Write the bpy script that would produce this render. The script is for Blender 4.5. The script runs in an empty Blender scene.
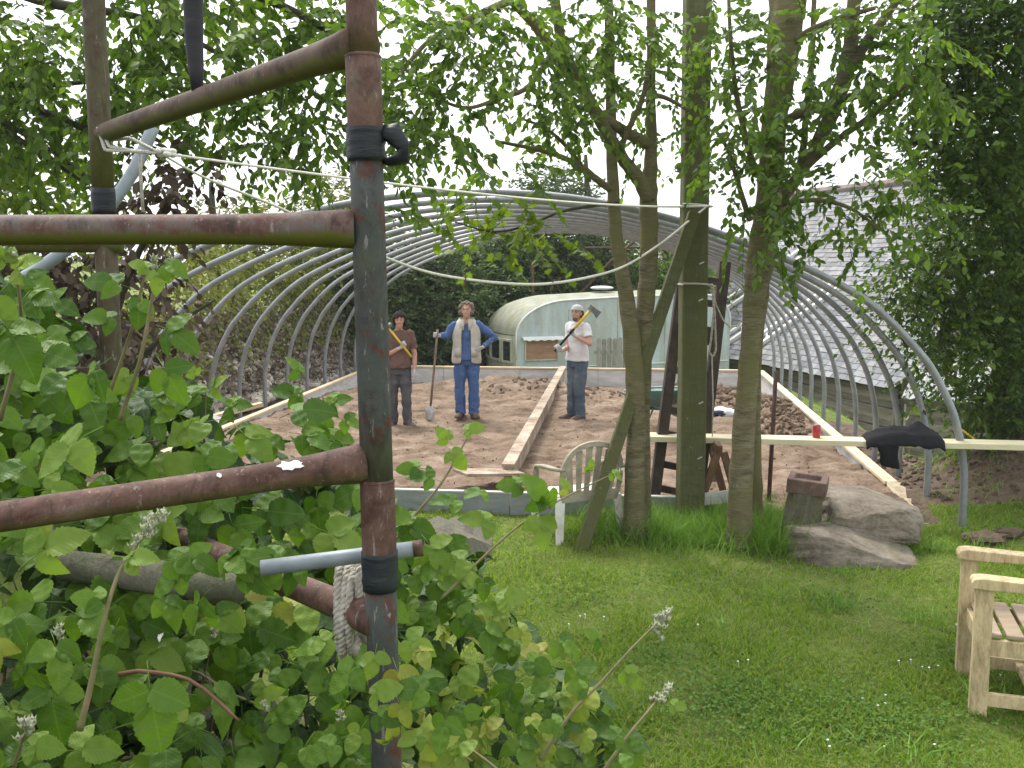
import bpy, bmesh, math, random
import numpy as np
from mathutils import Vector, Matrix

# ------------------------------------------------------------------ camera, world, sun, exposure
S = bpy.context.scene
COL = S.collection
H, PITCH, FPX = 2.33, math.radians(7.1), 995.6
cam = bpy.data.cameras.new('camera'); cam.sensor_width = 36.0; cam.lens = FPX * 36.0 / 1024.0
cam.clip_start = 0.05; cam.clip_end = 3000
camo = bpy.data.objects.new('camera', cam); COL.objects.link(camo)
camo.location = (0, 0, H); camo.rotation_euler = (math.pi / 2 - PITCH, 0, 0)
S.camera = camo
S.view_settings.view_transform = 'Standard'; S.view_settings.look = 'None'
S.view_settings.gamma = 1.0; S.view_settings.exposure = 1.35; S.view_settings.use_curve_mapping = False
SUN_EL, SUN_AZ = math.radians(58), math.radians(-25)      # azimuth from +Y, beyond the scene and a little to the left
W = bpy.data.worlds.new('World'); S.world = W; W.use_nodes = True
nt = W.node_tree; nt.nodes.clear()
sky = nt.nodes.new('ShaderNodeTexSky'); sky.sky_type = 'NISHITA'; sky.sun_disc = False
sky.sun_elevation = SUN_EL; sky.sun_rotation = SUN_AZ
sky.air_density = 1.0; sky.dust_density = 4.0; sky.ozone_density = 1.0
hs = nt.nodes.new('ShaderNodeHueSaturation'); hs.inputs['Saturation'].default_value = 0.22
bg = nt.nodes.new('ShaderNodeBackground'); bg.inputs['Strength'].default_value = 0.13
wo = nt.nodes.new('ShaderNodeOutputWorld')
mxw = nt.nodes.new('ShaderNodeMix'); mxw.data_type = 'RGBA'; mxw.inputs[0].default_value = .55; mxw.inputs[7].default_value = (6.6, 6.8, 7.1, 1)   # an even veil of cloud over the blue
nt.links.new(sky.outputs[0], hs.inputs['Color']); nt.links.new(hs.outputs[0], mxw.inputs[6]); nt.links.new(mxw.outputs[2], bg.inputs['Color'])
nt.links.new(bg.outputs[0], wo.inputs['Surface'])
sl = bpy.data.lights.new('sun', 'SUN'); sl.energy = 1.5; sl.angle = math.radians(16); sl.color = (1, .96, .9)
so = bpy.data.objects.new('sun', sl); COL.objects.link(so)
sd = Vector((math.sin(SUN_AZ) * math.cos(SUN_EL), math.cos(SUN_AZ) * math.cos(SUN_EL), math.sin(SUN_EL)))
so.rotation_euler = sd.to_track_quat('Z', 'Y').to_euler()
S.cycles.max_bounces = 8; S.cycles.diffuse_bounces = 4; S.cycles.transmission_bounces = 4
S.cycles.transparent_max_bounces = 8; S.cycles.use_denoising = True

R = random.Random(11); rng = np.random.default_rng(11)

# ------------------------------------------------------------------ helpers
_c, _s = math.cos(PITCH), math.sin(PITCH)
def P(px, py, Y):
    """the place at depth Y metres that is seen at a pixel of the photograph"""
    u = (px - 512) / FPX; v = (384 - py) / FPX
    k = Y / (_c + v * _s)
    return Vector((u * k, Y, H + (-_s + v * _c) * k))
def G(px, py, z=0.0):
    u = (px - 512) / FPX; v = (384 - py) / FPX
    k = (z - H) / (-_s + v * _c)
    return Vector((u * k, (_c + v * _s) * k, z))
def V3(*a): return Vector(a)
def sm(a, b, x):
    t = np.clip((np.asarray(x, float) - a) / (b - a), 0, 1); return t * t * (3 - 2 * t)
def vn(x, y, seed=0):
    x = np.asarray(x, float); y = np.asarray(y, float)
    ix = np.floor(x); iy = np.floor(y); fx = x - ix; fy = y - iy
    def h(a, b):
        n = np.sin(a * 127.1 + b * 311.7 + seed * 74.7) * 43758.5453
        return n - np.floor(n)
    fx = fx * fx * (3 - 2 * fx); fy = fy * fy * (3 - 2 * fy)
    return (h(ix, iy) * (1 - fx) + h(ix + 1, iy) * fx) * (1 - fy) + (h(ix, iy + 1) * (1 - fx) + h(ix + 1, iy + 1) * fx) * fy
def fbm(x, y, seed=0, o=4):
    r = 0; a = .5
    for i in range(o):
        r = r + a * vn(np.asarray(x) * 2 ** i, np.asarray(y) * 2 ** i, seed + i); a *= .5
    return r

ORG = {}
def prop(o, label=None, cat=None, group=None, kind=None):
    if label: o['label'] = label
    if cat: o['category'] = cat
    if group: o['group'] = group
    if kind: o['kind'] = kind
    return o
def thing(name, label, cat, loc=(0, 0, 0), group=None):
    o = bpy.data.objects.new(name, None); o.empty_display_size = .1; COL.objects.link(o)
    o.location = loc; ORG[o.name] = Vector(loc)
    return prop(o, label, cat, group)
def org(p): return ORG.get(p.name, Vector((0, 0, 0))) if p else Vector((0, 0, 0))
def link(name, me, parent=None, mats=None, kind=None, label=None):
    o = bpy.data.objects.new(name, me); COL.objects.link(o)
    if parent: o.parent = parent; ORG[o.name] = org(parent)
    if mats:
        for m in (mats if isinstance(mats, (list, tuple)) else [mats]): me.materials.append(m)
    return prop(o, label=label, kind=kind)

class MB:
    """collects shapes; build() links them as one mesh object"""
    def __init__(s, M=None): s.v = []; s.f = []; s.M = M
    def add(s, vs, fs):
        b = len(s.v)
        for p in vs:
            p = Vector(p); s.v.append(s.M @ p if s.M else p)
        s.f += [tuple(i + b for i in f) for f in fs]; return s
    def box(s, c, d, rot=None):
        c = Vector(c); q = []
        for z in (-.5, .5):
            for y in (-.5, .5):
                for x in (-.5, .5):
                    p = Vector((x * d[0], y * d[1], z * d[2])); q.append(c + (rot @ p if rot else p))
        return s.add(q, [(0, 2, 3, 1), (4, 5, 7, 6), (0, 1, 5, 4), (2, 6, 7, 3), (0, 4, 6, 2), (1, 3, 7, 5)])
    def beam(s, a, b, w, h, up=(0, 0, 1)):
        a = Vector(a); b = Vector(b); d = (b - a); L = d.length; d.normalize(); up = Vector(up)
        x = d.cross(up)
        if x.length < 1e-4: x = d.cross(Vector((0, 1, 0)))
        x.normalize(); z = x.cross(d)
        return s.box((a + b) / 2, (w, L, h), Matrix((x, d, z)).transposed())
    def tube(s, path, r, n=8, cap=True, jit=0, flat=1.0):
        path = [Vector(p) for p in path]; k = len(path)
        rr = list(r) if isinstance(r, (list, tuple)) else [r] * k
        q = []; fr = None
        for i, p in enumerate(path):
            t = (path[min(i + 1, k - 1)] - path[max(i - 1, 0)]).normalized()
            if fr is None:
                a = Vector((0, 0, 1)) if abs(t.z) < .9 else Vector((1, 0, 0)); fr = (a - t * a.dot(t)).normalized()
            else:
                fr = (fr - t * fr.dot(t)).normalized()
            bi = t.cross(fr)
            for j in range(n):
                g = 2 * math.pi * j / n; e = rr[i] * (1 + (R.uniform(-jit, jit) if jit else 0))
                q.append(p + fr * math.cos(g) * e + bi * math.sin(g) * e * flat)
        fs = [(i * n + j, i * n + (j + 1) % n, (i + 1) * n + (j + 1) % n, (i + 1) * n + j) for i in range(k - 1) for j in range(n)]
        if cap: fs += [tuple(range(n))[::-1], tuple(range((k - 1) * n, k * n))]
        return s.add(q, fs)
    def rings(s, rs, cap=True, closed=True):
        n = len(rs[0]); q = [p for r in rs for p in r]; m = n if closed else n - 1
        fs = [(i * n + j, i * n + (j + 1) % n, (i + 1) * n + (j + 1) % n, (i + 1) * n + j) for i in range(len(rs) - 1) for j in range(m)]
        if cap: fs += [tuple(range(n))[::-1], tuple(range((len(rs) - 1) * n, len(rs) * n))]
        return s.add(q, fs)
    def ell(s, c, r, n=12, m=8, rot=None):
        c = Vector(c); rs = []
        for i in range(m + 1):
            a = math.pi * (i / m) ; a = min(max(a, .04), math.pi - .04); ring = []
            for j in range(n):
                b = 2 * math.pi * j / n
                p = Vector((math.sin(a) * math.cos(b) * r[0], math.sin(a) * math.sin(b) * r[1], -math.cos(a) * r[2]))
                ring.append(c + (rot @ p if rot else p))
            rs.append(ring)
        return s.rings(rs)
    def mesh(s, name, o=Vector((0, 0, 0)), smooth=False):
        me = bpy.data.meshes.new(name); me.from_pydata([tuple(p - o) for p in s.v], [], s.f); me.update()
        if smooth: me.polygons.foreach_set('use_smooth', [True] * len(me.polygons))
        return me
    def build(s, name, mat, parent=None, smooth=False, bevel=0, label=None, kind=None, sub=0):
        o = link(name, s.mesh(name, org(parent), smooth), parent, mat, kind, label)
        if bevel:
            b = o.modifiers.new('bevel', 'BEVEL'); b.width = bevel; b.segments = 2; b.limit_method = 'ANGLE'
        if sub:
            b = o.modifiers.new('sub', 'SUBSURF'); b.levels = sub; b.render_levels = sub
        return o
def single(mb, name, mat, label, cat, loc, group=None, smooth=False, bevel=0, sub=0, kind=None):
    """a thing that is one mesh"""
    loc = Vector(loc); o = bpy.data.objects.new(name, mb.mesh(name, loc, smooth)); COL.objects.link(o); o.location = loc
    for m in (mat if isinstance(mat, (list, tuple)) else [mat]): o.data.materials.append(m)
    ORG[o.name] = loc
    if bevel:
        b = o.modifiers.new('bevel', 'BEVEL'); b.width = bevel; b.segments = 2; b.limit_method = 'ANGLE'
    if sub:
        b = o.modifiers.new('sub', 'SUBSURF'); b.levels = sub; b.render_levels = sub
    return prop(o, label, cat, group, kind)

def mesh_np(name, V, F, UV=None, smooth=True):
    V = np.asarray(V, np.float32); F = np.asarray(F, np.int32); me = bpy.data.meshes.new(name); k = F.shape[1]
    me.vertices.add(len(V)); me.vertices.foreach_set('co', V.ravel())
    me.loops.add(F.size); me.loops.foreach_set('vertex_index', F.ravel())
    me.polygons.add(len(F)); me.polygons.foreach_set('loop_start', np.arange(0, F.size, k, dtype=np.int32))
    me.polygons.foreach_set('use_smooth', np.full(len(F), smooth, dtype=bool))
    if UV is not None:
        u = me.uv_layers.new(name='uv'); u.data.foreach_set('uv', np.asarray(UV, np.float32)[F.ravel()].ravel())
    me.update(calc_edges=True); return me
def nrm(a): return a / np.maximum(np.linalg.norm(a, axis=-1, keepdims=True), 1e-9)
def frames(ax, nn):
    y = nrm(ax); z = nn - (nn * y).sum(-1, keepdims=True) * y; z = nrm(z); x = np.cross(y, z)
    return np.stack([x, y, z], -1)
def scatter(T, pos, rot, sc):
    """copies of the template T = (verts, tris, uv) at pos with rotation and scale, as arrays"""
    tv, tf, tu = T; N = len(pos); sc = np.asarray(sc, float)
    if sc.ndim == 1: sc = np.repeat(sc[:, None], 3, 1)
    V = np.einsum('nij,nkj->nki', rot, tv[None] * sc[:, None, :]) + pos[:, None, :]
    F = tf[None] + (np.arange(N) * len(tv))[:, None, None]
    return V.reshape(-1, 3), F.reshape(-1, 3), np.tile(tu, (N, 1))
def rnd_dir(n): return nrm(rng.normal(size=(n, 3)))

def smooth_path(cp, n_=6):
    out = []
    for i in range(len(cp) - 1):
        p0, p1, p2_, p3 = cp[max(i - 1, 0)], cp[i], cp[i + 1], cp[min(i + 2, len(cp) - 1)]
        for j in range(n_):
            t_ = j / n_; out.append(.5 * ((2 * p1) + (p2_ - p0) * t_ + (2 * p0 - 5 * p1 + 4 * p2_ - p3) * t_ ** 2 + (3 * p1 - p0 - 3 * p2_ + p3) * t_ ** 3))
    return out + [cp[-1]]

# ------------------------------------------------------------------ materials
def nodes(name):
    m = bpy.data.materials.new(name); m.use_nodes = True; t = m.node_tree; t.nodes.clear()
    out = t.nodes.new('ShaderNodeOutputMaterial'); p = t.nodes.new('ShaderNodeBsdfPrincipled')
    t.links.new(p.outputs[0], out.inputs['Surface'])
    return m, t, p, out
def tx(t, scale=(1, 1, 1), kind='Object'):
    c = t.nodes.new('ShaderNodeTexCoord'); mp = t.nodes.new('ShaderNodeMapping'); mp.inputs['Scale'].default_value = scale
    t.links.new(c.outputs[kind], mp.inputs['Vector']); return mp.outputs[0]
def noise(t, vec, scale, detail=5, rough=.6, dist=0):
    n = t.nodes.new('ShaderNodeTexNoise'); n.inputs['Scale'].default_value = scale; n.inputs['Detail'].default_value = detail
    n.inputs['Roughness'].default_value = rough; n.inputs['Distortion'].default_value = dist
    t.links.new(vec, n.inputs['Vector']); return n.outputs['Fac']
def ramp(t, fac, stops):
    r = t.nodes.new('ShaderNodeValToRGB'); e = r.color_ramp.elements
    while len(e) < len(stops): e.new(.5)
    for el, (p, c) in zip(e, stops):
        el.position = p; el.color = (*c, 1) if len(c) == 3 else c
    t.links.new(fac, r.inputs[0]); return r.outputs[0]
def mix(t, fac, a, b, mode='MIX'):
    m = t.nodes.new('ShaderNodeMix'); m.data_type = 'RGBA'; m.blend_type = mode
    for s_, v in ((m.inputs[0], fac), (m.inputs[6], a), (m.inputs[7], b)):
        if hasattr(v, 'node'): t.links.new(v, s_)
        elif isinstance(v, (int, float)): s_.default_value = v
        else: s_.default_value = (*v, 1)
    return m.outputs[2]
def mathn(t, op, a, b=0.0):
    m = t.nodes.new('ShaderNodeMath'); m.operation = op
    for s_, v in ((m.inputs[0], a), (m.inputs[1], b)):
        if hasattr(v, 'node'): t.links.new(v, s_)
        else: s_.default_value = v
    return m.outputs[0]
def bumpn(t, p, h, strength=.5, dist=.01):
    b = t.nodes.new('ShaderNodeBump'); b.inputs['Strength'].default_value = strength; b.inputs['Distance'].default_value = dist
    t.links.new(h, b.inputs['Height']); t.links.new(b.outputs[0], p.inputs['Normal'])
def MAT(name, stops, scale=6, rough=.8, bump=.3, bd=.005, stretch=(1, 1, 1), metal=0, fine=40, detail=6, spec=.3, vary=0.0):
    """noise through a ramp of colours, fine grain as relief; vary = difference from piece to piece"""
    m, t, p, o = nodes(name); v = tx(t, stretch)
    n = noise(t, v, scale, detail, .65, .3); n2 = noise(t, v, fine, 4, .6)
    f = mathn(t, 'ADD', mathn(t, 'MULTIPLY', n, .72), mathn(t, 'MULTIPLY', n2, .28))
    c = ramp(t, f, stops)
    if vary:
        oi = t.nodes.new('ShaderNodeObjectInfo')
        hsv = t.nodes.new('ShaderNodeHueSaturation'); t.links.new(c, hsv.inputs['Color'])
        t.links.new(mathn(t, 'ADD', mathn(t, 'MULTIPLY', oi.outputs['Random'], 2 * vary), 1 - vary), hsv.inputs['Value'])
        c = hsv.outputs[0]
    t.links.new(c, p.inputs['Base Color']); p.inputs['Roughness'].default_value = rough; p.inputs['Metallic'].default_value = metal
    p.inputs['Specular IOR Level'].default_value = spec
    if bump: bumpn(t, p, f, bump, bd)
    return m
def LEAF(name, cols, trans=.35, rough=.45, veins=False, tint=(1.3, 1.4, .5)):
    m, t, p, o = nodes(name)
    g = t.nodes.new('ShaderNodeNewGeometry'); oi = t.nodes.new('ShaderNodeObjectInfo')
    f = mathn(t, 'FRACT', mathn(t, 'ADD', g.outputs['Random Per Island'], mathn(t, 'MULTIPLY', oi.outputs['Random'], 7.31)))
    c = ramp(t, f, [(i / max(1, len(cols) - 1), k) for i, k in enumerate(cols)])
    if veins:
        uv = tx(t, (1, 1, 1), 'UV'); sx = t.nodes.new('ShaderNodeSeparateXYZ'); t.links.new(uv, sx.inputs[0])
        au = mathn(t, 'ABSOLUTE', mathn(t, 'SUBTRACT', sx.outputs[0], .5))
        ph = mathn(t, 'SUBTRACT', mathn(t, 'MULTIPLY', sx.outputs[1], 9.0), mathn(t, 'MULTIPLY', au, 8.0))
        w = mathn(t, 'ABSOLUTE', mathn(t, 'SUBTRACT', mathn(t, 'FRACT', ph), .5))        # 0 mid .. .5 at a side vein
        vein = mathn(t, 'GREATER_THAN', w, .44); rib = mathn(t, 'LESS_THAN', au, .018)
        vv = mathn(t, 'MAXIMUM', mathn(t, 'MULTIPLY', vein, .55), rib)
        sp = noise(t, tx(t, (1, 1, 1)), 60, 3); c = mix(t, mathn(t, 'MULTIPLY', sp, .35), c, (.10, .20, .03))
        c = mix(t, mathn(t, 'MULTIPLY', vv, .22), c, (.20, .30, .07))
        bumpn(t, p, mathn(t, 'SUBTRACT', mathn(t, 'MULTIPLY', sp, .3), mathn(t, 'ADD', mathn(t, 'MULTIPLY', w, 1.2), mathn(t, 'MULTIPLY', rib, .6))), .28, .002)
    t.links.new(c, p.inputs['Base Color']); p.inputs['Roughness'].default_value = rough + .08; p.inputs['Specular IOR Level'].default_value = .25
    tr = t.nodes.new('ShaderNodeBsdfTranslucent'); t.links.new(mix(t, 1.0, c, tint, 'MULTIPLY'), tr.inputs['Color'])
    ms = t.nodes.new('ShaderNodeMixShader'); ms.inputs[0].default_value = trans
    t.links.new(p.outputs[0], ms.inputs[1]); t.links.new(tr.outputs[0], ms.inputs[2]); t.links.new(ms.outputs[0], o.inputs['Surface'])
    return m

def BARK(name, stops, moss, lent=True):
    m, t, p, o = nodes(name); v = tx(t)
    n = noise(t, tx(t, (1, 1, 3.2)), 5, 7, .7, .4); f2 = noise(t, tx(t, (3, 3, 26) if lent else (24, 24, 2)), 3.2, 5, .7)
    f = mathn(t, 'ADD', mathn(t, 'MULTIPLY', n, .5), mathn(t, 'MULTIPLY', f2, .5))
    c = ramp(t, f, stops)
    mo = noise(t, v, 2.3, 5, .6); c = mix(t, ramp(t, mo, [(.38, (0, 0, 0)), (.62, (1, 1, 1))]), c, moss)
    sp = noise(t, v, 22, 4, .7); c = mix(t, ramp(t, sp, [(.66, (0, 0, 0)), (.72, (.75, .75, .75))]), c, (.30, .31, .27))
    t.links.new(c, p.inputs['Base Color']); p.inputs['Roughness'].default_value = .9; p.inputs['Specular IOR Level'].default_value = .2
    bumpn(t, p, f, .8, .02)
    return m
def PIPE(name, base, rust, algae=.0, flake=.5):
    """old painted steel: rust, worn paint and green algae on the shaded underside"""
    m, t, p, o = nodes(name); v = tx(t)
    n = noise(t, v, 9, 7, .7, .6); n2 = noise(t, v, 38, 6, .7)
    f = mathn(t, 'ADD', mathn(t, 'MULTIPLY', n, .7), mathn(t, 'MULTIPLY', n2, .3))
    c = ramp(t, f, [(.36, rust[0]), (.46, rust[1]), (flake, rust[2]), (flake + .05, base), (.75, tuple(k * 1.5 for k in base))])
    gr = noise(t, tx(t, (1, 1, .45)), 24, 7, .75, .8); c = mix(t, ramp(t, gr, [(.50, (0, 0, 0)), (.66, (.8, .8, .8))]), c, (.035, .026, .02))
    pk = noise(t, tx(t, (1, 1, .6)), 90, 5, .7); c = mix(t, ramp(t, pk, [(.60, (0, 0, 0)), (.70, (.5, .5, .5))]), c, tuple(k * 1.9 for k in rust[2]))
    sp = noise(t, tx(t, (1.6, 1.6, .35)), 48, 6, .75, .5); c = mix(t, ramp(t, sp, [(.60, (0, 0, 0)), (.66, (.75, .75, .75))]), c, (.26, .25, .23))
    if algae:
        g = t.nodes.new('ShaderNodeNewGeometry'); sx = t.nodes.new('ShaderNodeSeparateXYZ'); t.links.new(g.outputs['Normal'], sx.inputs[0])
        k = mathn(t, 'ADD', mathn(t, 'MULTIPLY', sx.outputs[2], -1.0), mathn(t, 'MULTIPLY', mathn(t, 'SUBTRACT', n, .5), 1.6))
        c = mix(t, mathn(t, 'MULTIPLY', ramp(t, k, [(.05, (0, 0, 0)), (.5, (1, 1, 1))]), algae), c, (.10, .11, .015))
    t.links.new(c, p.inputs['Base Color']); p.inputs['Roughness'].default_value = .7; p.inputs['Specular IOR Level'].default_value = .22
    bumpn(t, p, mathn(t, 'ADD', f, mathn(t, 'MULTIPLY', gr, .6)), .6, .004)
    return m
# ------------------------------------------------------------------ the ground
C0 = Vector((-.382, 9.115)); TD = Vector((.1170, .993)); TN = Vector((.993, -.1170)); HALF = 4.40
def tun(X, Y):
    dx = np.asarray(X, float) - C0.x; dy = np.asarray(Y, float) - C0.y
    return dx * TD.x + dy * TD.y, dx * TN.x + dy * TN.y
def TP(t, s, z=0.0):
    return Vector((C0.x + TD.x * t + TN.x * s, C0.y + TD.y * t + TN.y * s, z))
def gz(X, Y):
    X = np.asarray(X, float); Y = np.asarray(Y, float); t, s = tun(X, Y)
    z = -.10 * sm(.5, 4, t) - .22 * sm(7, 11.5, t) - .35 * sm(11.9, 14, t)
    z = z - 1.25 * sm(4.6, 6.6, s) * sm(2.2, 5.5, t)
    z = z + .62 * np.exp(-((X - 5.7) / 1.05) ** 2 - ((Y - 10.2) / 1.15) ** 2) * sm(4.3, 5.2, s)
    edge = -1.9 - 2.75 * sm(-3, .5, t)
    z = z + 1.45 * sm(edge, edge - .75, s) * sm(3.2, 5.0, Y) * sm(40, 24, Y)
    z = z + .85 * sm(.5, -.9, X + .28 * (Y - 1.5)) * sm(6.2, 3.2, Y)
    lim = 1 - sm(30, 45, np.hypot(X, Y)) * .8
    return z * lim + (fbm(X * .7, Y * .7, 3) - .5) * .06 + (fbm(X * 4, Y * 4, 5, 3) - .5) * .03
def soil_mask(X, Y):
    t, s = tun(X, Y); n = (fbm(X * 1.8, Y * 1.8, 9) - .5) * .9
    a = sm(-.12, .05, t) * sm(12.2, 11.8, t) * sm(4.32, 4.18, np.abs(s))
    b = sm(4.0, 4.15, s) * sm(6.9 + n, 6.1 + n, s) * sm(.35 + n * .6, .9 + n * .6, t) * sm(7.5, 5.0, t + n)
    c = sm(-4.1, -4.3, s) * sm(-9, -6, s)
    return np.clip(a + b + c + sm(4.3, 3.9, Y) * sm(1.0, .6, X), 0, 1)
def axis_coords(a, b, step, far):
    xs = list(np.arange(a, b + 1e-6, step)); g = step
    lo, hi = [], []
    x = b
    while x < far: g *= 1.35; x += g; hi.append(x)
    g = step; x = a
    while x > -far: g *= 1.35; x -= g; lo.append(x)
    return np.array(lo[::-1] + xs + hi)
gx = axis_coords(-9, 11, .11, 900); gy = axis_coords(-1, 27, .11, 900)
GX, GY = np.meshgrid(gx, gy); GZ = gz(GX, GY)
tt, ss = tun(GX, GY); GZ = GZ - .10 * sm(0, .2, tt) * sm(11.8, 11.6, tt) * sm(4.25, 4.05, np.abs(ss))
nx, ny = len(gx), len(gy)
idx = np.arange(nx * ny).reshape(ny, nx)
gF = np.stack([idx[:-1, :-1], idx[:-1, 1:], idx[1:, 1:], idx[1:, :-1]], -1).reshape(-1, 4)
me = mesh_np('ground', np.stack([GX, GY, GZ], -1).reshape(-1, 3), gF)
at = me.attributes.new('soil', 'FLOAT', 'POINT'); at.data.foreach_set('value', soil_mask(GX, GY).ravel().astype(np.float32))
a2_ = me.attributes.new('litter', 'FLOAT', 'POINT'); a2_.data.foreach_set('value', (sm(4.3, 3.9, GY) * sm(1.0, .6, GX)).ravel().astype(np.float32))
m, t, p, o = nodes('turf_and_earth'); v = tx(t)
a = t.nodes.new('ShaderNodeAttribute'); a.attribute_name = 'soil'
n1 = noise(t, v, 1.6, 6, .65); n2 = noise(t, v, 26, 5, .7); n3 = noise(t, v, 7, 6, .7, .5)
green = ramp(t, mathn(t, 'ADD', mathn(t, 'MULTIPLY', n1, .5), mathn(t, 'MULTIPLY', n2, .5)), [(.36, (.10, .085, .045)), (.47, (.12, .155, .038)), (.56, (.17, .21, .055)), (.68, (.26, .25, .12))])
brown = ramp(t, mathn(t, 'ADD', mathn(t, 'MULTIPLY', n3, .6), mathn(t, 'MULTIPLY', n2, .4)), [(.36, (.06, .042, .03)), (.5, (.13, .095, .068)), (.66, (.22, .165, .125))])
sf = mathn(t, 'ADD', a.outputs['Fac'], mathn(t, 'MULTIPLY', mathn(t, 'SUBTRACT', n3, .5), .9))
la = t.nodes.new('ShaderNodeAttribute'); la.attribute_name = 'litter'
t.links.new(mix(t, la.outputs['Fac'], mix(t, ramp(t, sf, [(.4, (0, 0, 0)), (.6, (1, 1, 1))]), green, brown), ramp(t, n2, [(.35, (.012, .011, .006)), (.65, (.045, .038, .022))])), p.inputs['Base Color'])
p.inputs['Roughness'].default_value = .95; p.inputs['Specular IOR Level'].default_value = .1
bumpn(t, p, mathn(t, 'ADD', n2, n3), .9, .03)
link('ground', me, None, m, kind='structure')

# dug soil inside the formwork
def soilz(X, Y):
    X = np.asarray(X, float); Y = np.asarray(Y, float); t, s = tun(X, Y)
    z = gz(X, Y) + .03 + .11 * (fbm(X * 1.1, Y * 1.1, 21) - .35) + .07 * (fbm(X * 4, Y * 4, 22, 4) - .45)
    for (x0, y0, rx, ry, h) in ((.5, 18.3, 1.3, 1.1, .30), (3.3, 17.4, .9, .9, .34), (2.3, 16.2, .8, .6, .18), (-1.6, 18.8, 1.5, .9, .18), (4.0, 15.2, .45, 1.3, .30), (1.9, 14.4, .8, .6, .12), (-.4, 18.9, 1, .8, .16)):
        z = z + h * np.exp(-((X - x0) / rx) ** 2 - ((Y - y0) / ry) ** 2) * (.75 + .7 * (fbm(X * 5, Y * 5, 23) - .5))
    return z
ts = np.arange(.05, 11.68, .055); ssx = np.arange(-4.11, 4.111, .055)
SS, TT = np.meshgrid(ssx, ts)
X_ = C0.x + TD.x * TT + TN.x * SS; Y_ = C0.y + TD.y * TT + TN.y * SS
Z_ = soilz(X_, Y_) + .055 * (fbm(X_ * 7, Y_ * 7, 25, 3) - .5) + .03 * (vn(X_ * 19, Y_ * 19, 26) - .5)
idx = np.arange(SS.size).reshape(SS.shape)
F_ = np.stack([idx[:-1, :-1], idx[:-1, 1:], idx[1:, 1:], idx[1:, :-1]], -1).reshape(-1, 4)
EARTH = MAT('dug_earth', [(.36, (.09, .061, .041)), (.46, (.165, .117, .081)), (.56, (.235, .172, .124)), (.68, (.33, .255, .195))], 2.6, .95, 1.0, .06, fine=34, spec=.1)
link('soil', mesh_np('soil', np.stack([X_, Y_, Z_], -1).reshape(-1, 3), F_), None, EARTH, kind='structure')
def sz(x, y): return float(soilz(x, y))

# clods of earth: small irregular lumps
def lump_template(seed, n=2):
    bm = bmesh.new(); bmesh.ops.create_icosphere(bm, subdivisions=n, radius=.5); r = random.Random(seed)
    for q in bm.verts: q.co *= r.uniform(.72, 1.15)
    bm.verts.ensure_lookup_table(); bmesh.ops.triangulate(bm, faces=bm.faces)
    v = np.array([q.co[:] for q in bm.verts]); f = np.array([[k.index for k in fc.verts] for fc in bm.faces]); bm.free()
    return v, f, np.zeros((len(v), 2))
LT = lump_template(3, 1)
def clods(name, pts, smin, smax, mat, label=None, parent=None, flat=.7):
    pts = np.array(pts); N = len(pts); rot = frames(rnd_dir(N), rnd_dir(N)); sc = rng.uniform(smin, smax, N) ** 1.0
    V, F, U = scatter(LT, pts, rot, np.stack([sc, sc * rng.uniform(.6, 1, N), sc * flat], 1))
    return link(name, mesh_np(name, V, F, None, False), parent, mat, kind='stuff', label=label)
pts = []
for i in range(1500):
    t_, s_ = rng.uniform(.1, 11.6), rng.uniform(-3.9, 3.9); q = TP(t_, s_)
    w = float(vn(q.x * 1.3, q.y * 1.3, 40))
    if w > .42 or R.random() < .12: pts.append((q.x, q.y, sz(q.x, q.y) + .004))
clods('earth_crumbs', pts, .008, .042, EARTH)
pts = []
for i in range(420):
    x, y = rng.normal(3.95, .28), rng.uniform(13.2, 17.5); t_, s_ = tun(x, y)
    if s_ < 3.95: pts.append((x, y, sz(x, y) + .03))
for i in range(170):
    x, y = rng.normal(3.2, .45), rng.normal(17.2, .5); pts.append((x, y, sz(x, y) + .02))
for i in range(120):
    x, y = rng.normal(.9, .8), rng.normal(18, .5); pts.append((x, y, sz(x, y) + .0))
clods('earth_clods', pts, .05, .16, EARTH)
pts = []
for i in range(900):
    x, y = rng.uniform(4.1, 6.6), rng.uniform(9.0, 13)
    if soil_mask(x, y) > .5: pts.append((x, y, float(gz(x, y)) + .005))
clods('bank_clods', pts, .02, .11, MAT('bank_earth', [(.3, (.06, .042, .03)), (.5, (.13, .095, .068)), (.72, (.22, .165, .125))], 3, .95, .8, .03, spec=.1))

# ------------------------------------------------------------------ lawn grass
def blade_template():
    v = np.array([(-.5, 0, 0), (.5, 0, 0), (-.38, .22, .45), (.38, .22, .45), (0, .75, .9)], float); v[:, 0] *= .11
    return v, np.array([(0, 1, 3), (0, 3, 2), (2, 3, 4)]), np.zeros((5, 2))
BT = blade_template()
def blades(name, xy, hmin, hmax, mats, width=1.0, lean=.5, zfun=gz):
    xy = np.asarray(xy); N = len(xy); z = zfun(xy[:, 0], xy[:, 1]) - .004
    a = rng.uniform(0, 2 * np.pi, N); up = np.stack([np.cos(a) * .25, np.sin(a) * .25, np.ones(N)], 1) + rng.normal(0, .25 * lean, (N, 3))
    up = nrm(up); fw = np.stack([np.cos(a), np.sin(a), np.zeros(N)], 1)
    x = nrm(np.cross(fw, up)); y = np.cross(up, x); rot = np.stack([x, y, up], -1)
    h = rng.uniform(hmin, hmax, N) * (.55 + .9 * vn(xy[:, 0] * 2.1, xy[:, 1] * 2.1, 77)); wd = np.minimum(h, .06) * width * rng.uniform(.7, 1.5, N)
    V, F, U = scatter(BT, np.column_stack([xy, z]), rot, np.stack([wd, h * rng.uniform(.4, 1.1, N), h], 1))
    return link(name, mesh_np(name, V, F), None, mats, kind='stuff')
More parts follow.
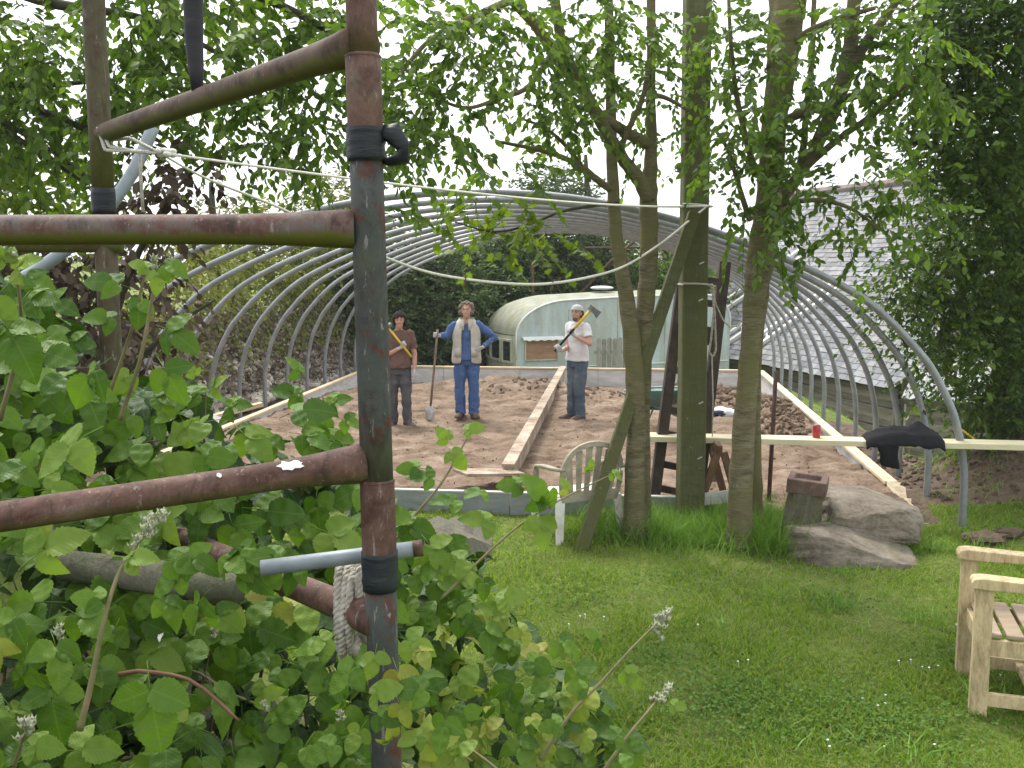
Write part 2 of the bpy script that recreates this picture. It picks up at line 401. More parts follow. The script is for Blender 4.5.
GRASS = LEAF('grass_blade', [(.11, .18, .016), (.15, .245, .024), (.18, .285, .032), (.215, .31, .05), (.32, .32, .12)], .5, .5, tint=(1.2, 1.3, .5))
GRASS2 = LEAF('long_grass_blade', [(.09, .19, .018), (.13, .26, .026), (.17, .31, .04), (.24, .35, .08)], .35, .45, tint=(1.2, 1.3, .5))
n = 330000
Yr = 4.15 * (11.5 / 4.15) ** rng.random(n); U_ = rng.uniform(-.46, .62, n); Xr = Yr * U_
t_, s_ = tun(Xr, Yr); keep = (soil_mask(Xr, Yr) < .45) & ((Yr > 5) | (Xr > -.35)) & (Xr > -3.2)
keep &= ~((t_ > -.05) & (np.abs(s_) < 4.15) & (t_ < 12))
dens = -.10 + 1.9 * fbm(Xr * 1.1, Yr * 1.1, 51); keep &= rng.random(n) < np.clip(dens, .07, 1)
xy = np.column_stack([Xr, Yr])[keep]
blades('lawn_grass', xy, .022, .06, GRASS, 1.25, 1.3)
# rank grass round the trunks, the post and the stones
pts = []
for (x0, y0, rx, ry, n) in ((1.55, 8.45, .42, .30, 1800), (1.9, 8.0, .40, .28, 1500), (1.45, 8.05, .4, .22, 900), (2.3, 8.15, .30, .25, 1100), (2.15, 8.6, .35, .3, 900), (1.0, 8.2, .16, .16, 500), (2.1, 7.75, .22, .14, 300), (3.3, 7.75, .45, .1, 260), (1.15, 8.75, .5, .2, 700), (2.45, 7.9, .16, .16, 500)):
    pts.append(np.column_stack([rng.normal(x0, rx * .6, n), rng.normal(y0, ry * .6, n)]))
blades('long_grass', np.concatenate(pts), .12, .36, GRASS2, .9, 1.1)
pts = []
for i in range(26):
    x0, y0 = rng.uniform(.5, 4.2), rng.uniform(4.3, 9); k = int(rng.integers(30, 110)); pts.append(np.column_stack([rng.normal(x0, .09, k), rng.normal(y0, .09, k)]))
for i in range(40):
    x0, y0 = rng.uniform(4.2, 6.8), rng.uniform(8.6, 11.2); k = 40; pts.append(np.column_stack([rng.normal(x0, .12, k), rng.normal(y0, .1, k)]))
for i in range(60):                       # weeds along the outside of the timber and before the barn
    q = TP(rng.uniform(3, 11), rng.uniform(4.6, 7)); k = 30; pts.append(np.column_stack([rng.normal(q.x, .14, k), rng.normal(q.y, .14, k)]))
blades('grass_tufts', np.concatenate(pts), .05, .15, GRASS2, 1.1, 1.3)
# clover and plantain among the grass
def disc_template():
    a = np.linspace(0, 2 * np.pi, 7)[:-1]; v = [(0, 0, -.08)] + [(math.cos(k) * .5, math.sin(k) * .5, .04) for k in a]
    return np.array(v), np.array([(0, 1 + i, 1 + (i + 1) % 6) for i in range(6)]), np.zeros((7, 2))
DT = disc_template(); pts = []
for (x0, y0, r, k) in ((1.25, 5.0, .55, 2200), (1.9, 4.8, .5, 1500), (2.6, 5.6, .35, 500), (.9, 5.6, .3, 500), (2.2, 6.6, .35, 500), (3.3, 5.1, .4, 250), (1.2, 7.0, .4, 400), (.4, 6.6, .4, 400)):
    pts.append(np.column_stack([rng.normal(x0, r * .55, k), rng.normal(y0, r * .45, k)]))
xy = np.concatenate(pts); N = len(xy)
V, F, U = scatter(DT, np.column_stack([xy, gz(xy[:, 0], xy[:, 1]) + rng.uniform(.012, .045, N)]), frames(rnd_dir(N) * (1, 1, .25), np.array([[0, 0, 1.]]) + .45 * rng.normal(size=(N, 3))), rng.uniform(.010, .022, N))
link('clover', mesh_np('clover', V, F), None, LEAF('clover_leaf', [(.06, .13, .02), (.085, .17, .028), (.115, .20, .038)], .25, .7), kind='stuff')
WHITE = MAT('white_petal', [(.3, (.75, .75, .72)), (.7, (.85, .85, .8))], 8, .6, 0)
daisy = MB(); daisy.ell((0, 0, .036), (.0065, .0065, .0025), 8, 4); daisy.tube([(0, 0, 0), (.002, 0, .036)], .0012, 4); dme = daisy.mesh('daisy'); dme.materials.append(WHITE)
for (px, py) in ((957, 625), (963, 627), (966, 624), (900, 665), (911, 663), (923, 669), (930, 670), (938, 668), (862, 700), (878, 708), (886, 697), (884, 705), (936, 747), (827, 742), (830, 748), (885, 748), (698, 628), (579, 618), (585, 617), (603, 620), (569, 628), (1000, 676), (739, 665), (748, 664), (1018, 655), (571, 640)):
    q = G(px, py, .02); o = bpy.data.objects.new('daisy', dme); COL.objects.link(o); o.location = (q.x, q.y, float(gz(q.x, q.y))); o.rotation_euler = (R.uniform(-.2, .2), R.uniform(-.2, .2), 0)
    prop(o, 'tiny white daisy flower open in the mown lawn', 'flower', 'daisies dotted over the lawn')
# ------------------------------------------------------------------ the polytunnel frame
GALV = MAT('galvanised_tube', [(.3, (.17, .185, .19)), (.5, (.25, .265, .27)), (.7, (.34, .35, .355))], 5, .45, .1, .002, metal=.3, spec=.4)
prof = [(4.41, -.5), (4.40, 0), (4.39, .5), (4.30, .92), (4.2, 1.16), (4.06, 1.41), (3.9, 1.6), (3.74, 1.77), (3.52, 1.96), (3.28, 2.11), (2.98, 2.26), (2.70, 2.38), (2.36, 2.51), (1.95, 2.65), (1.4, 2.79), (.9, 2.88), (.4, 2.925), (0, 2.935)]
prof = prof + [(-a, b) for a, b in prof[-2::-1]]
k = HALF / 4.40
root = thing('polytunnel_frame', 'arched galvanised steel tube hoops of an uncovered polytunnel spanning the dug plot', 'polytunnel', TP(0, 0, 0))
for i in range(12):
    mb = MB(); t0 = i * 1.06 / .993; dz = -.03 * i / 11
    mb.tube(smooth_path([TP(t0, a * k, b + dz) for a, b in prof], 3), .034, 10)
    mb.build('hoop', GALV, root, True)
# ------------------------------------------------------------------ timber formwork round the plot
PINE = MAT('raw_pine', [(.3, (.46, .35, .21)), (.5, (.60, .48, .31)), (.7, (.70, .59, .42))], 3, .75, .25, .004, (1, 1, 1), fine=60, vary=.08)
PALE = MAT('pale_shuttering_board', [(.28, (.30, .29, .27)), (.45, (.47, .46, .44)), (.6, (.60, .59, .57)), (.75, (.70, .69, .67))], 2.2, .85, .3, .004, (1, 1, 5), fine=26, vary=.07)
GREYB = MAT('grey_shuttering_board', [(.3, (.15, .165, .17)), (.5, (.25, .27, .275)), (.7, (.36, .375, .375))], 2.2, .85, .3, .004, (1, 1, 5), fine=30, vary=.07)
root = thing('timber_formwork', 'rectangle of pale timber boards on edge framing the dug soil of the plot', 'formwork', TP(0, 0, 0))
def wall_run(a, b, top, bot, board, cap, joints, capw=.10):
    a = Vector(a); b = Vector(b); d = (b - a)
    for i in range(joints):
        p, q = a + d * (i / joints), a + d * ((i + 1) / joints); g = d.normalized() * .004
        z = R.uniform(-.006, .006)
        MB().beam((*(p + g).xy, (top + bot) / 2 + z), (*(q - g).xy, (top + bot) / 2 + z), .05, top - bot).build('board', board, root, bevel=.004)
        if cap: MB().beam((*(p + g).xy, top + .018), (*(q - g).xy, top + .018), capw, .035).build('top_rail', cap, root, bevel=.004)
wall_run(TP(11.8, -4.12), TP(11.8, 4.1), .05, -.48, PALE, PINE, 5)
wall_run(TP(1.35, 4.13), TP(11.77, 4.13), .05, -.52, PALE, PINE, 4, .13)
wall_run(TP(.9, -4.13), TP(11.77, -4.13), .0, -.30, PALE, PINE, 4, .10)
wall_run(TP(-.02, -3.4), TP(-.02, 2.25), .185, -.1, GREYB, None, 3)
MB().beam((*TP(-.02, -3.4).xy, .189), (*TP(-.02, 2.25).xy, .189), .056, .012).build('top_rail', PALE, root)
# torn, splintered end of the right-hand boards
mb = MB(); r2 = random.Random(5); pr = None; ringsL = []
for i in range(15):
    tq = 1.33 - i * .095; w = .075 * (1 - i / 22); z1 = .08 - .012 * i + r2.uniform(-.03, .02); z0 = z1 - .10 - r2.uniform(0, .07)
    q1 = TP(tq, 4.13 + w + r2.uniform(-.02, .02)); q2 = TP(tq, 4.13 - w + r2.uniform(-.03, .03))
    ringsL.append([Vector((*q1.xy, z0)), Vector((*q1.xy, z1)), Vector((*q2.xy, z1 + .01)), Vector((*q2.xy, z0 - .02))])
mb.rings(ringsL); mb.build('splintered_board', MAT('torn_timber', [(.3, (.22, .16, .10)), (.5, (.45, .36, .25)), (.7, (.62, .54, .42))], 9, .9, .7, .01, fine=50), root, label='splintered broken end of the side board')
# the board down the middle of the plot
OLDP = MAT('muddy_board', [(.36, (.17, .115, .075)), (.46, (.29, .22, .155)), (.56, (.43, .36, .28)), (.68, (.52, .46, .37))], 3, .85, .3, .004, fine=36)
a = G(508, 474, .14); b = G(563, 371, .03); a.z = .11; b.z = .0
mb = MB(); mb.beam(a, b, .085, .20); mb.beam((a.x, a.y, a.z + .118), (b.x, b.y, b.z + .118), .135, .034)
single(mb, 'dividing_board', OLDP, 'long muddy pale board on edge running down the middle of the dug plot', 'board', a, bevel=.004)
a = P(452, 476, 9.75); b = P(512, 468, 10.0); a.z = .20; b.z = .225
a2 = P(474, 474, 9.9)
single(MB().beam((-.52, 9.74, .225), (.06, 10.08, .16), .30, .03), 'loose_plank', OLDP, 'short loose plank lying across the front edge of the dug plot', 'plank', (-.3, 9.9, .2), bevel=.003)

# ------------------------------------------------------------------ scaffold board on a trestle, and what lies on it
BOARD = MAT('fresh_sawn_board', [(.3, (.50, .44, .28)), (.5, (.62, .56, .37)), (.7, (.70, .64, .46))], 2.5, .7, .2, .003, (.5, 3, 3), fine=40)
BA, BB = P(648, 437, 9.1), P(1050, 446, 8.42)
bd = (BB - BA).normalized()
single(MB().beam(BA, BB, .23, .05), 'work_board', BOARD, 'long pale sawn board laid level across the near end of the hoops', 'board', BA, bevel=.004)
OLDW = MAT('brown_weathered_wood', [(.3, (.06, .035, .02)), (.5, (.13, .075, .04)), (.7, (.22, .14, .08))], 6, .85, .4, .004, (2, 2, 1), fine=60)
def trestle(x, y, label):
    root = thing('trestle', label, 'trestle', (x, y, 0), 'wooden trestles under the work board'); g = float(gz(x, y)) - .03
    top = .70
    MB().beam((x - .03, y - .42, top - .03), (x + .03, y + .42, top - .03), .05, .07).build('top_beam', OLDW, root, bevel=.003)
    for sy in (-.36, .36):
        for sx in (-.24, .22):
            MB().beam((x + sx, y + sy, g), (x + sx * .12, y + sy * .9, top - .07), .065, .045, (0, 1, 0)).build('leg', OLDW, root, bevel=.003)
        MB().beam((x - .17, y + sy * 1.12, .22), (x + .15, y + sy * 1.12, .26), .025, .11).build('brace', PALE, root, bevel=.003)
trestle(1.86, 9.05, 'brown wooden trestle standing between the square post and the ivied trunk')
trestle(5.05, 8.47, 'brown wooden trestle under the far end of the pale work board')
def bpt(px, off=0.0, up=.0):
    """a place on the board, found along its length"""
    u = (px - 512) / FPX; k = (BA.x - u * BA.y) / (u * bd.y - bd.x); q = BA + bd * k
    n = Vector((-bd.y, bd.x, 0)).normalized(); return q + n * off + Vector((0, 0, .025 + up))
RED = MAT('red_tin', [(.3, (.33, .02, .03)), (.7, (.45, .04, .05))], 9, .35, 0, spec=.5)
q = bpt(821, .02); mb = MB(); mb.tube([q, q + V3(0, 0, .004), q + V3(0, 0, .11), q + V3(0, 0, .118)], [.03, .034, .034, .029], 16)
root = thing('drink_can', 'small red can standing upright on the pale work board', 'can', q)
mb.build('body', RED, root, True)
MB().tube([q + V3(0, 0, .1185), q + V3(0, 0, .122)], .027, 16).build('lid', GALV, root)
# black jacket thrown over the board
BLACK = MAT('black_cloth', [(.3, (.008, .008, .01)), (.6, (.016, .016, .019)), (.8, (.03, .03, .034))], 14, .9, .5, .01, fine=120, spec=.15)
q0 = bpt(869); q1 = bpt(948); L = (q1 - q0).length; nb = Vector((-bd.y, bd.x, 0)).normalized(); mb = MB(); nU, nV = 40, 22; rows = []
for i in range(nU + 1):
    u = i / nU; row = []
    for j in range(nV + 1):
        v_ = j / nV; off = (v_ - .5) * .36
        hgt = .085 * math.exp(-(abs(u - .52) / .42) ** 4) * math.exp(-((v_ - .5) / .38) ** 2) + .05 * math.exp(-((u - .70) / .07) ** 2 - ((v_ - .6) / .2) ** 2) + .03 + .06 * (float(fbm(u * 5, v_ * 3, 61)) - .5) + .022 * (float(fbm(u * 16 + v_ * 5, v_ * 7, 62)) - .5)
        hgt *= min(1, u / .08 + .35, (1 - u) / .06 + .3)
        if abs(off) > .118: hgt -= (abs(off) - .118) * 1.2
        row.append(q0 + bd * (u * L) + nb * off + V3(0, 0, max(hgt, -.2) + .006))
    rows.append(row)
mb.rings(rows, cap=False, closed=False)
root = thing('jacket', 'crumpled black jacket thrown over the pale work board', 'jacket', q0)
o = mb.build('body', BLACK, root, True); sd_ = o.modifiers.new('s', 'SOLIDIFY'); sd_.thickness = .014; sd_.offset = 1
q = bpt(890, -.135, -.02); mb = MB(); rows = []
for i in range(12):
    u = i / 11; row = []
    for a in range(12):
        g = 2 * math.pi * a / 12; w = .085 - .008 * u + .006 * math.sin(u * 9)
        row.append(q + bd * (.03 * u + math.cos(g) * w) - nb * (.012 + .02 * math.sin(u * 2.6)) + nb * math.sin(g) * .024 + V3(0, 0, .02 - .21 * u - .015 * math.cos(g) * u + .008 * math.sin(g * 3 + u * 6)))
    rows.append(row)
mb.rings(rows); mb.build('sleeve', BLACK, root, True)
# iron bar driven into the ground
RUST = MAT('rusty_iron', [(.3, (.03, .018, .014)), (.5, (.07, .04, .03)), (.7, (.13, .075, .05))], 12, .85, .4, .003, fine=80)
a = G(768, 506, 0); a.z = float(gz(a.x, a.y)) - .2
single(MB().tube([a, P(776, 371, a.y - .02)], .021, 8), 'iron_bar', RUST, 'thin rusty iron bar driven upright into the grass', 'bar', (a.x, a.y, 0), smooth=True)
# ------------------------------------------------------------------ slate-roofed barn beyond the hoops
BW = Vector((-.296, .955, 0)); BI = Vector((.955, .296, 0)); BE = P(893, 383, 21.0); SLOPE = math.radians(47)
BLEN, BRISE = 11.5, 6.4
WOOD = MAT('grey_weathered_plank', [(.28, (.10, .088, .07)), (.45, (.19, .17, .14)), (.6, (.27, .245, .205)), (.75, (.35, .325, .28))], 2.4, .9, .5, .006, (1, 1, 7), fine=30, vary=.22)
DARKW = MAT('dark_eaves_timber', [(.3, (.03, .026, .022)), (.7, (.08, .07, .06))], 4, .9, .3, .004)
SLATE = MAT('roof_slate', [(.25, (.15, .15, .16)), (.45, (.22, .22, .23)), (.6, (.27, .27, .28)), (.78, (.32, .31, .30))], .9, .55, .25, .004, fine=9, spec=.5)
def SL(u, w, up=0.0):
    """place on the roof slope: u metres along the eaves, w metres up the slope"""
    return BE + BW * u + BI * (w * math.cos(SLOPE)) + V3(0, 0, w * math.sin(SLOPE)) + (BI * -math.sin(SLOPE) + V3(0, 0, math.cos(SLOPE))) * up
barn = thing('barn', 'long low barn of grey horizontal planks under a pale slate roof', 'barn', BE)
for j in range(11):
    z1 = -.08 - j * .145 - .27; segs = [0, 3.1, 6.2, 9.0, BLEN]
    for a_, b_ in zip(segs, segs[1:]):
        off = R.uniform(-.012, .012); zz = R.uniform(-.012, .012)
        mb = MB(); mb.beam(BE + BW * (a_ + .01) + BI * (.16 + off) + V3(0, 0, z1 + .27 + zz), BE + BW * (b_ - .01) + BI * (.16 + off) + V3(0, 0, z1 + .27 + zz + R.uniform(-.008, .008)), .03, .138, (0, 0, 1)); mb.build('plank', WOOD, barn)
mb = MB(); mb.beam(BE + BI * .20 + V3(0, 0, -.9), BE + BW * BLEN + BI * .20 + V3(0, 0, -.9), .03, 1.8); mb.build('wall_backing', DARKW, barn)
for u in (.05, 3.1, 6.2, 9.0):
    MB().beam(BE + BW * u + BI * .11 + V3(0, 0, -1.9), BE + BW * u + BI * .11 + V3(0, 0, -.07), .10, .06, (1, 0, 0)).build('corner_post', WOOD, barn)
MB().beam(SL(-.05, -.02, -.09), SL(BLEN, -.02, -.09), .16, .09).build('eaves_board', DARKW, barn)
# gable end, its planks and the far slope
wid = 2 * BRISE * math.cos(SLOPE); hh = BRISE * math.sin(SLOPE)
for j in range(34):
    z = -1.75 + j * .19
    x1 = wid - .2 if z < -.1 else wid - (z + .1) / math.tan(SLOPE) - .25; x0 = .2 if z < -.1 else (z + .1) / math.tan(SLOPE) + .25
    if x1 - x0 < .3: break
    MB().beam(BE + BI * x0 + BW * .03 + V3(0, 0, z), BE + BI * x1 + BW * .03 + V3(0, 0, z), .03, .18).build('plank', WOOD, barn)
base = [SL(-.06, -.12), SL(BLEN, -.12), SL(BLEN, BRISE), SL(-.06, BRISE)]
nrmv = (BI * -math.sin(SLOPE) + V3(0, 0, math.cos(SLOPE)))
mb = MB(); mb.add([p_ - nrmv * .03 for p_ in base] + [p_ - nrmv * .09 for p_ in base], [(0, 1, 2, 3), (7, 6, 5, 4), (0, 4, 5, 1), (1, 5, 6, 2), (2, 6, 7, 3), (3, 7, 4, 0)]); mb.build('roof', DARKW, barn)
far = [SL(-.06, BRISE), SL(BLEN, BRISE)]; fe = [BE + BI * wid + BW * -.06 + V3(0, 0, -.05), BE + BI * wid + BW * BLEN + V3(0, 0, -.05)]
mb = MB(); mb.add([far[0], far[1], fe[1], fe[0], far[0] - V3(0, 0, .1), far[1] - V3(0, 0, .1), fe[1] - V3(0, 0, .1), fe[0] - V3(0, 0, .1)], [(0, 1, 2, 3), (7, 6, 5, 4), (0, 4, 5, 1), (1, 5, 6, 2), (2, 6, 7, 3), (3, 7, 4, 0)]); mb.build('roof', SLATE, barn)
# slates: every course of separate, slightly uneven tiles, one joined covering
V_, F_ = [], []; row = 0; w = -.16
while w < BRISE - .02:
    gau = .165; u = -.10 - R.uniform(0, .25)
    while u < BLEN:
        wd = R.uniform(.24, .32); a_, b_ = u + .006, min(u + wd - .006, BLEN + .05); dw = R.uniform(-.012, .012); tl = R.uniform(0, .010)
        lo = w + dw; hi = min(w + gau * 1.6, BRISE + .02); b = len(V_)
        for (uu, ww, up) in ((a_, lo, .020 + tl), (b_, lo, .020 + tl + R.uniform(-.004, .004)), (b_, hi, .004), (a_, hi, .004), (a_, lo, .006), (b_, lo, .006)):
            V_.append(tuple(SL(uu, ww, up) - BE))
        F_ += [(b, b + 1, b + 2, b + 3), (b + 4, b + 5, b + 1, b)]; u += wd
    w += gau; row += 1
SL_M, t, p, o_ = nodes('slate_each'); g = t.nodes.new('ShaderNodeNewGeometry'); v = tx(t)
c = ramp(t, g.outputs['Random Per Island'], [(0, (.12, .125, .14)), (.35, (.175, .18, .195)), (.7, (.225, .23, .245)), (1, (.30, .30, .305))])
n = noise(t, v, .7, 6, .7); c = mix(t, ramp(t, n, [(.42, (0, 0, 0)), (.7, (.7, .7, .7))]), c, (.20, .19, .17))
n2 = noise(t, v, 12, 5, .7); c = mix(t, ramp(t, n2, [(.6, (0, 0, 0)), (.75, (.5, .5, .5))]), c, (.38, .38, .375))
t.links.new(c, p.inputs['Base Color']); p.inputs['Roughness'].default_value = .75; p.inputs['Specular IOR Level'].default_value = .3; bumpn(t, p, n2, .4, .01)
link('slate', mesh_np('slate', np.array(V_), np.array(F_), None, False), barn, SL_M, kind='stuff')
RIDGE = MAT('ridge_tile', [(.3, (.14, .11, .10)), (.5, (.22, .18, .16)), (.7, (.30, .26, .24))], 3, .85, .3, .006, vary=.15)
for i in range(int(BLEN / .46)):
    u = i * .46; mb = MB(); mb.tube([SL(u, BRISE, .02) , SL(u + .45, BRISE, .02)], .13, 8, flat=1.0); mb.build('ridge_tile', RIDGE, barn)
# pale battens lying in pairs down the slates
def on_roof(px, py, up=.07):
    d = P(px, py, 1) - V3(0, 0, H); d.z = P(px, py, 1).z - H; o_ = V3(0, 0, H); k = (SL(0, 0, up) - o_).dot(nrmv) / d.dot(nrmv); return o_ + d * k
BATT = MAT('white_painted_batten', [(.3, (.62, .62, .6)), (.7, (.78, .78, .76))], 5, .6, .1)
for (x0, y0, x1, y1, lab) in ((722, 303, 800, 250, 'pair of pale battens crossing the slate roof highest, behind the square post'), (722, 338, 762, 311, 'pair of pale battens on the slate roof just behind the ivied trunk'), (757, 338, 838, 280, 'pair of pale battens crossing the slate roof behind the right side of the hoops')):
    a, b = on_roof(x0, y0), on_roof(x1, y1); a2, b2 = on_roof(x0, y0 + 9), on_roof(x1, y1 + 8)
    root = thing('roof_ladder', lab, 'battens', a, 'pale battens lying on the barn roof')
    MB().beam(a, b, .11, .09, nrmv).build('rail', BATT, root); MB().beam(a2, b2, .11, .09, nrmv).build('rail', BATT, root)
    for f in (.12, .5, .88): MB().beam(a.lerp(b, f) - nrmv * .02, a2.lerp(b2, f) - nrmv * .02, .05, .03, nrmv).build('rung', BATT, root)
# lean-to shed against the gable
q = V3(8.15, 19.6, 0); shed = thing('lean_to_shed', 'small plank shed with a pale corrugated roof beside the barn end', 'shed', (q.x, q.y, -1.1))
sa, sb = V3(8.05, 19.9, 0), V3(9.9, 18.6, 0); sdv = (sb - sa).normalized(); sn = V3(-sdv.y, sdv.x, 0)
for j in range(8):
    MB().beam(sa + V3(0, 0, -.55 - j * .15), sb + V3(0, 0, -.55 - j * .15), .03, .142).build('plank', WOOD, shed)
MB().beam(sa - sdv * .05 + V3(0, 0, -1.8), sa - sdv * .05 + V3(0, 0, -.42), .11, .11, (0, 1, 0)).build('corner_post', WOOD, shed)
mb = MB(); rows = []
for i in range(41):
    e = sa + sdv * (-.15 + i * .055) ; h_ = .018 * math.sin(i * 1.57)
    rows.append([e - sn * .15 + V3(0, 0, -.44 + h_), e + sn * 1.9 + V3(0, 0, .42 + h_)])
mb.rings(rows, cap=False, closed=False); o = mb.build('roof_sheet', MAT('pale_roof_sheet', [(.3, (.22, .225, .22)), (.5, (.30, .305, .30)), (.7, (.38, .38, .37))], 2, .7, .1), shed); o.modifiers.new('s', 'SOLIDIFY').thickness = .02
MB().beam(sa - sdv * .2 - sn * .17 + V3(0, 0, -.5), sb - sn * .17 + V3(0, 0, -.5), .04, .08).build('eaves_board', DARKW, shed)
for s_ in (0, 1): MB().beam(sa + sdv * (.0 + 1.9 * s_) + V3(0, 0, -1.8), sa + sdv * (1.9 * s_) + sn * 1.9 + V3(0, 0, -1.2), .03, 2.0).build('side_wall', WOOD, shed)

# ------------------------------------------------------------------ old caravan behind the plot
th = math.radians(20); CQ = V3(.09, 22.5, 0); cd = V3(math.cos(th), math.sin(th), 0); cn = V3(-math.sin(th), math.cos(th), 0); CL_, CW_ = 5.6, 2.1
CZ0 = -.55
CM = Matrix.Translation(CQ) @ Matrix(((cd.x, cn.x, 0, 0), (cd.y, cn.y, 0, 0), (0, 0, 1, 0), (0, 0, 0, 1)))
def side_prof():
    pr = [(0, CZ0), (0, .1), (.0, .62)]
    for i in range(9):
        a = math.pi / 2 * (i + 1) / 9; pr.append((1.35 * (1 - math.cos(a)) , .62 + .80 * math.sin(a) ** 1.0))
    pr += [(2.6, 1.47), (4.2, 1.50)]
    for i in range(8):
        a = math.pi / 2 * (i) / 8; pr.append((4.9 + .7 * math.sin(a), .85 + .64 * math.cos(a)))
    pr += [(5.6, .62), (5.6, CZ0)]
    return pr
SP = side_prof()
def CMAT(name, stops, streak):
    m, t, p, o = nodes(name); n = noise(t, tx(t, (1, 1, .22)), 2.6, 7, .7, .3); n2 = noise(t, tx(t), 14, 5, .7); s2 = noise(t, tx(t, (1.7, 1.7, .35)), 1.9, 7, .75)
    c = ramp(t, mathn(t, 'ADD', mathn(t, 'MULTIPLY', n, .75), mathn(t, 'MULTIPLY', n2, .25)), stops)
    c = mix(t, ramp(t, s2, [(.42, (0, 0, 0)), (.68, (.85, .85, .85))]), c, streak)
    t.links.new(c, p.inputs['Base Color']); p.inputs['Roughness'].default_value = .7; p.inputs['Specular IOR Level'].default_value = .3; bumpn(t, p, n2, .15, .004); return m
CBLUE = CMAT('faded_blue_panel', [(.30, (.26, .29, .23)), (.45, (.36, .43, .42)), (.57, (.44, .535, .55)), (.75, (.56, .62, .61))], (.36, .37, .28))
CROOF = CMAT('mossy_caravan_roof', [(.28, (.15, .155, .10)), (.45, (.24, .25, .19)), (.6, (.32, .33, .28)), (.78, (.40, .40, .36))], (.20, .205, .10))
CCREAM = CMAT('dirty_cream_panel', [(.28, (.30, .30, .22)), (.5, (.47, .48, .38)), (.75, (.60, .60, .52))], (.22, .22, .12))
GLASS, t, p, o_ = nodes('dirty_window_glass'); p.inputs['Base Color'].default_value = (.035, .04, .04, 1); p.inputs['Roughness'].default_value = .12; p.inputs['Specular IOR Level'].default_value = .6
cv = thing('caravan', 'old round-fronted caravan in faded blue with a mossy roof behind the plot', 'caravan', CQ + V3(0, 0, CZ0))
mb = MB(CM); mb.add([(x, 0, z) for x, z in SP], [tuple(range(len(SP)))]); mb.build('side_panel', CBLUE, cv)
mb = MB(CM); mb.add([(x, CW_, z) for x, z in SP], [tuple(range(len(SP)))[::-1]]); mb.build('side_panel', CBLUE, cv)
top = SP[2:-2]; mb = MB(CM); rows = []
for x, z in top:
    row = []
    for j in range(13):
        v_ = j / 12; cr = .09 * (1 - (2 * v_ - 1) ** 2) * min(1, (z - .45) / .5)
        row.append((x - (.10 * (1 - (2 * v_ - 1) ** 2) if x < .5 else 0), CW_ * v_, z + cr * (1 if x > .3 else .5)))
    rows.append(row)
mb.rings(rows, cap=False, closed=False); mb.build('roof', CROOF, cv, True)
mb = MB(CM); rows = []
for z in (CZ0, .0, .30, .615):
    rows.append([(-.10 * (1 - (2 * j / 12 - 1) ** 2) - .002, CW_ * j / 12, z) for j in range(13)])
mb.rings(rows, cap=False, closed=False); mb.build('end_panel', CCREAM, cv, True)
mb = MB(CM); mb.add([(5.6, 0, CZ0), (5.6, CW_, CZ0), (5.6, CW_, .62), (5.6, 0, .62)], [(0, 1, 2, 3)]); mb.build('end_panel', CCREAM, cv)
# the end windows, in a shallow bow
def bow(v_): return -.10 * (1 - (2 * v_ - 1) ** 2) - .012
for a_, b_ in ((.08, .30), (.35, .68), (.73, .93)):
    w = MB(CM); za, zb = .0, .50
    for (p0, p1) in (((a_, za), (b_, za)), ((a_, zb), (b_, zb)), ((a_, za), (a_, zb)), ((b_, za), (b_, zb))):
        w.beam((bow(p0[0]) - .01, CW_ * p0[0], p0[1]), (bow(p1[0]) - .01, CW_ * p1[0], p1[1]), .05, .045, (1, 0, 0))
    f = w.build('window', CCREAM, cv)
    MB(CM).add([(bow(a_) - .006, CW_ * a_, za), (bow(b_) - .006, CW_ * b_, za), (bow(b_) - .006, CW_ * b_, zb), (bow(a_) - .006, CW_ * a_, zb)], [(3, 2, 1, 0)]).build('pane', GLASS, f)
# the boarded side window and its frilled canopy
TAN = MAT('brown_blind', [(.3, (.20, .11, .06)), (.5, (.30, .18, .11)), (.7, (.38, .25, .17))], 3, .7, .1, .003, (1, 1, 4))
w = MB(CM); x0, x1, z0, z1 = .22, 1.02, .06, .52
for (p0, p1) in (((x0, z0), (x1, z0)), ((x0, z1), (x1, z1)), ((x0, z0), (x0, z1)), ((x1, z0), (x1, z1))): w.beam((p0[0], -.014, p0[1]), (p1[0], -.014, p1[1]), .03, .05, (0, 1, 0))
f = w.build('window', CCREAM, cv); MB(CM).add([(x0, -.008, z0), (x1, -.008, z0), (x1, -.008, z1), (x0, -.008, z1)], [(0, 1, 2, 3)]).build('blind', TAN, f)
mb = MB(CM); rows = []
for i in range(25):
    x = .14 + i * (1.0 / 24); d = .015 * math.sin(i * 1.4); rows.append([(x, -.01, .60), (x, -.12, .56), (x, -.14, .52 + d)])
mb.rings(rows, cap=False, closed=False); o = mb.build('window_canopy', MAT('pale_trim', [(.3, (.58, .6, .58)), (.7, (.72, .73, .7))], 4, .6, 0), cv); o.modifiers.new('s', 'SOLIDIFY').thickness = .012
mb = MB(CM); mb.tube([(x, -.012, z) for x, z in SP[1:-1]], .022, 6); mb.build('edge_trim', bpy.data.materials['pale_trim'], cv, True)
mb = MB(CM); mb.beam((.05, -.012, -.12), (5.55, -.012, -.12), .02, .035, (0, 1, 0)); mb.build('rub_rail', bpy.data.materials['pale_trim'], cv)
for x_, z_ in ((1.3, 1.2), (2.55, 1.4), (3.8, 1.42)): MB(CM).beam((x_, -.012, z_), (x_, -.012, -.4), .015, .02, (1, 0, 0)).build('panel_seam', CCREAM, cv)
mb = MB(CM); mb.ell((2.55, .9, 1.66), (.30, .25, .05), 12, 6); mb.build('roof_vent', bpy.data.materials['pale_trim'], cv, True)
for y in (.12, CW_ - .12):
    wh = MB(CM); wh.tube([(2.9, y - .08, -.62), (2.9, y + .08, -.62)], .30, 20); wh.build('wheel', BLACK, cv, True)
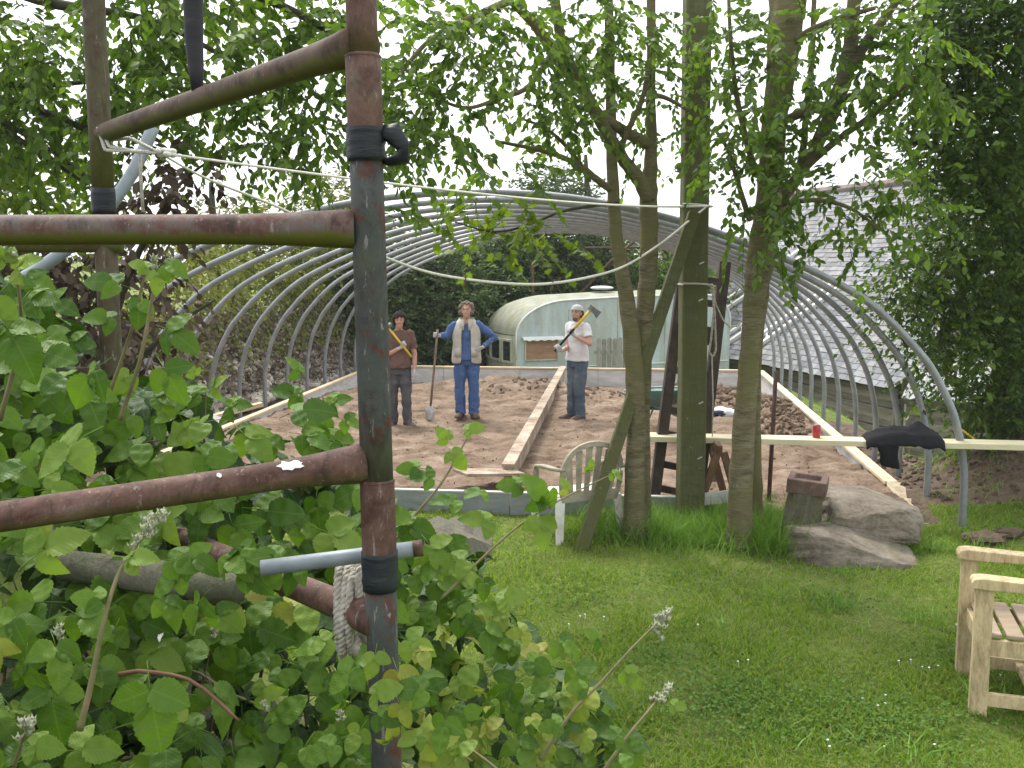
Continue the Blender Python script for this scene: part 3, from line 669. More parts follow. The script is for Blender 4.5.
# picket panel leaning on the caravan
PICK = MAT('grey_green_picket', [(.3, (.14, .14, .11)), (.5, (.24, .24, .20)), (.7, (.34, .34, .29))], 5, .9, .4, .004, (3, 3, 1), fine=50, vary=.15)
fr = V3(1.82, 21.6, -.62); fdir = V3(1, .12, 0).normalized(); root = thing('picket_panel', 'grey weathered round-topped picket panel standing against the blue caravan', 'fence panel', fr)
for i in range(7):
    x = fr + fdir * (.07 + i * .118); mb = MB(); wd = .052; pts2 = [(-wd, 0), (wd, 0), (wd, 1.20)] + [(wd * math.cos(a * math.pi / 6), 1.20 + wd * math.sin(a * math.pi / 6)) for a in range(1, 6)] + [(-wd, 1.20)]
    off = R.uniform(-.03, .03)
    q_ = [x + fdir * a_ + V3(0, 0, b_ + off) for a_, b_ in pts2]; bk = [k_ + V3(0, .022, 0) for k_ in q_]; n_ = len(q_)
    mb.add(q_ + bk, [tuple(range(n_)), tuple(range(n_, 2 * n_))[::-1]] + [(i_, n_ + i_, n_ + (i_ + 1) % n_, (i_ + 1) % n_) for i_ in range(n_)]); mb.build('picket', PICK, root)
for z in (.35, .95): MB().beam(fr + fdir * -.02 + V3(0, .04, z), fr + fdir * .86 + V3(0, .04, z), .035, .07).build('rail', PICK, root)
MB().beam(fr + fdir * .84 + V3(0, -.01, 0), fr + fdir * .84 + V3(0, -.01, 1.28), .06, .05, (0, 1, 0)).build('end_post', OLDW, root)
MB().beam(fr + fdir * .02 + V3(0, -.02, .62), fr + fdir * .30 + V3(0, -.02, .3), .03, .05).build('brace', PICK, root)
# ------------------------------------------------------------------ rusty pipe climbing frame in the foreground
RUSTP = PIPE('rust_red_pipe', (.17, .125, .11), [(.05, .022, .016), (.095, .050, .037), (.15, .088, .070)], .35, .58)
POSTP = PIPE('flaking_grey_green_post', (.055, .062, .056), [(.06, .028, .02), (.09, .046, .034), (.075, .058, .047)], .25, .43)
ALGP = PIPE('algae_green_pipe', (.125, .10, .09), [(.07, .035, .028), (.12, .062, .05), (.13, .09, .075)], 1.0, .50)
BROWNP = PIPE('dark_brown_pipe', (.12, .085, .06), [(.05, .03, .02), (.09, .055, .038), (.11, .075, .055)], .75, .60)
OCHP = PIPE('weathered_ochre_pipe', (.085, .075, .045), [(.06, .038, .022), (.085, .06, .035), (.09, .075, .045)], .5, .5)
TAPE = MAT('black_tape', [(.3, (.006, .009, .012)), (.55, (.014, .019, .023)), (.75, (.04, .047, .052))], 7, .5, .7, .006, (1, 1, 6), fine=40, spec=.35)
D1, D2 = 1.65, 2.62
top, bot = P(361, -60, D1), P(386, 700, D1 + .0); bot2 = P(392, 900, D1)
def on_post(py): 
    a, b = P(361, 0, D1), P(384, 690, D1); f = py / 690; return P(361 + 23 * f, py, D1)
cf = thing('climbing_frame', 'tall rusty frame of welded steel pipes in the foreground among brambles', 'pipe frame', (bot2.x, D1, .6))
def post_seg(y0, y1, r, mat, name='post', n=20):
    ys = np.linspace(y0, y1, 6); MB().tube([on_post(y) for y in ys], r, n).build(name, mat, cf, True)
k = D1 / FPX
post_seg(-120, 58, 15.2 * k, RUSTP); post_seg(56, 160, 17.5 * k, RUSTP, 'collar'); post_seg(158, 482, 16.6 * k, POSTP); post_seg(480, 566, 17.8 * k, RUSTP, 'collar'); post_seg(564, 1000, 16.4 * k, POSTP)
for y in (57, 481, 159):
    q = on_post(y); MB().tube([q + V3(0, 0, .004), q, q + V3(0, 0, -.004)], [16.5 * k, 18.3 * k, 17 * k], 20).build('weld', RUSTP, cf, True)
# tape wraps with layered, slightly ragged turns
def tape(y0, y1, r):
    mb = MB(); ys = np.linspace(y0, y1, 9); mb.tube([on_post(y) for y in ys], [r * (1 + .035 * (i % 3 == 0) + R.uniform(0, .025)) for i in range(9)], 22, jit=.012); mb.build('tape_wrap', TAPE, cf, True)
tape(128, 161, 18.6 * k); tape(551, 589, 18.4 * k)
q = on_post(140); mb = MB(); mb.tube([q + V3(.02, -.005, .012), q + V3(.045, -.012, .008), q + V3(.062, -.005, -.01), q + V3(.06, -.002, -.028), q + V3(.035, 0, -.034), q + V3(.02, 0, -.03)], [.012, .016, .012, .014, .011, .006], 8, jit=.4, flat=.45); mb.build('tape_tail', TAPE, cf, True)
def pipe(pts, r, mat, name='crossbar', jit=0, n=18):
    MB().tube(pts, r, n, jit=jit).build(name, mat, cf, True)
# front rails: flared at the weld
a = on_post(229)
L = P(-260, 230, 1.62)
def rail(pts_y, r0, r1, mat):
    n_ = 40; pts, rs = [], []
    for i in range(n_ + 1):
        f = i / n_; f2 = f ** .35 if False else f; q = pts_y[0].lerp(pts_y[1], f2); pts.append(q); rs.append(r1 + (r0 - r1) * math.exp(-(f * 11) ** 1.6))
    pipe(pts, rs, mat)
rail((a + V3(-13 * k, .0, 0), P(-400, 231, 1.60)), 19.2 * k, 14.6 * k, ALGP)
a = on_post(463); b = P(-10, 519, 1.46); b = a + (b - a) * 1.5
rail((a + V3(-13 * k, 0, 0), b), 20.5 * k, 14.2 * k, RUSTP)
# the far post and the rails that run back to it
p2 = lambda y: P(93.5 + (106 - 93.5) * y / 250, y, D2)
k2 = D2 / FPX
for y0, y1, m_ in ((-80, 190, OCHP), (212, 520, OCHP)): MB().tube([p2(y) for y in np.linspace(y0, y1, 5)], 10.6 * k2, 16).build('post', m_, cf, True)
MB().tube([p2(y) for y in np.linspace(188, 214, 6)], 11.4 * k2, 16, jit=.02).build('tape_wrap', TAPE, cf, True)
a = on_post(44); b = P(101, 134, D2); n_ = 14
pts = [a.lerp(b, i / n_) for i in range(n_ + 1)]; pipe(pts, [14.6 * k + 6 * k * math.exp(-i * .9) for i in range(n_ + 1)], BROWNP)
a = on_post(622); b = P(107, 508, D2 - .05); pipe([a.lerp(b, i / n_) for i in range(n_ + 1)], [15 * k + 5 * k * math.exp(-i * .9) for i in range(n_ + 1)], RUSTP)
a = P(122, 243, D2); b = P(-420, 241, D2 - .15); pipe([a, a.lerp(b, .5), b], 9.5 * k2, BROWNP)
a = P(110, 375, D2); b = P(-420, 382, D2 - .15); pipe([a, a.lerp(b, .5), b], 8.5 * k2, BROWNP)
# white bird lime on the lower rail
mb = MB()
def splat(mb, c, w, h, seed, nrm_=(0, -.55, .83)):
    r_ = random.Random(seed); n3 = Vector(nrm_).normalized(); x = V3(1, 0, 0); y = n3.cross(x).normalized(); q_ = [c + n3 * .0012]
    for i in range(18):
        g = 2 * math.pi * i / 18; e = r_.uniform(.55, 1.1); q_.append(c + x * math.cos(g) * w * e + y * math.sin(g) * h * e - n3 * abs(math.sin(g)) * h * .25)
    mb.add(q_, [(0, 1 + i, 1 + (i + 1) % 18) for i in range(18)])
f = .205; a = on_post(463); b = a + (P(-10, 519, 1.46) - a) * 1.5; c_ = a.lerp(b, .157)
splat(mb, c_ + V3(0, -.55, .83) * (16.0 * k), .023, .013, 3); c2 = a.lerp(b, .285); splat(mb, c2 + V3(0, -.55, .83) * (14.8 * k), .005, .006, 4)
mb.build('bird_lime', WHITE, cf)
# grey tube lashed to the post with rope
GT = MAT('zinc_tube', [(.3, (.16, .185, .20)), (.5, (.24, .275, .295)), (.7, (.33, .36, .38))], 6, .5, .1, .002, metal=.2, spec=.35)
a = P(414, 576, D1 - .085); b = P(236, 599, D1 - .12)
gt = thing('grey_tube', 'short grey metal tube lashed behind the front post with rope', 'tube', b)
ax = (a - b).normalized(); back = V3(0, .085 + .075, 0)
MB().tube([b + back, a + back - ax * .016], 8.4 * k, 16).build('tube', GT, gt, True); MB().tube([a + back - ax * .017, a + back], 9.0 * k, 16).build('end_cap', RUSTP, gt, True)
ROPE, t, p, o_ = nodes('grey_rope'); v = tx(t); n = noise(t, v, 60, 4, .7)
t.links.new(ramp(t, n, [(.3, (.20, .18, .14)), (.5, (.40, .37, .31)), (.7, (.56, .53, .46))]), p.inputs['Base Color']); p.inputs['Roughness'].default_value = .95
def rope_strands(path, r, name, parent, mat=ROPE, pitch=.03, n=3, seg=5, step=.006):
    """a laid rope: three strands that twist round the path"""
    P_ = [Vector(q) for q in path]; d = [0]
    for a_, b_ in zip(P_, P_[1:]): d.append(d[-1] + (b_ - a_).length)
    N = max(4, int(d[-1] / step)); S_ = []
    for i in range(N + 1):
        s_ = d[-1] * i / N; j = max(0, min(len(P_) - 2, int(np.searchsorted(d, s_)) - 1)); f_ = (s_ - d[j]) / max(1e-6, d[j + 1] - d[j]); S_.append(P_[j].lerp(P_[j + 1], f_))
    fr = None; mb = MB(); st = [[] for _ in range(n)]
    for i, q in enumerate(S_):
        tg = (S_[min(i + 1, N)] - S_[max(i - 1, 0)]).normalized()
        if fr is None: a_ = V3(0, 0, 1) if abs(tg.z) < .9 else V3(1, 0, 0); fr = (a_ - tg * a_.dot(tg)).normalized()
        else: fr = (fr - tg * fr.dot(tg)).normalized()
        bi = tg.cross(fr); ph = d[-1] * i / N / pitch * 2 * math.pi
        for m_ in range(n):
            g = ph + 2 * math.pi * m_ / n; st[m_].append(q + (fr * math.cos(g) + bi * math.sin(g)) * r * .5)
    for m_ in range(n): mb.tube(st[m_], r * .56, seg)
    return mb.build(name, mat, parent, True)
rp = thing('rope_coil', 'thick grey rope wound in turns round the tube and rusty pipe beside the front post', 'rope', on_post(600) + V3(-.05, 0, 0))
cx = P(350, 609, D1 + .092)
for i in range(5):
    q = cx + V3(-.024 + i * .0135, R.uniform(-.008, .008), 0); hgt = R.uniform(.072, .086); low = R.uniform(-.012, .012); path = []
    for j in range(25):
        g = 2 * math.pi * j / 24; path.append(q + V3(.010 * math.sin(g * .5 + i), math.cos(g) * .050, math.sin(g) * hgt - .000 + low + .016 * (i == 4)))
    rope_strands(path, .0082, 'turn', rp)
# thin lines
LINE = MAT('pale_line', [(.3, (.52, .50, .44)), (.7, (.70, .68, .62))], 40, .85, 0)
def sag(a, b, s_, n_=24): return [a.lerp(b, i / n_) - V3(0, 0, s_ * 4 * (i / n_) * (1 - i / n_)) for i in range(n_ + 1)]
kn = P(160, 153, D2 - .03)
ln = thing('washing_line', 'thin pale rope strung tight from the far rusty post to the square timber post', 'rope', kn)
e = P(708, 206, 8.56)
MB().tube(sag(kn, e, .05), [.0035 + .005 * i / 24 for i in range(25)], 6).build('line', LINE, ln, True)
q0, q1 = P(98, 128, D2 - .045), P(105, 150, D2 - .05)
for path in ([P(112, 133, D2 - .02), q0, q1, P(128, 151, D2 - .045), kn], [P(112, 140, D2 - .03), P(130, 138, D2 - .05), P(146, 146, D2 - .04), kn], [P(104, 126, D2 + .03), q0 + V3(.01, .0, -.004), q1 + V3(.012, -.003, .008), kn + V3(-.03, 0, .0)]):
    rope_strands(path, .0052, 'loop', ln, LINE, .02)
mb = MB()
for i in range(7): mb.ell(kn + V3(R.uniform(-.02, .03), R.uniform(-.01, .01), R.uniform(-.008, .008)), (.012, .010, .008), 8, 6)
mb.build('knot', LINE, ln, True)
MB().tube([P(140, 152, D2 - .02), P(141, 180, D2 - .02), P(143, 212, D2 - .02)], .0045, 6).build('rope_end', ROPE, ln, True)
sl_ = thing('slack_line', 'slack pale rope hanging in a curve across the tunnel to the square timber post', 'rope', P(280, 208, 3.4))
ctrl = [(168, 158, D2), (210, 180, 2.95), (280, 208, 3.6), (335, 235, 4.2), (392, 260, 4.9), (440, 275, 5.5), (500, 283, 6.2), (545, 284, 6.7), (590, 277, 7.2), (625, 266, 7.7), (660, 244, 8.1), (690, 220, 8.4), (706, 207, 8.57)]
cp = [P(*c) for c in ctrl]
pth = smooth_path(cp); MB().tube(pth, [.0032 + .0065 * min(1, i / (len(pth) * .55)) for i in range(len(pth))], 6).build('line', LINE, sl_, True)
for px, py, d_ in ((553, 284, 6.8), (560, 281, 6.9), (627, 262, 7.75), (642, 252, 7.9), (466, 279, 5.8)):
    MB().beam(P(px, py - 4, d_ - .02), P(px - 2, py + 7, d_ - .02), .012, .014, (0, 1, 0)).build('peg', OLDW, sl_)
# old black rubber strap hanging over the upper rail
RUBBER = MAT('old_rubber', [(.3, (.008, .008, .009)), (.55, (.018, .018, .02)), (.75, (.06, .058, .055))], 6, .7, .5, .004, (1, 1, 4), fine=40, spec=.4)
pts = [P(193, -60, 2.15), P(193, 0, 2.15), P(194, 40, 2.15), P(196, 70, 2.14), P(197, 91, 2.13)]
single(MB().tube(pts, [.0215, .0205, .019, .016, .011], 14), 'rubber_strap', RUBBER, 'worn black rubber tube hanging down to the upper brown pipe', 'rubber tube', pts[-1], smooth=True)
# bent grey-blue hoop tube leaning behind the far post
pts = smooth_path([P(*q) for q in ((153, 128, 3.3), (135, 168, 3.25), (112, 203, 3.2), (80, 238, 3.15), (40, 268, 3.1), (0, 290, 3.05), (-60, 318, 3.0), (-140, 345, 2.95))])
single(MB().tube(pts, .020, 14), 'bent_tube', GT, 'bent blue-grey metal tube leaning behind the far rusty post', 'tube', pts[-1], smooth=True)
# two weathered logs half buried in the brambles
LOGM = BARK('grey_weathered_log', [(.35, (.06, .05, .038)), (.5, (.13, .115, .09)), (.65, (.22, .20, .165))], (.13, .14, .09), False)
mb = MB(); a, b = P(172, 582, 1.86), P(240, 590, 1.80); mb.tube([a + V3(-.25, .1, 0)] + [a.lerp(b, i / 7) + V3(0, 0, R.uniform(-.004, .004)) for i in range(8)], [.030] + [.031 + R.uniform(-.004, .004) for i in range(7)] + [.022], 12, jit=.2)
single(mb, 'log', LOGM, 'grey weathered log end lying low in the brambles', 'log', a, smooth=True)
mb = MB(); a, b = P(375, 550, 3.1), P(492, 548, 3.3); rs = []
for i in range(13):
    f = i / 12; c = a.lerp(b, f); w = .10 * (1 - .5 * abs(2 * f - 1) ** 4); h_ = .075 * (1 - .6 * abs(2 * f - 1) ** 3)
    rs.append([c + V3(0, math.cos(g) * w * R.uniform(.85, 1.15) * 1.6, (h_ if math.sin(g) > .3 else math.sin(g) * h_) * R.uniform(.75, 1.12)) for g in np.linspace(0, 2 * math.pi, 12)[:-1]])
mb.rings(rs); single(mb, 'split_log', LOGM, 'flat grey split log lying at the edge of the lawn beyond the front post', 'log', a)
# ------------------------------------------------------------------ wooden garden armchair at the right edge
TEAK = MAT('pale_garden_timber', [(.34, (.24, .17, .09)), (.45, (.40, .31, .18)), (.56, (.55, .44, .255)), (.7, (.62, .52, .34))], 6, .7, .4, .004, (3, 3, .7), fine=50, spec=.3)
TEAKD = MAT('brown_seat_timber', [(.3, (.23, .17, .11)), (.5, (.34, .26, .18)), (.7, (.44, .36, .27))], 5, .7, .3, .004, (1, 4, 4), fine=50)
q = G(975, 712, 0); yaw = math.radians(-17); g0 = float(gz(q.x, q.y))
AM = Matrix.Translation((q.x, q.y, g0 - .02)) @ Matrix.Rotation(yaw, 4, 'Z')
ac = thing('garden_armchair', 'pale new wooden garden armchair facing left at the edge of the lawn', 'chair', (q.x, q.y, g0))
AH = .70                                               # local x runs to the back of the chair, y away from us
def bx(name, c, d, mat=TEAK, b=.0035): MB(AM).box(c, d).build(name, mat, ac, bevel=b)
WY = .53
for y in (0, WY):
    bx('leg', (0.01, y, AH / 2), (.085, .055, AH)); bx('leg', (.56, y, AH / 2 - .02), (.075, .055, AH))
    mb = MB(AM); pr = [(-.055, .0), (-.058, .03), (-.045, .05), (.0, .056), (.25, .046), (.62, .05), (.62, .0), (.25, -.004), (.02, -.006)]
    w_ = .05; n_ = len(pr); mb.add([(x, y - w_, AH + z) for x, z in pr] + [(x, y + w_, AH + z) for x, z in pr], [tuple(range(n_)), tuple(range(n_, 2 * n_))[::-1]] + [(i, n_ + i, n_ + (i + 1) % n_, (i + 1) % n_) for i in range(n_)]); mb.build('arm', TEAK, ac, bevel=.006)
    bx('side_rail', (.285, y, .385), (.47, .032, .085)); bx('stretcher', (.285, y, .105), (.47, .03, .07))
bx('front_rail', (.02, WY / 2, .375), (.03, WY - .06, .085)); bx('back_rail', (.56, WY / 2, .385), (.03, WY - .06, .085)); bx('stretcher', (.30, WY / 2, .11), (.06, WY - .03, .03))
for i in range(5): MB(AM).box((.065 + i * .104, WY / 2, .446), (.082, WY + .01, .022)).build('seat_slat', TEAKD, ac, bevel=.006)
bx('back_rail', (.575, WY / 2, .96), (.03, WY + .05, .08))
for i in range(5): bx('back_slat', (.575, .07 + i * .0975, .69), (.022, .05, .47))
for y in (0, WY): bx('back_post', (.575, y, .84), (.05, .05, .30))

# ------------------------------------------------------------------ white plastic garden chair
PLAST = MAT('dirty_white_plastic', [(.26, (.40, .36, .28)), (.42, (.58, .55, .48)), (.56, (.72, .71, .67)), (.75, (.78, .78, .76))], 3.5, .5, .12, .003, fine=22, spec=.4)
PLASTB = MAT('grimy_beige_plastic', [(.32, (.20, .165, .11)), (.45, (.32, .28, .21)), (.58, (.42, .38, .30)), (.72, (.52, .49, .42))], 4.5, .6, .2, .003, fine=26, spec=.3)
q = G(592, 541, 0); g0 = float(gz(q.x, q.y))
PM = Matrix.Translation((q.x - .03, q.y + .05, g0 - .02)) @ Matrix.Rotation(math.radians(20), 4, 'Z') @ Matrix.Diagonal((1.05, 1.05, 1.0, 1))
pc = thing('plastic_chair', 'dirty white moulded plastic garden chair with a fan-slatted back, turned away', 'chair', (q.x, q.y, g0))
# local: back towards -y, seat front towards +y
def arc(n_, x0, x1, zb, zt): 
    out = []
    for i in range(n_ + 1):
        a = math.pi * i / n_; out.append((-(math.cos(a)) * (x1 - x0) / 2 + (x0 + x1) / 2, zb + (zt - zb) * math.sin(a) ** .62))
    return out
def backy(z): return -.02 - .22 * (max(z - .40, 0)) ** 1.0 * .9
outer = arc(22, -.27, .27, .52, .885)
mb = MB(PM); rows = []
pathz = [(-.235, .36), (-.26, .44)] + outer + [(.26, .44), (.235, .36)]
for i, (x, z) in enumerate(pathz):
    c = V3(x, backy(z), z); ins = V3(-x, 0, .60 - z).normalized() * .045; rows.append([c + V3(0, -.014, 0), c + V3(0, .014, 0), c + ins + V3(0, .012, 0), c + ins + V3(0, -.012, 0)])
mb.rings(rows); mb.build('back_rim', PLASTB, pc, bevel=.004)
for i in range(6):
    xb = (-.165 + i * .066); xt = xb * 1.28; zt = .845 - (abs(i - 2.5) / 2.5) ** 2 * .10
    mb = MB(PM); rows = []
    for j in range(7):
        f = j / 6; z = .44 + (zt - .44) * f; x = xb + (xt - xb) * f; w = .021 + .006 * f; y = backy(z); rows.append([V3(x - w, y - .006, z), V3(x + w, y - .006, z), V3(x + w, y + .006, z), V3(x - w, y + .006, z)])
    mb.rings(rows); mb.build('back_slat', PLASTB, pc)
mb = MB(PM); mb.rings([[V3(-.235, -.03, .36), V3(.235, -.03, .36), V3(.235, .0, .36), V3(-.235, .0, .36)], [V3(-.24, -.036, .455), V3(.24, -.036, .455), V3(.24, -.006, .455), V3(-.24, -.006, .455)]]); mb.build('back_base', PLASTB, pc, bevel=.006)
mb = MB(PM); rows = []
for i in range(9):
    f = i / 8; y = -.02 + .47 * f; z = .405 + .03 * f - .04 * math.sin(f * 2.6) - (.03 * max(0, f - .85) / .15); rows.append([V3(-.235 + .0 * f, y, z + .012), V3(-.1, y, z), V3(.1, y, z), V3(.235, y, z + .012), V3(.235, y, z - .012), V3(-.235, y, z - .012)])
mb.rings(rows); mb.build('seat', PLAST, pc, True)
for sx in (-1, 1):
    mb = MB(PM); rows = []
    for x, y, z, w in ((.262, -.10, .66, .020), (.295, .02, .655, .030), (.30, .18, .645, .034), (.295, .34, .62, .032), (.285, .41, .55, .026), (.275, .42, .45, .024)):
        rows.append([V3(sx * (x - w), y, z), V3(sx * (x + w), y, z + .004), V3(sx * (x + w), y + .01, z - .022), V3(sx * (x - w), y + .01, z - .018)])
    mb.rings(rows); mb.build('arm', PLASTB, pc, True)
    for (x0, y0, z0, x1, y1) in ((.245, -.01, .40, .275, -.07), (.255, .42, .45, .285, .46)):
        mb = MB(PM); rows = []
        for j in range(6):
            f = j / 5; x = x0 + (x1 - x0) * f; y = y0 + (y1 - y0) * f; z = z0 * (1 - f); w = .036 - .010 * f
            rows.append([V3(sx * (x - w), y - .01, z), V3(sx * (x + w), y - .01, z), V3(sx * (x + w) - sx * .008, y + w * 1.3, z), V3(sx * (x + w) - sx * .02, y + w * 1.3, z), V3(sx * (x + w) - sx * .02, y + .006, z), V3(sx * (x - w), y + .006, z)])
        mb.rings(rows); mb.build('leg', PLAST, pc)

# ------------------------------------------------------------------ square post, prop, ladder
GREENW = BARK('algae_green_timber', [(.3, (.055, .055, .028)), (.5, (.10, .105, .05)), (.7, (.16, .165, .09))], (.095, .098, .036), False)
a = G(693, 526, 0); g0 = float(gz(a.x, a.y)); YP = a.y + .14
post = thing('timber_post', 'thick square green-stained timber post rising out of the grass between the trees', 'post', (a.x, YP, g0))
bt = V3(a.x, YP, g0 - .3); tp = P(700, -160, YP + .05)
mb = MB(); rows = []
for i in range(15):
    f = i / 14; c = bt.lerp(tp, f); w = (.112 - .006 * f); j_ = R.uniform(-.004, .004); rows.append([c + V3(x * w + j_, y * w, 0) for x, y in ((-1, -.82), (-.9, -1), (.9, -1), (1, -.85), (1, 1), (-1, 1))])
mb.rings(rows); mb.build('shaft', GREENW, post)
SILV = MAT('shiny_staple', [(.3, (.5, .5, .5)), (.7, (.62, .62, .62))], 9, .3, 0, metal=.6)
for px, py in ((701, 300), (701, 403), (700, 458), (674, 540), (697, 535), (702, 263)):
    c = P(px, py, YP - .118); MB().beam(c + V3(-.02, 0, -.008), c + V3(.018, 0, .01), .01, .012, (0, 1, 0)).build('staple', SILV, post)
for z_ in (206, 284):
    c = P(695, z_, YP); pth = [c + V3(x * .125, y * .125, R.uniform(-.012, .012)) for x, y in ((-1, -1), (0, -1.02), (1, -1), (1, 1), (-1, 1), (-1, -1))]
    rope_strands(pth, .011, 'rope_binding', post, LINE if z_ < 220 else ROPE, .05, step=.02)
a, b = P(586, 535, 7.86), P(690, 226, 8.42); d = (b - a).normalized()
single(MB().beam(a - d * .25, b + d * .12, .10, .09, (0, -1, 0)), 'leaning_prop', GREENW, 'long green-stained timber prop leaning diagonally against the square post', 'prop', a, bevel=.008)
LADW = MAT('dark_ladder_wood', [(.3, (.028, .02, .016)), (.5, (.055, .042, .034)), (.7, (.10, .08, .066))], 6, .9, .4, .004, (2, 2, 1), fine=50)
ld = thing('wooden_ladder', 'dark old wooden ladder standing behind the square post', 'ladder', G(650, 520, 0))
a0, a1 = P(651, 522, 9.0), P(685, 258, 9.35); b0, b1 = P(694, 530, 9.1), P(725, 262, 9.45)
MB().beam(a0, a1, .095, .10, (0, 1, 0)).build('rail', LADW, ld, bevel=.004); MB().beam(b0, b1, .105, .075, (0, 1, 0)).build('rail', LADW, ld, bevel=.004)
for py in (488, 464, 434, 410, 370, 327, 300, 278):
    f = (522 - py) / 264.; MB().beam(a0.lerp(a1, f) + V3(.03, 0, 0), b0.lerp(b1, f) + V3(-.02, 0, 0), .05, .065).build('rung', LADW, ld, bevel=.004)
f0, f1 = a0.lerp(a1, .70), b0.lerp(b1, .70); MB().beam(f0 + V3(.03, -.03, .05), f1 + V3(0, -.03, .05), .02, .17).build('cross_board', LADW, ld)
hr = thing('hanging_rope', 'grey rope looped over the ladder top and hanging beside the square post', 'rope', P(712, 300, 8.9))
c = lambda x, y: P(x, y, 8.95)
rope_strands([c(704, 283), c(712, 288), c(716, 305), c(723, 320), c(730, 327), c(738, 326), c(747, 315), P(757, 300, 8.3), P(763, 285, 7.95)], .009, 'line', hr, ROPE, .05, step=.02)
rope_strands([c(712, 284), c(714, 310), c(711, 340), c(709, 352), c(713, 357), c(716, 350), c(715, 320), c(713, 286)], .012, 'loop', hr, ROPE, .05, step=.02)
MB().tube([c(712, 356), c(713, 400), c(712, 455)], .006, 5).build('tail', ROPE, hr, True)

# ------------------------------------------------------------------ wheelbarrow
GREENP = MAT('green_enamel', [(.3, (.025, .075, .06)), (.5, (.045, .11, .09)), (.75, (.10, .17, .15))], 5, .45, .15, .003, fine=30, spec=.5)
INNER = MAT('pale_worn_enamel', [(.3, (.16, .26, .24)), (.5, (.28, .40, .38)), (.75, (.42, .52, .50))], 4, .5, .15, .003, fine=24)
q = G(664, 440, -.12); wz = sz(q.x, q.y); WM = Matrix.Translation((q.x, q.y + .1, wz)) @ Matrix.Rotation(math.radians(-52), 4, 'Z')
wb = thing('wheelbarrow', 'green metal wheelbarrow with red wheel parked on the soil behind the ladder', 'wheelbarrow', (q.x, q.y + .1, wz))
def ring_rect(x0, x1, y0, y1, z, r=.06):
    out = []
    for cx_, cy_, a0_ in ((x1 - r, y1 - r, 0), (x0 + r, y1 - r, 90), (x0 + r, y0 + r, 180), (x1 - r, y0 + r, 270)):
        for i in range(5): g = math.radians(a0_ + i * 22.5); out.append(V3(cx_ + r * math.cos(g), cy_ + r * math.sin(g), z))
    return out
mb = MB(WM); rows = [ring_rect(-.20, .14, -.17, .17, .34), ring_rect(-.34, .26, -.25, .25, .46), ring_rect(-.48, .44, -.31, .31, .62)]
for i, rr in enumerate(rows):
    for q_ in rr: q_.z += .10 * q_.x
mb.rings(rows, cap=False); o = mb.build('tray', GREENP, wb, True); o.modifiers.new('s', 'SOLIDIFY').thickness = .006
mb = MB(WM); mb.rings([[q_ * 1.0 + V3(0, 0, .006) for q_ in ring_rect(-.20, .14, -.17, .17, .342)], [V3(q_.x * .985, q_.y * .985, q_.z + .10 * q_.x * 0) for q_ in rows[1]], [V3(q_.x * .985, q_.y * .985, q_.z) for q_ in rows[2]]], cap=False); mb.build('tray_lining', INNER, wb, True)
mb = MB(WM); mb.tube(rows[2] + [rows[2][0]], .012, 6); mb.build('tray_rim', INNER, wb, True)
mb = MB(WM); mb.ell((-.02, 0, .47), (.30, .22, .07), 14, 8); mb.build('soil_load', EARTH, wb, True)
for y in (-.20, .20):
    MB(WM).tube([(.62, y * .35, .22), (.2, y * .9, .36), (-.3, y * 1.1, .46), (-.60, y * 1.2, .53)], .017, 8).build('handle', GREENP, wb, True)
    MB(WM).tube([(-.18, y, .40), (-.26, y * 1.05, .02), (-.18, y * 1.05, .0), (-.02, y * .9, .36)], .013, 7).build('leg', GREENP, wb, True)
REDP = MAT('red_wheel_paint', [(.3, (.25, .02, .015)), (.7, (.42, .05, .035))], 9, .5, 0)
tyre = MB(WM); rows = []
for i in range(25):
    g = 2 * math.pi * i / 24; rows.append([V3(.62 + (.165 + .035 * math.cos(h_)) * math.cos(g), .035 * math.sin(h_), .19 + (.165 + .035 * math.cos(h_)) * math.sin(g)) for h_ in np.linspace(0, 2 * math.pi, 9)[:-1]])
tyre.rings(rows, cap=False); wh = tyre.build('wheel', RUBBER, wb, True)
mb = MB(WM); mb.tube([(.62, -.03, .19), (.62, .03, .19)], .125, 18); mb.tube([(.62, -.09, .19), (.62, .09, .19)], .02, 8); mb.build('rim', REDP, wh)
# red fuel can-like handles: red-gloved wooden block beside the wheel
q = G(684, 449, -.1); q.z = sz(q.x, q.y)
mb = MB(); mb.box(q + V3(0, 0, .08), (.07, .05, .14)); mb.box(q + V3(.0, 0, .20), (.10, .04, .06)); mb.tube([q + V3(0, 0, .14), q + V3(0, 0, .19)], .018, 8)
single(mb, 'red_tool_stand', REDP, 'small red metal stand on the soil beneath the wheelbarrow', 'stand', q, bevel=.01)

# ------------------------------------------------------------------ white sack on the soil
SACK = MAT('white_sacking', [(.3, (.52, .52, .54)), (.5, (.66, .66, .68)), (.7, (.76, .76, .76))], 6, .8, .4, .01, fine=30)
q = G(721, 421, -.12); q.z = sz(q.x, q.y)
mb = MB(); rows = []
for i in range(15):
    f = i / 14; x = -.26 + .56 * f; r_ = .01 + .11 * math.sin(math.pi * min(1, f * 1.02)) ** .6; rows.append([q + V3(x + .02 * math.sin(g * 3), math.cos(g) * r_ * 1.4 * (1 + .12 * math.sin(g * 5 + i)), .05 + math.sin(g) * r_ * .75 * (1 + .18 * math.sin(g * 4 + i * 1.3)) - .03 * f) for g in np.linspace(0, 2 * math.pi, 17)[:-1]])
mb.rings(rows); single(mb, 'white_sack', SACK, 'crumpled white sack with a dark patch lying on the soil between post and ivied trunk', 'sack', q, smooth=True)
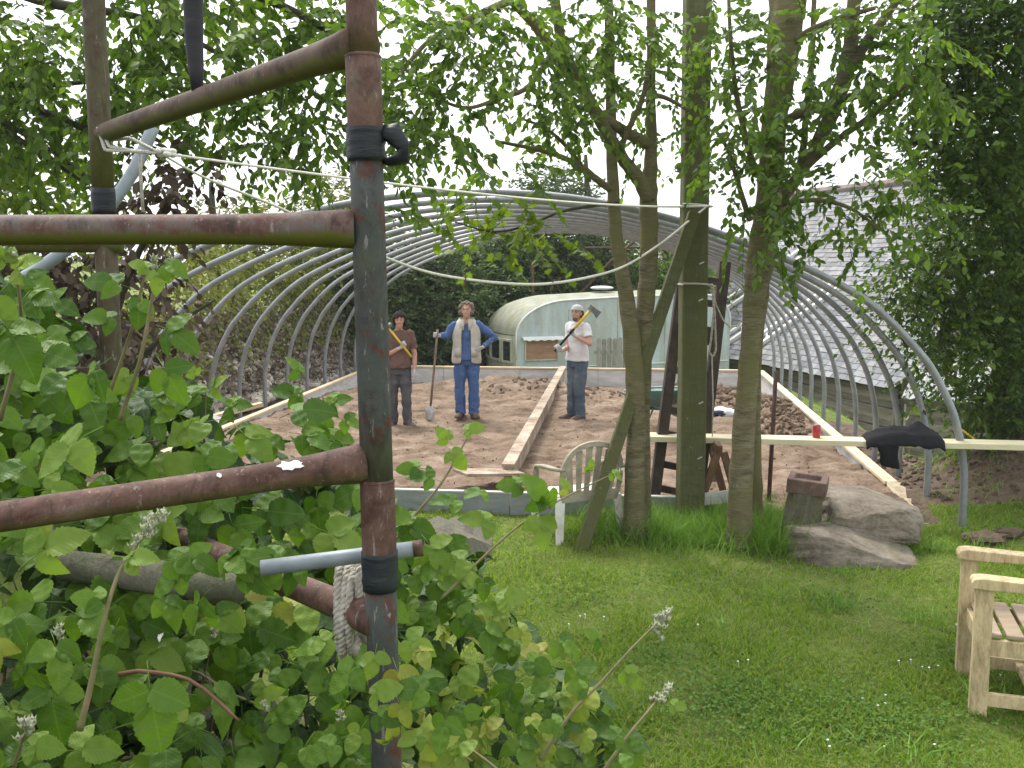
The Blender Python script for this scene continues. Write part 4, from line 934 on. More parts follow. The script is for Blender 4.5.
mb = MB(); mb.ell(q + V3(-.06, -.13, .05), (.12, .05, .05), 10, 6); o = mb.build('dark_patch', MAT('dark_blue_cloth', [(.3, (.02, .025, .045)), (.7, (.05, .06, .09))], 8, .9, 0), bpy.data.objects['white_sack'], True)
# scraps of white board and timber at the near left corner of the plot
q = P(205, 440, 11); 
single(MB().beam(P(186, 470, 10.6), P(214, 415, 11.0), .20, .03, (0, -1, 0)), 'white_offcut', WHITE, 'white board offcut propped at the bank end of the plot', 'board', q)
single(MB().beam(P(170, 428, 12.3), P(262, 404, 12.9), .12, .05), 'timber_offcut', PINE, 'pale timber offcut lying below the stony bank', 'board', P(170, 428, 12.3))
# low pegs and sticks
single(MB().beam(P(914, 524, 8.75), P(957, 530, 8.7), .045, .035), 'peg_board', PINE, 'short pale batten lying in the grass by the nearest hoop', 'batten', P(914, 524, 8.75))
single(MB().tube([P(962, 430, 9.9), P(974, 439, 9.8)], .012, 6), 'yellow_stick', MAT('yellow_paint', [(.3, (.6, .38, .05)), (.7, (.7, .5, .1))], 9, .5, 0), 'thin yellow stick poking up from the earth bank', 'stick', P(974, 439, 9.8))

# ------------------------------------------------------------------ boulders, stump, brick
STONE, t, p, o_ = nodes('grey_boulder'); v = tx(t); n = noise(t, tx(t, (1, 1, 2.2)), 3.2, 9, .7, .6); n2 = noise(t, v, 26, 6, .75)
c = ramp(t, mathn(t, 'ADD', mathn(t, 'MULTIPLY', n, .65), mathn(t, 'MULTIPLY', n2, .35)), [(.33, (.07, .055, .04)), (.45, (.165, .138, .108)), (.57, (.25, .215, .17)), (.7, (.36, .32, .265))])
mo = noise(t, v, 5, 5, .6); c = mix(t, ramp(t, mo, [(.58, (0, 0, 0)), (.72, (.7, .7, .7))]), c, (.16, .15, .07))
t.links.new(c, p.inputs['Base Color']); p.inputs['Roughness'].default_value = .9; p.inputs['Specular IOR Level'].default_value = .2; bumpn(t, p, mathn(t, 'ADD', n, mathn(t, 'MULTIPLY', n2, .5)), .7, .02)
def rock(name, label, planes, c, ext, seed, rot=None):
    """a boulder: a subdivided block cut by planes and roughened along beds"""
    bm = bmesh.new(); bmesh.ops.create_cube(bm, size=2); 
    for pn, d in planes: bmesh.ops.bisect_plane(bm, geom=bm.verts[:] + bm.edges[:] + bm.faces[:], plane_co=Vector(pn).normalized() * d, plane_no=pn, clear_outer=True); bmesh.ops.holes_fill(bm, edges=[e for e in bm.edges if e.is_boundary], sides=0)
    bmesh.ops.triangulate(bm, faces=bm.faces); 
    for _ in range(4): bmesh.ops.subdivide_edges(bm, edges=[e for e in bm.edges if e.calc_length() > .16], cuts=1, use_grid_fill=True); bmesh.ops.triangulate(bm, faces=bm.faces)
    for _ in range(2): bmesh.ops.smooth_vert(bm, verts=bm.verts, factor=.5, use_axis_x=True, use_axis_y=True, use_axis_z=True)
    bm.normal_update()
    for q in bm.verts:
        h = float(fbm(q.co.x * 2.2 + seed, q.co.z * 5 + q.co.y * 2.2, seed, 5)) - .5; q.co += q.normal * h * .13
    for q in bm.verts:
        w = Vector((q.co.x * ext[0], q.co.y * ext[1], q.co.z * ext[2])); q.co = Vector(c) + (rot @ w if rot else w)
    mb = MB(); mb.add([q.co for q in bm.verts], [tuple(k_.index for k_ in f.verts) for f in bm.faces]); bm.free()
    single(mb, name, STONE, label, 'boulder', c)
q = G(872, 548, 0); rock('boulder', 'big rounded grey boulder lying behind the wedge-shaped slab', [((-1, 0, .15), .92), ((1, 0, -.55), .80), ((.5, 0, 1), .92), ((-.4, -.5, .8), 1.05), ((0, -.8, -.8), .98), ((.9, -.5, .3), 1.02), ((-.6, -.8, 0), 1.1)], (q.x + .01, q.y + .16, .185), (.43, .34, .225), 3, Matrix.Rotation(math.radians(3), 3, 'Y'))
q = G(858, 564, 0); rock('slab', 'low wedge-shaped grey stone slab sloping into the lawn before the boulder', [((.42, -.15, 1), .42), ((-1, -.3, .1), .92), ((.75, -.6, 0), 1.12), ((0, -1, .35), .90), ((-.5, -.9, 0), 1.1), ((-.3, .1, 1), .80)], (q.x, q.y + .14, .055), (.50, .27, .26), 8, Matrix.Rotation(math.radians(4), 3, 'Y') @ Matrix.Rotation(math.radians(-8), 3, 'Z'))
STUMP = BARK('split_stump', [(.3, (.05, .045, .035)), (.5, (.12, .105, .085)), (.7, (.25, .23, .195))], (.10, .10, .05), False)
q = G(803, 550, 0); z1 = P(808, 495, q.y).z; mb = MB(); rows = []
for i in range(8):
    f = i / 7; c = V3(q.x + .045 * f, q.y + .12, -.06 + (z1 + .06) * f); w = .165 - .035 * f
    rows.append([c + V3(math.cos(g) * w * (1 + .10 * math.sin(g * 7 + .6)), math.sin(g) * w * (1 + .08 * math.sin(g * 9)), 0) for g in np.linspace(0, 2 * math.pi, 25)[:-1]])
mb.rings(rows); single(mb, 'stump', STUMP, 'short split grey timber stump standing in long grass beside the boulders', 'stump', q)
BRICK = MAT('brown_brick', [(.3, (.07, .045, .035)), (.5, (.13, .085, .068)), (.7, (.20, .14, .115))], 7, .85, .5, .006, fine=50)
bc = V3(q.x + .055, q.y + .12, z1 + .062); rz = Matrix.Rotation(math.radians(-22), 3, 'Z') @ Matrix.Rotation(math.radians(4), 3, 'X') @ Matrix.Rotation(math.radians(4), 3, 'Y')
mb = MB(); o4 = lambda x, y, z: bc + rz @ V3(x, y, z)
X1, Y1, Z1 = .155, .125, .06; x2, y2, z2 = .105, .075, .022
vs = [o4(x, y, -Z1) for x, y in ((-X1, -Y1), (X1, -Y1), (X1, Y1), (-X1, Y1))] + [o4(x, y, Z1) for x, y in ((-X1, -Y1), (X1, -Y1), (X1, Y1), (-X1, Y1))] + [o4(x, y, Z1) for x, y in ((-x2, -y2), (x2, -y2), (x2, y2), (-x2, y2))] + [o4(x * .85, y * .85, z2) for x, y in ((-x2, -y2), (x2, -y2), (x2, y2), (-x2, y2))]
mb.add(vs, [(3, 2, 1, 0)] + [(i, (i + 1) % 4, 4 + (i + 1) % 4, 4 + i) for i in range(4)] + [(4 + i, 4 + (i + 1) % 4, 8 + (i + 1) % 4, 8 + i) for i in range(4)] + [(8 + i, 8 + (i + 1) % 4, 12 + (i + 1) % 4, 12 + i) for i in range(4)] + [(12, 13, 14, 15)])
single(mb, 'brick', BRICK, 'brown frogged brick block resting on top of the split stump', 'brick', bc, bevel=.008)
for i, (px, py, w) in enumerate(((985, 542, .22), (1008, 536, .17), (1015, 505, .14))):
    q = G(px, py, .02); mb = MB(); v_, f_, _ = lump_template(30 + i, 2); mb.add([q + V3(a[0] * w * 1.7, a[1] * w, a[2] * w * .6 + .03) for a in v_], [tuple(k_) for k_ in f_])
    single(mb, 'turf_sod', bpy.data.materials['bank_earth'], ('dark upturned turf sod nearest the wooden armchair', 'smaller dark turf sod behind the nearest sod', 'dark turf sod at the foot of the leafy bank')[i], 'sod', q, 'dark turf sods by the earth bank')
# ------------------------------------------------------------------ the three people and their tools
def remeshed(mb, vox, iters=2, tex=None):
    me = mb.mesh('tmp'); o = bpy.data.objects.new('tmp', me); COL.objects.link(o)
    r = o.modifiers.new('r', 'REMESH'); r.mode = 'VOXEL'; r.voxel_size = vox; r.use_smooth_shade = True
    s_ = o.modifiers.new('s', 'SMOOTH'); s_.iterations = iters; s_.factor = .5
    dg = bpy.context.evaluated_depsgraph_get(); new = bpy.data.meshes.new_from_object(o.evaluated_get(dg)); bpy.data.objects.remove(o); bpy.data.meshes.remove(me)
    if tex:
        n_ = len(new.vertices); co = np.empty(n_ * 3, np.float32); new.vertices.foreach_get('co', co); co = co.reshape(-1, 3); no = np.empty(n_ * 3, np.float32); new.vertices.foreach_get('normal', no); no = no.reshape(-1, 3)
        amp, fx, fz, sd = tex
        h = fbm((co[:, 0] + co[:, 1] * .7) * fx + 3 * vn(co[:, 2] * 6, co[:, 0] * 4, sd), co[:, 2] * fz + co[:, 1] * fx * .5, sd, 3) - .45
        co = co + no * (h * amp)[:, None]; new.vertices.foreach_set('co', co.astype(np.float32).ravel()); new.update()
    return new
SKIN = MAT('skin', [(.3, (.40, .22, .155)), (.5, (.48, .27, .195)), (.7, (.54, .32, .24))], 14, .55, .05, .001, spec=.35)
GLOVE = MAT('pale_work_glove', [(.3, (.30, .30, .29)), (.5, (.46, .46, .45)), (.7, (.58, .58, .56))], 20, .85, .3, .002)
def CLOTH(name, stops, scale=5): return MAT(name, stops, scale, .9, .4, .004, fine=90, spec=.12)
def seg(mb, a, b, r0, r1, n=12, mid=None, ell=True):
    a, b = Vector(a), Vector(b); k_ = [a, a.lerp(b, .5), b]; mb.tube(k_, [r0, mid or (r0 + r1) / 2, r1], n)
    if ell: mb.ell(a, (r0,) * 3, n, 8); mb.ell(b, (r1,) * 3, n, 8)
def torso_rings(mb, secs, yaw, n=20):
    """secs: (centre x, centre y, z, half width, half depth)"""
    Rm = Matrix.Rotation(yaw, 3, 'Z'); rs = []
    for (cx_, cy_, z, w, d) in secs:
        rs.append([Vector((cx_, cy_, z)) + Rm @ V3(math.copysign(abs(math.cos(g)) ** .85, math.cos(g)) * w, math.copysign(abs(math.sin(g)) ** .85, math.sin(g)) * d, 0) for g in np.linspace(0, 2 * math.pi, n + 1)[:-1]])
    mb.rings(rs)
def hand(mb, grip, axis, approach, side=1):
    """five-fingered hand closed round a handle at grip; returns the wrist"""
    ax_ = Vector(axis).normalized(); d = Vector(approach); d = (d - ax_ * d.dot(ax_)).normalized(); pn = d.cross(ax_) * side; pn.normalize()
    pc_ = Vector(grip) - pn * .030
    mb.rings([[pc_ + d * f + ax_ * (x * w) + pn * (y * .014) for x, y in ((-1, -1), (-1, 1), (0, 1.2), (1, 1), (1, -1), (0, -1.2))] for f, w in ((-.055, .027), (-.02, .040), (.02, .043), (.045, .038))])
    for i in range(4):
        o_ = pc_ + d * .042 + ax_ * ((i - 1.5) * .0205); L = (.030, .034, .032, .025)[i]; q = o_; ang = 0; pts = [q]
        for j, dl in enumerate((L * 1.15, L * .95, L * .75)):
            ang += math.radians((48, 72, 58)[j] + 4 * i); q = q + (d * math.cos(ang) + pn * math.sin(ang)) * dl; pts.append(q)
        mb.tube(pts, [.0098, .0094, .0088, .0075], 7); mb.ell(pts[-1], (.0075,) * 3, 7, 5)
    q = pc_ - d * .02 - ax_ * .036; mb.tube([q, q - ax_ * .018 + pn * .022 + d * .012, q - ax_ * .012 + pn * .046 + d * .034, q + pn * .052 + d * .052 + ax_ * .002], [.013, .0115, .0105, .0085], 8)
    return pc_ - d * .065
def open_hand(mb, wrist, d, across, pn):
    """relaxed hanging hand, fingers slightly bent"""
    d, across, pn = Vector(d).normalized(), Vector(across).normalized(), Vector(pn).normalized(); pc_ = Vector(wrist) + d * .055
    mb.rings([[pc_ + d * f + across * (x * w) + pn * (y * .014) for x, y in ((-1, -1), (-1, 1), (0, 1.2), (1, 1), (1, -1), (0, -1.2))] for f, w in ((-.055, .026), (-.02, .040), (.02, .043), (.042, .038))])
    for i in range(4):
        q = pc_ + d * .04 + across * ((i - 1.5) * .0205); ang = 0; pts = [q]; L = (.030, .034, .032, .024)[i]
        for j, dl in enumerate((L * 1.15, L, L * .75)): ang += math.radians((14, 22, 18)[j]); q = q + (d * math.cos(ang) + pn * math.sin(ang)) * dl; pts.append(q)
        mb.tube(pts, [.0098, .0094, .0086, .0072], 7)
    q = pc_ - d * .015 - across * .036; mb.tube([q, q - across * .022 + d * .025 + pn * .012, q - across * .024 + d * .055 + pn * .02], [.013, .011, .0085], 8)
def head(mb, c, yaw, tilt=0):
    M3 = Matrix.Rotation(yaw, 3, 'Z') @ Matrix.Rotation(tilt, 3, 'X'); c = Vector(c); at_ = lambda x, y, z: c + M3 @ V3(x, y, z)
    mb.ell(at_(0, .012, .028), (.074, .092, .092), 16, 12, M3); mb.ell(at_(0, -.018, -.045), (.054, .068, .066), 14, 10, M3)
    mb.ell(at_(0, -.062, -.088), (.026, .022, .020), 10, 8, M3)
    mb.tube([at_(0, -.078, .030), at_(0, -.104, -.012), at_(0, -.088, -.022)], [.010, .016, .012], 8)
    mb.ell(at_(0, -.083, .043), (.052, .012, .011), 10, 6, M3)
    for s_ in (-1, 1): mb.ell(at_(s_ * .076, .012, -.008), (.010, .020, .032), 8, 8, M3); mb.ell(at_(s_ * .038, -.062, -.018), (.022, .018, .020), 8, 6, M3)
    return at_, M3
DARK = MAT('dark_eye', [(.3, (.02, .015, .012)), (.7, (.04, .03, .025))], 9, .3, 0); LIP = MAT('lip', [(.3, (.26, .10, .08)), (.7, (.33, .14, .11))], 9, .5, 0); TEETH = WHITE
def face(at_, M3, root, smile=True):
    for s_ in (-1, 1):
        m_ = MB(); m_.ell(at_(s_ * .031, -.080, .022), (.009, .006, .0045), 8, 6, M3); m_.build('eye', DARK, root, True)
        m_ = MB(); m_.tube([at_(s_ * .016, -.094, .044), at_(s_ * .034, -.092, .049), at_(s_ * .052, -.078, .043)], [.002, .003, .002], 6); m_.build('eyebrow', DARK, root, True)
    m_ = MB(); m_.ell(at_(0, -.083, -.058), (.026, .008, .010), 10, 6, M3); mo_ = m_.build('mouth', LIP, root, True)
    if smile: m_ = MB(); m_.ell(at_(0, -.088, -.056), (.019, .006, .005), 8, 5, M3); m_.build('teeth', TEETH, mo_, True)
def boots(mb, ankle, yaw, L=.26):
    M3 = Matrix.Rotation(yaw, 3, 'Z'); a = Vector((ankle[0], ankle[1], 0)); rs = []
    for y, w, h_ in ((.075, .030, .07), (.05, .040, .10), (.0, .042, .115), (-.06, .042, .085), (-.12, .048, .062), (-.165, .043, .05), (-.19, .024, .035)):
        rs.append([a + M3 @ V3(x * w, y, z * h_) for x, z in ((-1, 0.02), (1, 0.02), (1.0, .5), (.55, .95), (-.55, .95), (-1.0, .5))])
    mb.rings(rs)

def person(label, foot, ht, spec):
    """body (one surface), then clothing and hair as its children; local frame: x to our right, y away, z up, feet at 0"""
    f = ht / 1.75; fx, fy = foot; zz = sz(fx, fy) - .005
    root = thing('person', label, 'person', (fx, fy, zz), 'people standing on the dug soil'); M = Matrix.Translation((fx, fy, zz)) @ Matrix.Scale(f, 4)
    ORG[root.name] = Vector((0, 0, 0))                 # parts below are given in the frame of the feet
    def put(name, me, mat, parent=root, lab=None):
        me.transform(Matrix.Scale(f, 4)); me.polygons.foreach_set('use_smooth', [True] * len(me.polygons)); o = link(name, me, parent, mat, label=lab); return o
    def part(name, mb, mat, parent=root): return put(name, mb.mesh(name), mat, parent)
    yaw, hy = spec['yaw'], spec['hyaw']; Rm = Matrix.Rotation(yaw, 3, 'Z'); hip = spec.get('hip', 0)
    sh = {s_: Rm @ V3(s_ * .175, 0, 1.41) + V3(spec['lean'], 0, 0) for s_ in (-1, 1)}
    hipj = {s_: Rm @ V3(s_ * .092, 0, .90) + V3(hip, 0, 0) for s_ in (-1, 1)}
    body = MB(); cx_ = lambda z: hip + (spec['lean'] - hip) * (z - .9) / .5
    torso_rings(body, [(cx_(z), 0, z, w, d) for z, w, d in ((.80, .10, .09), (.90, .145, .095), (1.02, .132, .09), (1.15, .148, .100), (1.28, .165, .108), (1.38, .165, .095), (1.44, .115, .075), (1.475, .06, .058))], yaw)
    hc = Vector(spec['head']); body.tube([(spec['lean'], .005, 1.42), V3(spec['lean'], .0, 1.48).lerp(hc, .3), hc - V3(0, 0, .03)], [.062, .054, .052], 12)
    at_, M3 = head(body, hc, hy, spec.get('tilt', 0))
    gl = []
    for s_, A in spec['arms'].items():
        el = Vector(A['elbow'])
        if 'grip' in A: w_ = hand(body, A['grip'], A['axis'], A['approach'], A.get('side', 1))
        else:
            w_ = Vector(A['wrist']); open_hand(body, w_, A['dir'], A['across'], A['pn'])
        A['w'] = w_; seg(body, sh[s_], el, .050, .040, mid=.046); seg(body, el, w_, .040, .027, mid=.038)
        gl.append((w_, (Vector(A.get('grip', w_)) - w_).normalized() if 'grip' in A else Vector(A['dir']).normalized()))
    for s_, Lg in spec['legs'].items():
        kn_, an = Vector(Lg['knee']), Vector(Lg['ankle']); seg(body, hipj[s_] + V3(0, 0, -.03), kn_, .076, .056, mid=.076); seg(body, kn_, an, .054, .038, mid=.055); boots(body, an, Lg['yaw'])
    me = remeshed(body, .0095, 3)
    for m_ in (SKIN, GLOVE if spec.get('gloves', True) else SKIN): me.materials.append(m_)
    n_ = len(me.polygons); ce = np.empty(n_ * 3, np.float32); me.polygons.foreach_get('center', ce); ce = ce.reshape(-1, 3); mi = np.zeros(n_, np.int32)
    for w_, dd in gl:
        k_ = ((ce - np.array(w_)) @ np.array(dd) > -.015) & (np.linalg.norm(ce - np.array(w_) - np.array(dd) * .08, axis=1) < .15); mi[k_] = 1
    me.polygons.foreach_set('material_index', mi); put('body', me, None)
    face(at_, M3, _Scaled(root, f), spec.get('smile', True))
    # trousers
    mb = MB(); torso_rings(mb, [(cx_(z), 0, z, w, d) for z, w, d in ((.80, .135, .115), (.86, .168, .122), (.93, .172, .118), (spec.get('waist', 1.05), .160, .112))], yaw)
    for s_, Lg in spec['legs'].items():
        kn_, an = Vector(Lg['knee']), Vector(Lg['ankle']); lw = spec.get('legw', 1); hj = hipj[s_] + V3(0, 0, -.03)
        mb.tube([hj, hj.lerp(kn_, .5), kn_, kn_.lerp(an, .5), an + V3(0, 0, .02), an + V3(0, -.005, -.035)], [.100, .092 * lw, .077 * lw, .074 * lw, .072 * lw, .076 * lw], 16); mb.ell(hj, (.104, .104, .104), 14, 10)
    put('trousers', remeshed(mb, .012, 2, (.042, 7, 11, spec['seed'])), spec['trousers'])
    # upper garment with sleeves
    mb = MB(); zlo = spec['hem']; torso_rings(mb, [(cx_(z), 0, z, w, d) for z, w, d in ((zlo, .200, .148), (.95 if zlo < .93 else zlo + .02, .190, .140), (1.06, .176, .128), (1.17, .168, .120), (1.29, .182, .122), (1.37, .182, .108), (1.435, .135, .088), (1.478, .076, .072))], yaw)
    for s_, A in spec['arms'].items():
        el, w_ = Vector(A['elbow']), A['w']; a0 = sh[s_]; sl_ = spec['sleeve']
        if sl_ < 1: mb.tube([a0 - (el - a0) * .1, a0.lerp(el, .45), a0.lerp(el, sl_)], [.068, .066, .072], 14)
        else: mb.tube([a0 - (el - a0) * .1, a0.lerp(el, .5), el, el.lerp(w_, .5), el.lerp(w_, .93)], [.068, .062, .058, .053, .045], 14); mb.ell(el, (.058,) * 3, 12, 8)
        mb.ell(a0, (.068,) * 3, 14, 8)
    put(spec['topname'], remeshed(mb, .012, 2, (.045, 8, 7, spec['seed'] + 3)), spec['top'])
    for s_, Lg in spec['legs'].items():
        m_ = MB(); boots(m_, Lg['ankle'], Lg['yaw']); m_.v = [Vector(((v_.x - Lg['ankle'][0]) * 1.12 + Lg['ankle'][0], (v_.y - Lg['ankle'][1]) * 1.08 + Lg['ankle'][1], v_.z * 1.08)) for v_ in m_.v]; put('boot', remeshed(m_, .010, 2), spec['boots'])
    spec['extra'](part, put, at_, M3, cx_, yaw, Rm)
    return M
class _Scaled:
    """hands parts of a scaled figure to its root"""
    def __init__(s, root, f): s.root, s.f = root, f
_build = MB.build
def build2(s, name, mat, parent=None, smooth=False, bevel=0, label=None, kind=None, sub=0):
    if isinstance(parent, _Scaled):
        s.v = [v_ * parent.f for v_ in s.v]; parent = parent.root
    elif parent is not None and parent.name in SCALED: s.v = [v_ * SCALED[parent.name] for v_ in s.v]
    o = _build(s, name, mat, parent, smooth, bevel, label, kind, sub)
    return o
SCALED = {}
def face(at_, M3, root, smile=True, _f=face):
    f_ = root.f
    for s_ in (-1, 1):
        m_ = MB(); m_.ell(at_(s_ * .031, -.080, .022), (.009, .006, .0045), 8, 6, M3); m_.build('eye', DARK, root, True)
        m_ = MB(); m_.tube([at_(s_ * .016, -.094, .044), at_(s_ * .034, -.092, .049), at_(s_ * .052, -.078, .043)], [.002, .003, .002], 6); m_.build('eyebrow', DARK, root, True)
    m_ = MB(); m_.ell(at_(0, -.083, -.058), (.026, .008, .010), 10, 6, M3); m_.build('mouth', LIP, root, True)
    if smile: m_ = MB(); m_.ell(at_(0, -.088, -.056), (.020, .006, .004), 8, 5, M3); m_.build('teeth', TEETH, root, True)
MB.build = build2
BOOT = MAT('muddy_boot', [(.3, (.05, .035, .025)), (.5, (.11, .08, .06)), (.7, (.20, .15, .11))], 12, .85, .3, .003)

def hair_cap(part, at_, M3, mat, name, zcut, r, lump, n=260, seed=1, back=.0, fringe=.03):
    """hair as many short overlapping locks grown from the scalp"""
    r_ = random.Random(seed); mb = MB()
    for i in range(n):
        a = r_.uniform(0, 2 * math.pi); zc = r_.uniform(-.75, 1); rad = math.sqrt(max(0, 1 - zc * zc)); x, y, z = rad * math.cos(a), rad * math.sin(a), zc
        if y < -.25 and z < zcut: continue
        if z < -.35 - back and y < .3: continue
        p_ = V3(x * .078, .012 + y * .096, .030 + z * .098); q_ = p_ * (1 + r * r_.uniform(.7, 1.3)); dn = V3(x * .3, y * .3 , -.9) * fringe * r_.uniform(.5, 1.3)
        mb.tube([at_(*p_), at_(*q_), at_(*(q_ + dn))], [lump, lump * r_.uniform(.8, 1.15), lump * .45], 6)
    return part(name, mb, mat)

# --- man in the brown t-shirt
qa = G(400, 427, -.1)
TOOLD = V3(-.005, 0, 0)
ha0, ha1 = V3(-.14, -.10, 1.51), V3(.215, -.235, 1.085)          # handle line, local
axA = (ha1 - ha0).normalized()
def extraA(part, put, at_, M3, cx_, yaw, Rm):
    hair_cap(part, at_, M3, MAT('dark_brown_hair', [(.3, (.012, .008, .006)), (.7, (.035, .024, .018))], 20, .6, .2), 'hair', .42, .16, .015, 420, 4, .25, .045)
specA = dict(yaw=math.radians(8), hyaw=math.radians(4), lean=0.0, hip=-.01, head=(.02, -.03, 1.605), seed=5, hem=.90, sleeve=.72, topname='t_shirt', legw=1.05,
    arms={-1: dict(elbow=(-.245, -.10, 1.06), grip=ha0.lerp(ha1, .60), axis=axA, approach=(.8, -.3, .45), side=-1), 1: dict(elbow=(.235, .02, 1.10), wrist=(.235, -.06, .86), dir=(-.02, -.12, -1), across=(0, -1, 0), pn=(-1, 0, -.1))},
    legs={-1: dict(knee=(-.10, -.015, .49), ankle=(-.105, .03, .085), yaw=math.radians(-14)), 1: dict(knee=(.105, -.03, .49), ankle=(.12, -.02, .085), yaw=math.radians(40))},
    top=CLOTH('brown_t_shirt', [(.3, (.10, .058, .045)), (.5, (.145, .088, .07)), (.7, (.19, .12, .10))]), trousers=CLOTH('slate_grey_work_trousers', [(.3, (.05, .05, .058)), (.5, (.095, .092, .10)), (.7, (.16, .145, .14))]), boots=BOOT, extra=extraA)
MA = person('man in brown t-shirt and grey trousers resting a yellow-handled hammer on his shoulder', (qa.x, qa.y), 1.68, specA)
YEL = MAT('yellow_handle', [(.3, (.55, .36, .03)), (.7, (.68, .48, .06))], 9, .45, 0); STEEL = MAT('tool_steel', [(.3, (.10, .10, .105)), (.5, (.20, .20, .205)), (.7, (.33, .33, .33))], 9, .45, .2, .002, metal=.5, fine=60); ASH = MAT('worn_ash_handle', [(.3, (.16, .11, .07)), (.5, (.24, .18, .13)), (.7, (.33, .27, .20))], 7, .7, .2, .002)
tl = thing('hammer', 'yellow-handled hammer held over the shoulder of the man in brown', 'hammer', MA @ ha1); w = lambda p_: MA @ Vector(p_)
MB().tube([w(ha0), w(ha0.lerp(ha1, .5)), w(ha1)], [.014, .016, .017], 10).build('handle', YEL, tl, True)
hx = axA.cross(V3(0, 1, 0)).normalized(); mb = MB(); c_ = ha0 - axA * .02
mb.tube([w(c_ - hx * .075), w(c_ - hx * .05), w(c_ + hx * .05), w(c_ + hx * .075)], [.022, .034, .034, .022], 10); mb.build('head', STEEL, tl, True)
MB().tube([w(ha0 - axA * .05), w(ha0 - axA * .05 + V3(-.05, .02, .13))], [.010, .008], 8).build('spike', RUST, tl, True)

# --- man in blue overalls and a cream waistcoat
qb = G(467, 421, -.1)
s0, s1 = V3(-.43, -.16, 1.29), V3(-.545, -.28, .06); axB = (s1 - s0).normalized()
BLUE = CLOTH('blue_overalls', [(.3, (.045, .085, .20)), (.5, (.075, .13, .28)), (.7, (.11, .18, .36))]); CREAM = CLOTH('cream_waistcoat', [(.3, (.34, .31, .25)), (.5, (.47, .44, .37)), (.7, (.58, .55, .48))])
def extraB(part, put, at_, M3, cx_, yaw, Rm):
    mb = MB(); rows = []
    for z, w_, d_ in ((.83, .205, .155), (.92, .205, .158), (1.04, .192, .148), (1.15, .188, .145), (1.26, .196, .145), (1.35, .196, .130), (1.42, .160, .110), (1.465, .105, .095), (1.50, .095, .085)):
        row = []; gap = math.radians(20 - 4 * (z > 1.3) + 12 * (z > 1.4)) ; 
        for j in range(33):
            g = -math.pi / 2 + gap + (2 * math.pi - 2 * gap) * j / 32; e = 1 + .03 * math.sin(g * 7 + z * 18)
            row.append(V3(cx_(z) + math.cos(g) * w_ * e, math.sin(g) * d_ * e, z + .012 * math.sin(g * 3)))
        rows.append(row)
    mb.rings(rows, cap=False, closed=False); o = part('waistcoat', mb, CREAM); md = o.modifiers.new('s', 'SOLIDIFY'); md.thickness = .022; md.offset = 1
    o.modifiers.new('ss', 'SUBSURF').render_levels = 1
    for s_ in (-1, 1):
        mb = MB(); mb.box((s_ * .125, -.158, 1.0), (.10, .016, .13), Matrix.Rotation(s_ * .42, 3, 'Z')); part('waistcoat_pocket', mb, CREAM).parent = bpy.data.objects[o.name]
        mb = MB(); mb.rings([[V3(s_ * .062 + a_ * .032, -.122 - b_ * .010, z) for a_, b_ in ((-1, 0), (1, 0), (1, 1), (-1, 1))] for z in (1.33, 1.42)] + [[V3(s_ * .055 + a_ * .028, -.088 - b_ * .012, 1.49) for a_, b_ in ((-1, 0), (1, 0), (1, 1), (-1, 1))]]); part('collar', mb, CREAM).parent = bpy.data.objects[o.name]
    HG = MAT('grey_brown_curls', [(.3, (.13, .10, .075)), (.5, (.22, .18, .14)), (.7, (.33, .28, .23))], 30, .8, .3)
    r_ = random.Random(9); mb = MB()
    for i in range(230):
        a = r_.uniform(0, 2 * math.pi); z = r_.uniform(-.65, 1); rad = math.sqrt(1 - z * z); y = rad * math.sin(a)
        if y < -.2 and z < .52: continue
        if y < -.55 and z < .7: continue
        e = r_.uniform(1.0, 1.42 if z < .75 else 1.25); mb.ell(at_(rad * math.cos(a) * .082 * e, .014 + y * .096 * e, .026 + z * .096 * e), [r_.uniform(.014, .024)] * 3, 7, 5)
    part('hair', mb, HG)
specB = dict(yaw=0, hyaw=math.radians(-3), lean=0.0, hip=0.0, head=(.0, -.02, 1.612), seed=15, hem=.88, sleeve=1, topname='overall_top', legw=1.1, waist=1.10,
    arms={-1: dict(elbow=(-.30, -.0, 1.235), grip=s0 + axB * .03, axis=axB, approach=(-.75, -.6, .1), side=1), 1: dict(elbow=(.415, .05, 1.205), wrist=(.245, -.11, 1.075), dir=(-.75, -.35, -.35), across=(0, -.6, .8), pn=(.1, 1, .2))},
    legs={-1: dict(knee=(-.105, -.02, .49), ankle=(-.095, .0, .085), yaw=math.radians(-14)), 1: dict(knee=(.105, -.02, .49), ankle=(.105, .0, .085), yaw=math.radians(18))},
    top=BLUE, trousers=BLUE, boots=BOOT, extra=extraB)
MBm = person('curly-haired man in blue overalls and cream waistcoat leaning on a spade', (qb.x, qb.y), 1.74, specB)
tl = thing('spade', 'long-handled spade standing on the soil under the hand of the man in overalls', 'spade', MBm @ s1); w = lambda p_: MBm @ Vector(p_)
MB().tube([w(s0 - axB * .06), w(s0), w(s0.lerp(s1, .5)), w(s0.lerp(s1, .88))], [.018, .017, .0175, .019], 10).build('handle', ASH, tl, True)
e0 = s0.lerp(s1, .86); mb = MB(); fw_ = V3(.0, -1, 0); sx_ = axB.cross(fw_).normalized(); rows = []
for f, wd, cv_ in ((0, .018, 0), (.05, .03, .0), (.075, .070, .01), (.14, .074, .014), (.22, .062, .010), (.265, .02, .004)):
    c_ = e0 + axB * f; row = [c_ + sx_ * (x * wd) + fw_ * (cv_ * (1 - x * x) + .010) for x in (-1, -.5, 0, .5, 1)] + [c_ + sx_ * (x * wd) + fw_ * (cv_ * (1 - x * x) - .002) for x in (1, .5, 0, -.5, -1)]
    rows.append([w(p_) for p_ in row])
